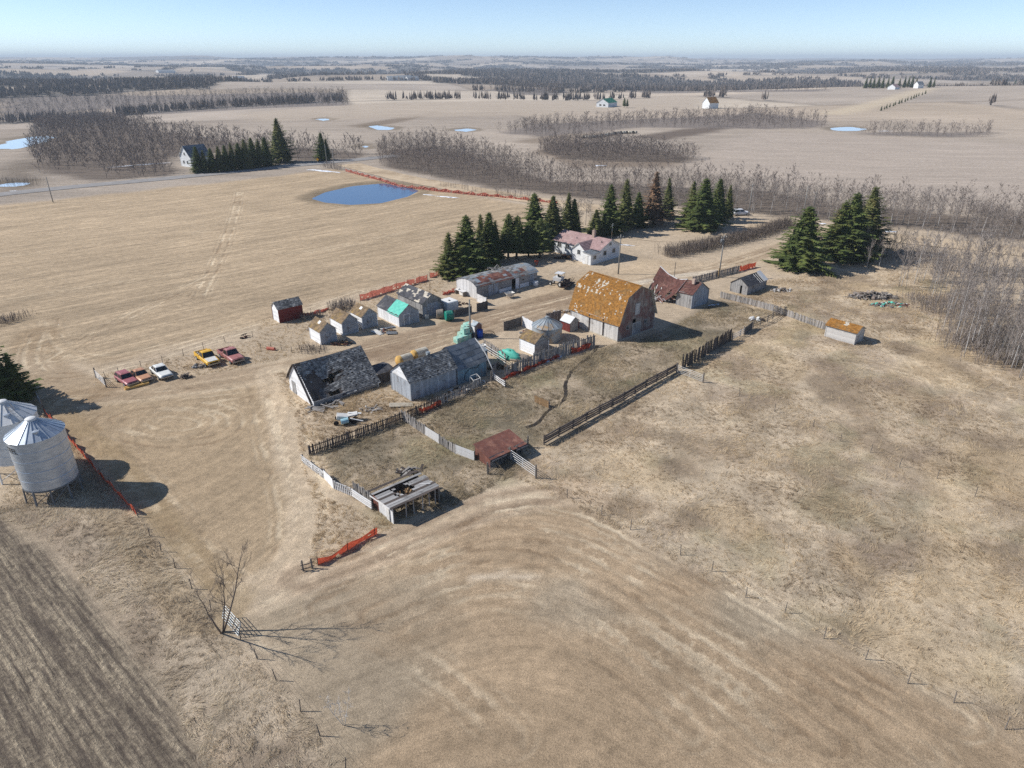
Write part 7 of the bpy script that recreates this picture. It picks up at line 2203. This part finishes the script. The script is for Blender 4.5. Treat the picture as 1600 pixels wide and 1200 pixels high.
heap('scrap_heap', 'white scrap and barrels at the open door of the arched shed', (803, 457), 26, 1.4, .8, .8, ['white_junk', 'grey_metal', 'rubble'], 6)
heap('scrap_heap', 'dark junk along the left wall of the farmhouse', (885, 404), 46, 2.6, .8, 1.0, ['dark_metal', 'rust_sheet', 'rubber', 'wood_inside'], 7, size=(.4, 1.0), bars=.3)
heap('scrap_heap', 'grey machine scrap beside the yellow pickup', (312, 573), 30, 1.2, .7, .5, ['grey_metal', 'dark_metal', 'rubble'], 8)
heap('scrap_heap', 'rusty implement remains in the weeds behind the pink pickup', (383, 527), 14, .9, .5, .8, ['dark_metal', 'rust_sheet'], 9)
heap('scrap_heap', 'pale scrap by the near wall of the felt roofed shed', (750, 598), 16, 1.2, .4, .6, ['white_junk', 'fence_pale', 'wood_inside'], 10)
heap('scrap_heap', 'fallen pale boards in the far corner of the corral', (1182, 500), 14, 1.6, .8, .4, ['fence_pale', 'dark_metal', 'white_junk'], 11, size=(.4, .9))
heap('scrap_heap', 'broken boards and junk between the blue wall and the grey picket fence', (722, 612), 34, 2.2, .6, .5, ['fence_pale', 'wood_inside', 'dark_metal', 'white_junk'], 21, size=(.3, .9), bars=.8)
heap('scrap_heap', 'loose grey boards lying behind the open fronted shelter', (640, 738), 20, 1.8, .8, .3, ['fence_wood', 'fence_dark'], 22, size=(.5, 1.2), bars=1)
heap('scrap_heap', 'rotten boards and tin scattered at the foot of the old round bin', (826, 520), 24, 1.6, .8, .4, ['rust_sheet', 'fence_wood', 'dark_metal'], 23)
heap('rubble_heap', 'pale stone and board rubble along the track left of the barn', (884, 488), 40, 3.2, .9, .4, ['rubble', 'fence_pale', 'wood_inside'], 24, size=(.2, .5))
heap('scrap_heap', 'dark machine parts in the pen beside the white box trailer', (718, 476), 30, 1.8, .9, .5, ['dark_metal', 'rust_sheet', 'fence_dark'], 25)
heap('scrap_heap', 'boards and tin scattered left of the caved in house', (1046, 470), 34, 2.2, 1.0, .5, ['fence_pale', 'rubble', 'rust_sheet'], 26)
heap('scrap_heap', 'scattered planks in the weeds between red shed and granaries', (490, 515), 14, 1.6, .8, .2, ['fence_wood', 'wood_inside'], 27, size=(.4, 1.0), bars=1)
heap('scrap_heap', 'odd boards in the grass below the collapsing shed', (575, 640), 18, 1.8, .8, .25, ['fence_wood', 'fence_pale'], 28, size=(.4, 1.0), bars=1)
heap('scrap_heap', 'dark wood and wire in the pen behind the slab fence', (778, 575), 40, 1.8, 1.0, .6, ['fence_dark', 'wood_inside', 'dark_metal'], 29, size=(.4, 1.0), bars=.9)
heap('brush_clump', 'dark dry tumbleweed clump right of the white sedan', (290, 590), 60, .7, .5, .7, ['twig_dark'], 12, cat='bush', size=(.3, .7), bars=1)
for i, (px, lx, ly, rz, m, lab) in enumerate([((590, 520), 2.3, 1.1, R(-40), 'white_junk', 'white sheet lying left among the scrap by the granaries'), ((606, 513), 2.6, .5, R(35), 'white_junk', 'long white plank lying among the scrap by the granaries'), ((612, 521), 1.7, 1.2, R(10), 'grey_metal', 'grey sheet lying right among the scrap by the tarp shed'), ((627, 634), 3.0, 1.1, R(10), 'concrete', 'pale concrete slab at the front gable of the patched shed')]):
    x, y = at(*px); mb = MB(); mb.box((0, 0, .1), (lx, ly, .06), tilt=.06); mb.box((lx * .1, 0, .05), (lx * .9, .08, .06))
    tag(mb.build('sheet', MT[m], loc=(x, y, gz(x, y) + .04), rot=(0, 0, rz)), lab, 'sheet')
x, y = at(424, 547); mb = MB(); mb.tube([(-.7, 0, .25), (.6, 0, .25)], .25, 12); mb.tube([(.6, 0, .25), (.8, 0, .25)], [.2, .08], 12)
tag(mb.build('orange_tank', MT['red_net'], loc=(x, y, 0), rot=(0, 0, R(-15))), 'small orange tank lying in the weeds left of the granaries', 'tank')
x, y = at(214, 604); mb = MB(); mb.hexa([(-1.5, -.3, 0), (1.5, -.3, 0), (1.5, .3, 0), (-1.5, .3, 0), (-1.5, -.35, .3), (1.5, -.35, .3), (1.5, .35, .3), (-1.5, .35, .3)])
mb.box((0, 0, .34), (3.1, .12, .05))
tag(mb.build('feed_trough', MT['straw'], loc=(x, y, 0), rot=(0, 0, A41)), 'mustard coloured trough in front of the pink hatchback', 'trough')

# bales
def round_bale(label, px, r, L, mat, rz, up=0.0, group=None, off=(0, 0)):
    x, y = at(*px); x += off[0]; y += off[1]
    root = empty('round_bale', (x, y, gz(x, y) + up), rz, label, 'bale', group)
    mb = MB(); prof = [(0, 0), (r * .9, 0), (r, .08), (r * 1.015, L * .5), (r, L - .08), (r * .9, L), (0, L)]
    for (rr, z), (rr2, z2) in zip(prof[:-1], prof[1:]):
        for k in range(20):
            a0, a1 = 2 * math.pi * k / 20, 2 * math.pi * (k + 1) / 20
            w1 = 1 + .02 * math.sin(3 * a0 + z); 
            mb.face([(z, rr * math.cos(a0), r + rr * math.sin(a0)), (z, rr * math.cos(a1), r + rr * math.sin(a1)), (z2, rr2 * math.cos(a1), r + rr2 * math.sin(a1)), (z2, rr2 * math.cos(a0), r + rr2 * math.sin(a0))])
    mb.build('bale', MT[mat], root)
    mb = MB()
    for z in (.25, .5, .75): mb.lathe([(r * 1.02, 0), (r * 1.02, .015)], 20); 
    mb2 = MB()
    for z in (.2, .4, .6, .8):
        mb2.tube([(L * z, r * 1.02 * math.cos(k * .4), r + r * 1.02 * math.sin(k * .4)) for k in range(17)], .008, 3)
    mb2.build('twine', MT['bale_wrap'], root)
    return root
round_bale('pale wrapped round bale with straw end, left one behind the patched shed', (622, 572), .75, 2.3, 'bale_wrap', R(41), group='straw bales')
round_bale('pale wrapped round bale with straw end, right one behind the patched shed', (645, 563), .75, 2.5, 'bale_wrap', R(41), group='straw bales')
for i, px in enumerate(((622, 572), (645, 563))):
    x, y = at(*px)
    mb = MB(); mb.lathe([(.0, -.03), (.69, -.02), (.78, .12), (.775, .5)], 18)
    o = mb.build('straw_end', MT['straw'], bpy.data.objects['round_bale' if i == 0 else 'round_bale.001'], loc=(-.02, 0, .75), rot=(0, math.pi / 2, 0), smooth=True)
round_bale('weathered grey brown round bale in front of the garage', (682, 497), .8, 1.2, 'old_bale', R(10))
round_bale('round bale wrapped in green plastic beside the weathered bale', (696, 501), .85, 1.3, 'green_ply', R(20))
for i, (px, up) in enumerate([((716, 535), 0), ((724, 532), 0), ((731, 529), 0), ((722, 527), 0), ((728, 525), .95), ((731, 522), 1.0), ((735, 519), 0), ((727, 529), .95)]):
    x, y = at(*px)
    mb = MB(); s = .62
    for j in range(6): mb.box((0, 0, .08 + j * .15), (1.15 - .06 * abs(j - 2.5) * .5, 1.1 - .06 * abs(j - 2.5) * .5, .15), rng.uniform(-.04, .04))
    tag(mb.build('square_bale', MT['green_wrap'], loc=(x, y, up), rot=(0, 0, R(38) + rng.uniform(-.1, .1))), 'pale green netted bale in the stack behind the patched shed', 'bale', 'stack of pale green bales')
x, y = at(797, 560)
mb = MB(); mb.blob((0, 0, .1), (2.1, .9, 1.25), 4, 14, 6, .18, flat=True)
tag(mb.build('tarp_heap', MT['tarp'], loc=(x, y, 0), rot=(0, 0, R(-30)), smooth=True), 'crumpled turquoise tarp over a heap behind the slab fence', 'tarp')
mb = MB(); mb.blob((0, 0, .1), (1.6, 1.0, .8), 9, 14, 6, .2, flat=True)
x, y = at(812, 562)
tag(mb.build('hay_heap', MT['old_bale'], loc=(x, y, 0), smooth=True), 'low grey hay heap right of the turquoise tarp', 'heap')
def barrel(label, px, mat, h=.9, r=.3):
    x, y = at(*px); mb = MB(); mb.lathe([(0, 0), (r, 0), (r, .3 * h), (r * 1.05, .33 * h), (r, .36 * h), (r, .63 * h), (r * 1.05, .66 * h), (r, .69 * h), (r, h), (r * .9, h + .01), (r * .88, h - .03), (0, h - .03)], 16)
    tag(mb.build('barrel', MT[mat], loc=(x, y, gz(x, y)), smooth=True), label, 'barrel', 'plastic barrels by the outhouse')
barrel('dark blue barrel right of the outhouse', (750, 527), 'blue', 1.3, .5)
barrel('bright blue barrel behind the end of the felt roofed shed', (744, 545), 'bluelt', 1.1, .4)
barrel('black barrel left of the outhouse door', (738, 529), 'rubber', .9, .3)
barrel('white plastic tote by the pale rails', (755, 548), 'white_junk', 1.0, .5)
barrel('white tank against the right end of the arched shed', (837, 447), 'white_metal', 1.0, .5)
x, y = at(764, 526)
mb = MB()
for k in range(9): a0 = math.pi * k / 8; mb.tube([(1.1 * math.cos(a0), 0, .9 * math.sin(a0)), (.1 * math.cos(a0), .1, .1)], .015, 3)
mb.tube([(1.1 * math.cos(math.pi * k / 12), 0, .9 * math.sin(math.pi * k / 12)) for k in range(13)], .03, 5)
mb.tube([(1.1 * math.cos(math.pi * k / 12), .9, .7 * math.sin(math.pi * k / 12)) for k in range(13)], .03, 5)
tag(mb.build('hay_rake', MT['dark_metal'], loc=(x, y, 0), rot=(0, 0, .2)), 'curved hay feeder ring standing right of the blue barrels', 'feeder')
x, y = at(740, 605); 
cr = empty('wire_crate', (x, y, 0), A41, 'small white framed hutch in front of the felt roofed shed', 'hutch')
mb = MB(); fr = [(0, 0), (1.2, 0), (1.2, .8), (0, .8)]
for (a_, b_) in fr: mb.bar((a_, b_, -.05), (a_, b_, 1.0 + .35 * (b_ > .5)), .07, .07)
for (a_, b_), (c_, d_) in zip(fr, fr[1:] + fr[:1]):
    mb.bar((a_, b_, 1.0 + .35 * (b_ > .5)), (c_, d_, 1.0 + .35 * (d_ > .5)), .07, .07)
mb.build('frame', MT['white_junk'], cr)
mb = MB(); boards(mb, (0, .05, 0), (1, 0, 0), (0, -1, 0), 1.2, [(0, .6), (2, .6)], bw=.2); mb.build('front_boards', MT['fence_pale'], cr)
x, y = at(720, 462)
tbn = empty('work_bench', (x, y + .5, 0), R(131), 'cluttered white bench against the arched end wall of the long shed', 'bench')
mb = MB(); mb.box((0, 0, .9), (2.6, .9, .08)); mb.build('top', MT['fence_pale'], tbn)
for a_ in (-1.2, 1.2):
    mb = MB(); mb.box((a_, 0, .43), (.1, .8, .86)); mb.build('leg', MT['post'], tbn)
mb = MB(); mb.box((-.4, 0, .35), (1.0, .6, .5)); mb.box((.7, .1, 1.05), (.6, .4, .22)); mb.build('box', MT['white_junk'], tbn)
x, y = at(846, 637)
gs = panel_fence('hurdle', 'short rust coloured plank hurdle alone in the corral', (835, 628), (857, 638), .95, 'wood_inside', bw=.28)
# white chairs of scrap by arched shed
x, y = at(1340, 530)

# ---------------------------------------------------------------- distant farms
def far_house(name, label, px, LX, LY, eave, peak, rz, wall, roof, ridge='x', extra=None):
    x, y = at(*px); z = gz(x, y)
    h_ = house(name, label, 'house', None, LX, LY, ridge, [(0, eave), ((LY if ridge == 'x' else LX) / 2, peak), ((LY if ridge == 'x' else LX), eave)], wall=wall, roof=roof, deck='trim', vertical=False, bw=.5, over=.4, rowh=.8, colw=1.5, rz=rz, pos=(x, y))
    h_.location.z = z
    return h_
WH = far_house('distant_house', 'tall white house with grey roof half hidden by the spruce row', (300, 262), 9, 7.5, 4.2, 8.2, R(55), 'siding', 'patch_roof')
window(WH, 'fl', 2.0, 3.0, 1.2, 2.4); window(WH, 'fl', 4.6, 5.6, 1.2, 2.4); window(WH, 'fl', 3.3, 4.2, 4.6, 5.6)
MT['green_roof'] = mk('green_metal_roof', srgb(34, 128, 92), srgb(26, 104, 76), 1, tint=.2, rough=.5)
GH = far_house('distant_house', 'white house with green roof alone in the far field', (950, 168), 22, 12, 4.0, 7.5, R(60), 'siding', 'green_roof')
window(GH, 'fl', 3, 5, 1.2, 2.6); window(GH, 'fl', 7, 9, 1.2, 2.6)
x, y = at(967, 168); plant('pine_tree', PINE[0], x + 4, y - 6, .9, 1, 'round green tree in front of the far green roofed house', 'tree')
x, y = at(972, 168); plant('pine_tree', PINE[1], x + 4, y - 4, .75, 2, 'smaller green tree right of the far green roofed house', 'tree')
OB = far_house('distant_barn', 'small far barn with rust orange roof above the tree belt', (1108, 170), 11, 9, 5, 9.5, R(30), 'siding', 'lichen')
far_house('distant_house', 'white house of the farmstead at upper right', (1398, 140), 13, 9, 3, 6, R(40), 'siding', 'red_roof')
far_house('distant_house', 'white house right of the shelter belt at upper right', (1434, 138), 9, 7, 4.5, 8, R(20), 'siding', 'patch_roof')
for i, (px, a_, b_, lab) in enumerate([((606, 126), 40, 16, 'long pale building of the far farm, left'), ((622, 125), 36, 18, 'long pale building of the far farm, middle'), ((637, 126), 30, 14, 'long pale building of the far farm, right'), ((365, 125), 36, 18, 'pale farm building on the far left hills, right one'), ((248, 114), 60, 24, 'pale farm building on the far left hills, left one')]):
    far_house('distant_building', lab, px, a_, b_, 6, 10, R(20 + 7 * i), 'white_metal', 'steel_dull')
for i in range(26):
    t = i / 25
    x, y = at(913 + 80 * t, 216 - 8 * t + 1.2 * math.sin(t * 7))
    mb = MB(); mb.tube([(-.75, 0, .75), (.75, 0, .75)], .78, 10)
    tag(mb.build('wrapped_bale', MT['bale_wrap'] if i % 3 else MT['rubber'], loc=(x, y, gz(x, y)), rot=(0, 0, .6), smooth=True), 'wrapped round bale in the long line on the far field', 'bale', 'line of wrapped bales')
x, y = at(1132, 263)
sg_ = at(497, 258)
rt = empty('road_sign', (sg_[0], sg_[1], gz(*sg_)), 0, 'yellow diamond warning sign at the road junction', 'sign')
mb = MB(); mb.tube([(0, 0, 0), (0, 0, 2.6)], .04, 5); mb.build('post', MT['grey_metal'], rt)
mb = MB(); mb.hexa([(0, -.03, 1.6), (.65, -.03, 2.25), (0, -.03, 2.9), (-.65, -.03, 2.25), (0, -.06, 1.6), (.65, -.06, 2.25), (0, -.06, 2.9), (-.65, -.06, 2.25)]); mb.build('plate', MT['yellow'] if 'yellow' in MT else paint('sign_yellow', (232, 170, 20), .95), rt)

# ---------------------------------------------------------------- haze over the far hills
def haze():
    m = bpy.data.materials.new('haze_air'); m.use_nodes = True
    N = m.node_tree.nodes; L = m.node_tree.links
    N.remove(N['Principled BSDF'])
    v = N.new('ShaderNodeVolumePrincipled')
    v.inputs['Color'].default_value = (.78, .89, 1.0, 1)
    v.inputs['Density'].default_value = HAZE
    v.inputs['Anisotropy'].default_value = 0.0
    L.new(v.outputs[0], N['Material Output'].inputs['Volume'])
    zl = float(GZ.min()) - 1.5; zh = max(float(GZ.max()) + 30, CAM_H + 5)
    mb = MB(); xa, xb, ya, yb = gx[0] - 5, gx[-1] + 5, gy[0] - 5, gy[-1] + 5
    mb.hexa([(xa, ya, zl), (xb, ya, zl), (xb, yb, zl), (xa, yb, zl), (xa, ya, zh), (xb, ya, zh), (xb, yb, zh), (xa, yb, zh)])
    tag(mb.build('haze', m), 'thin bluish air haze over the whole valley', 'haze', kind='stuff')
HAZE = 1.35e-4
haze()
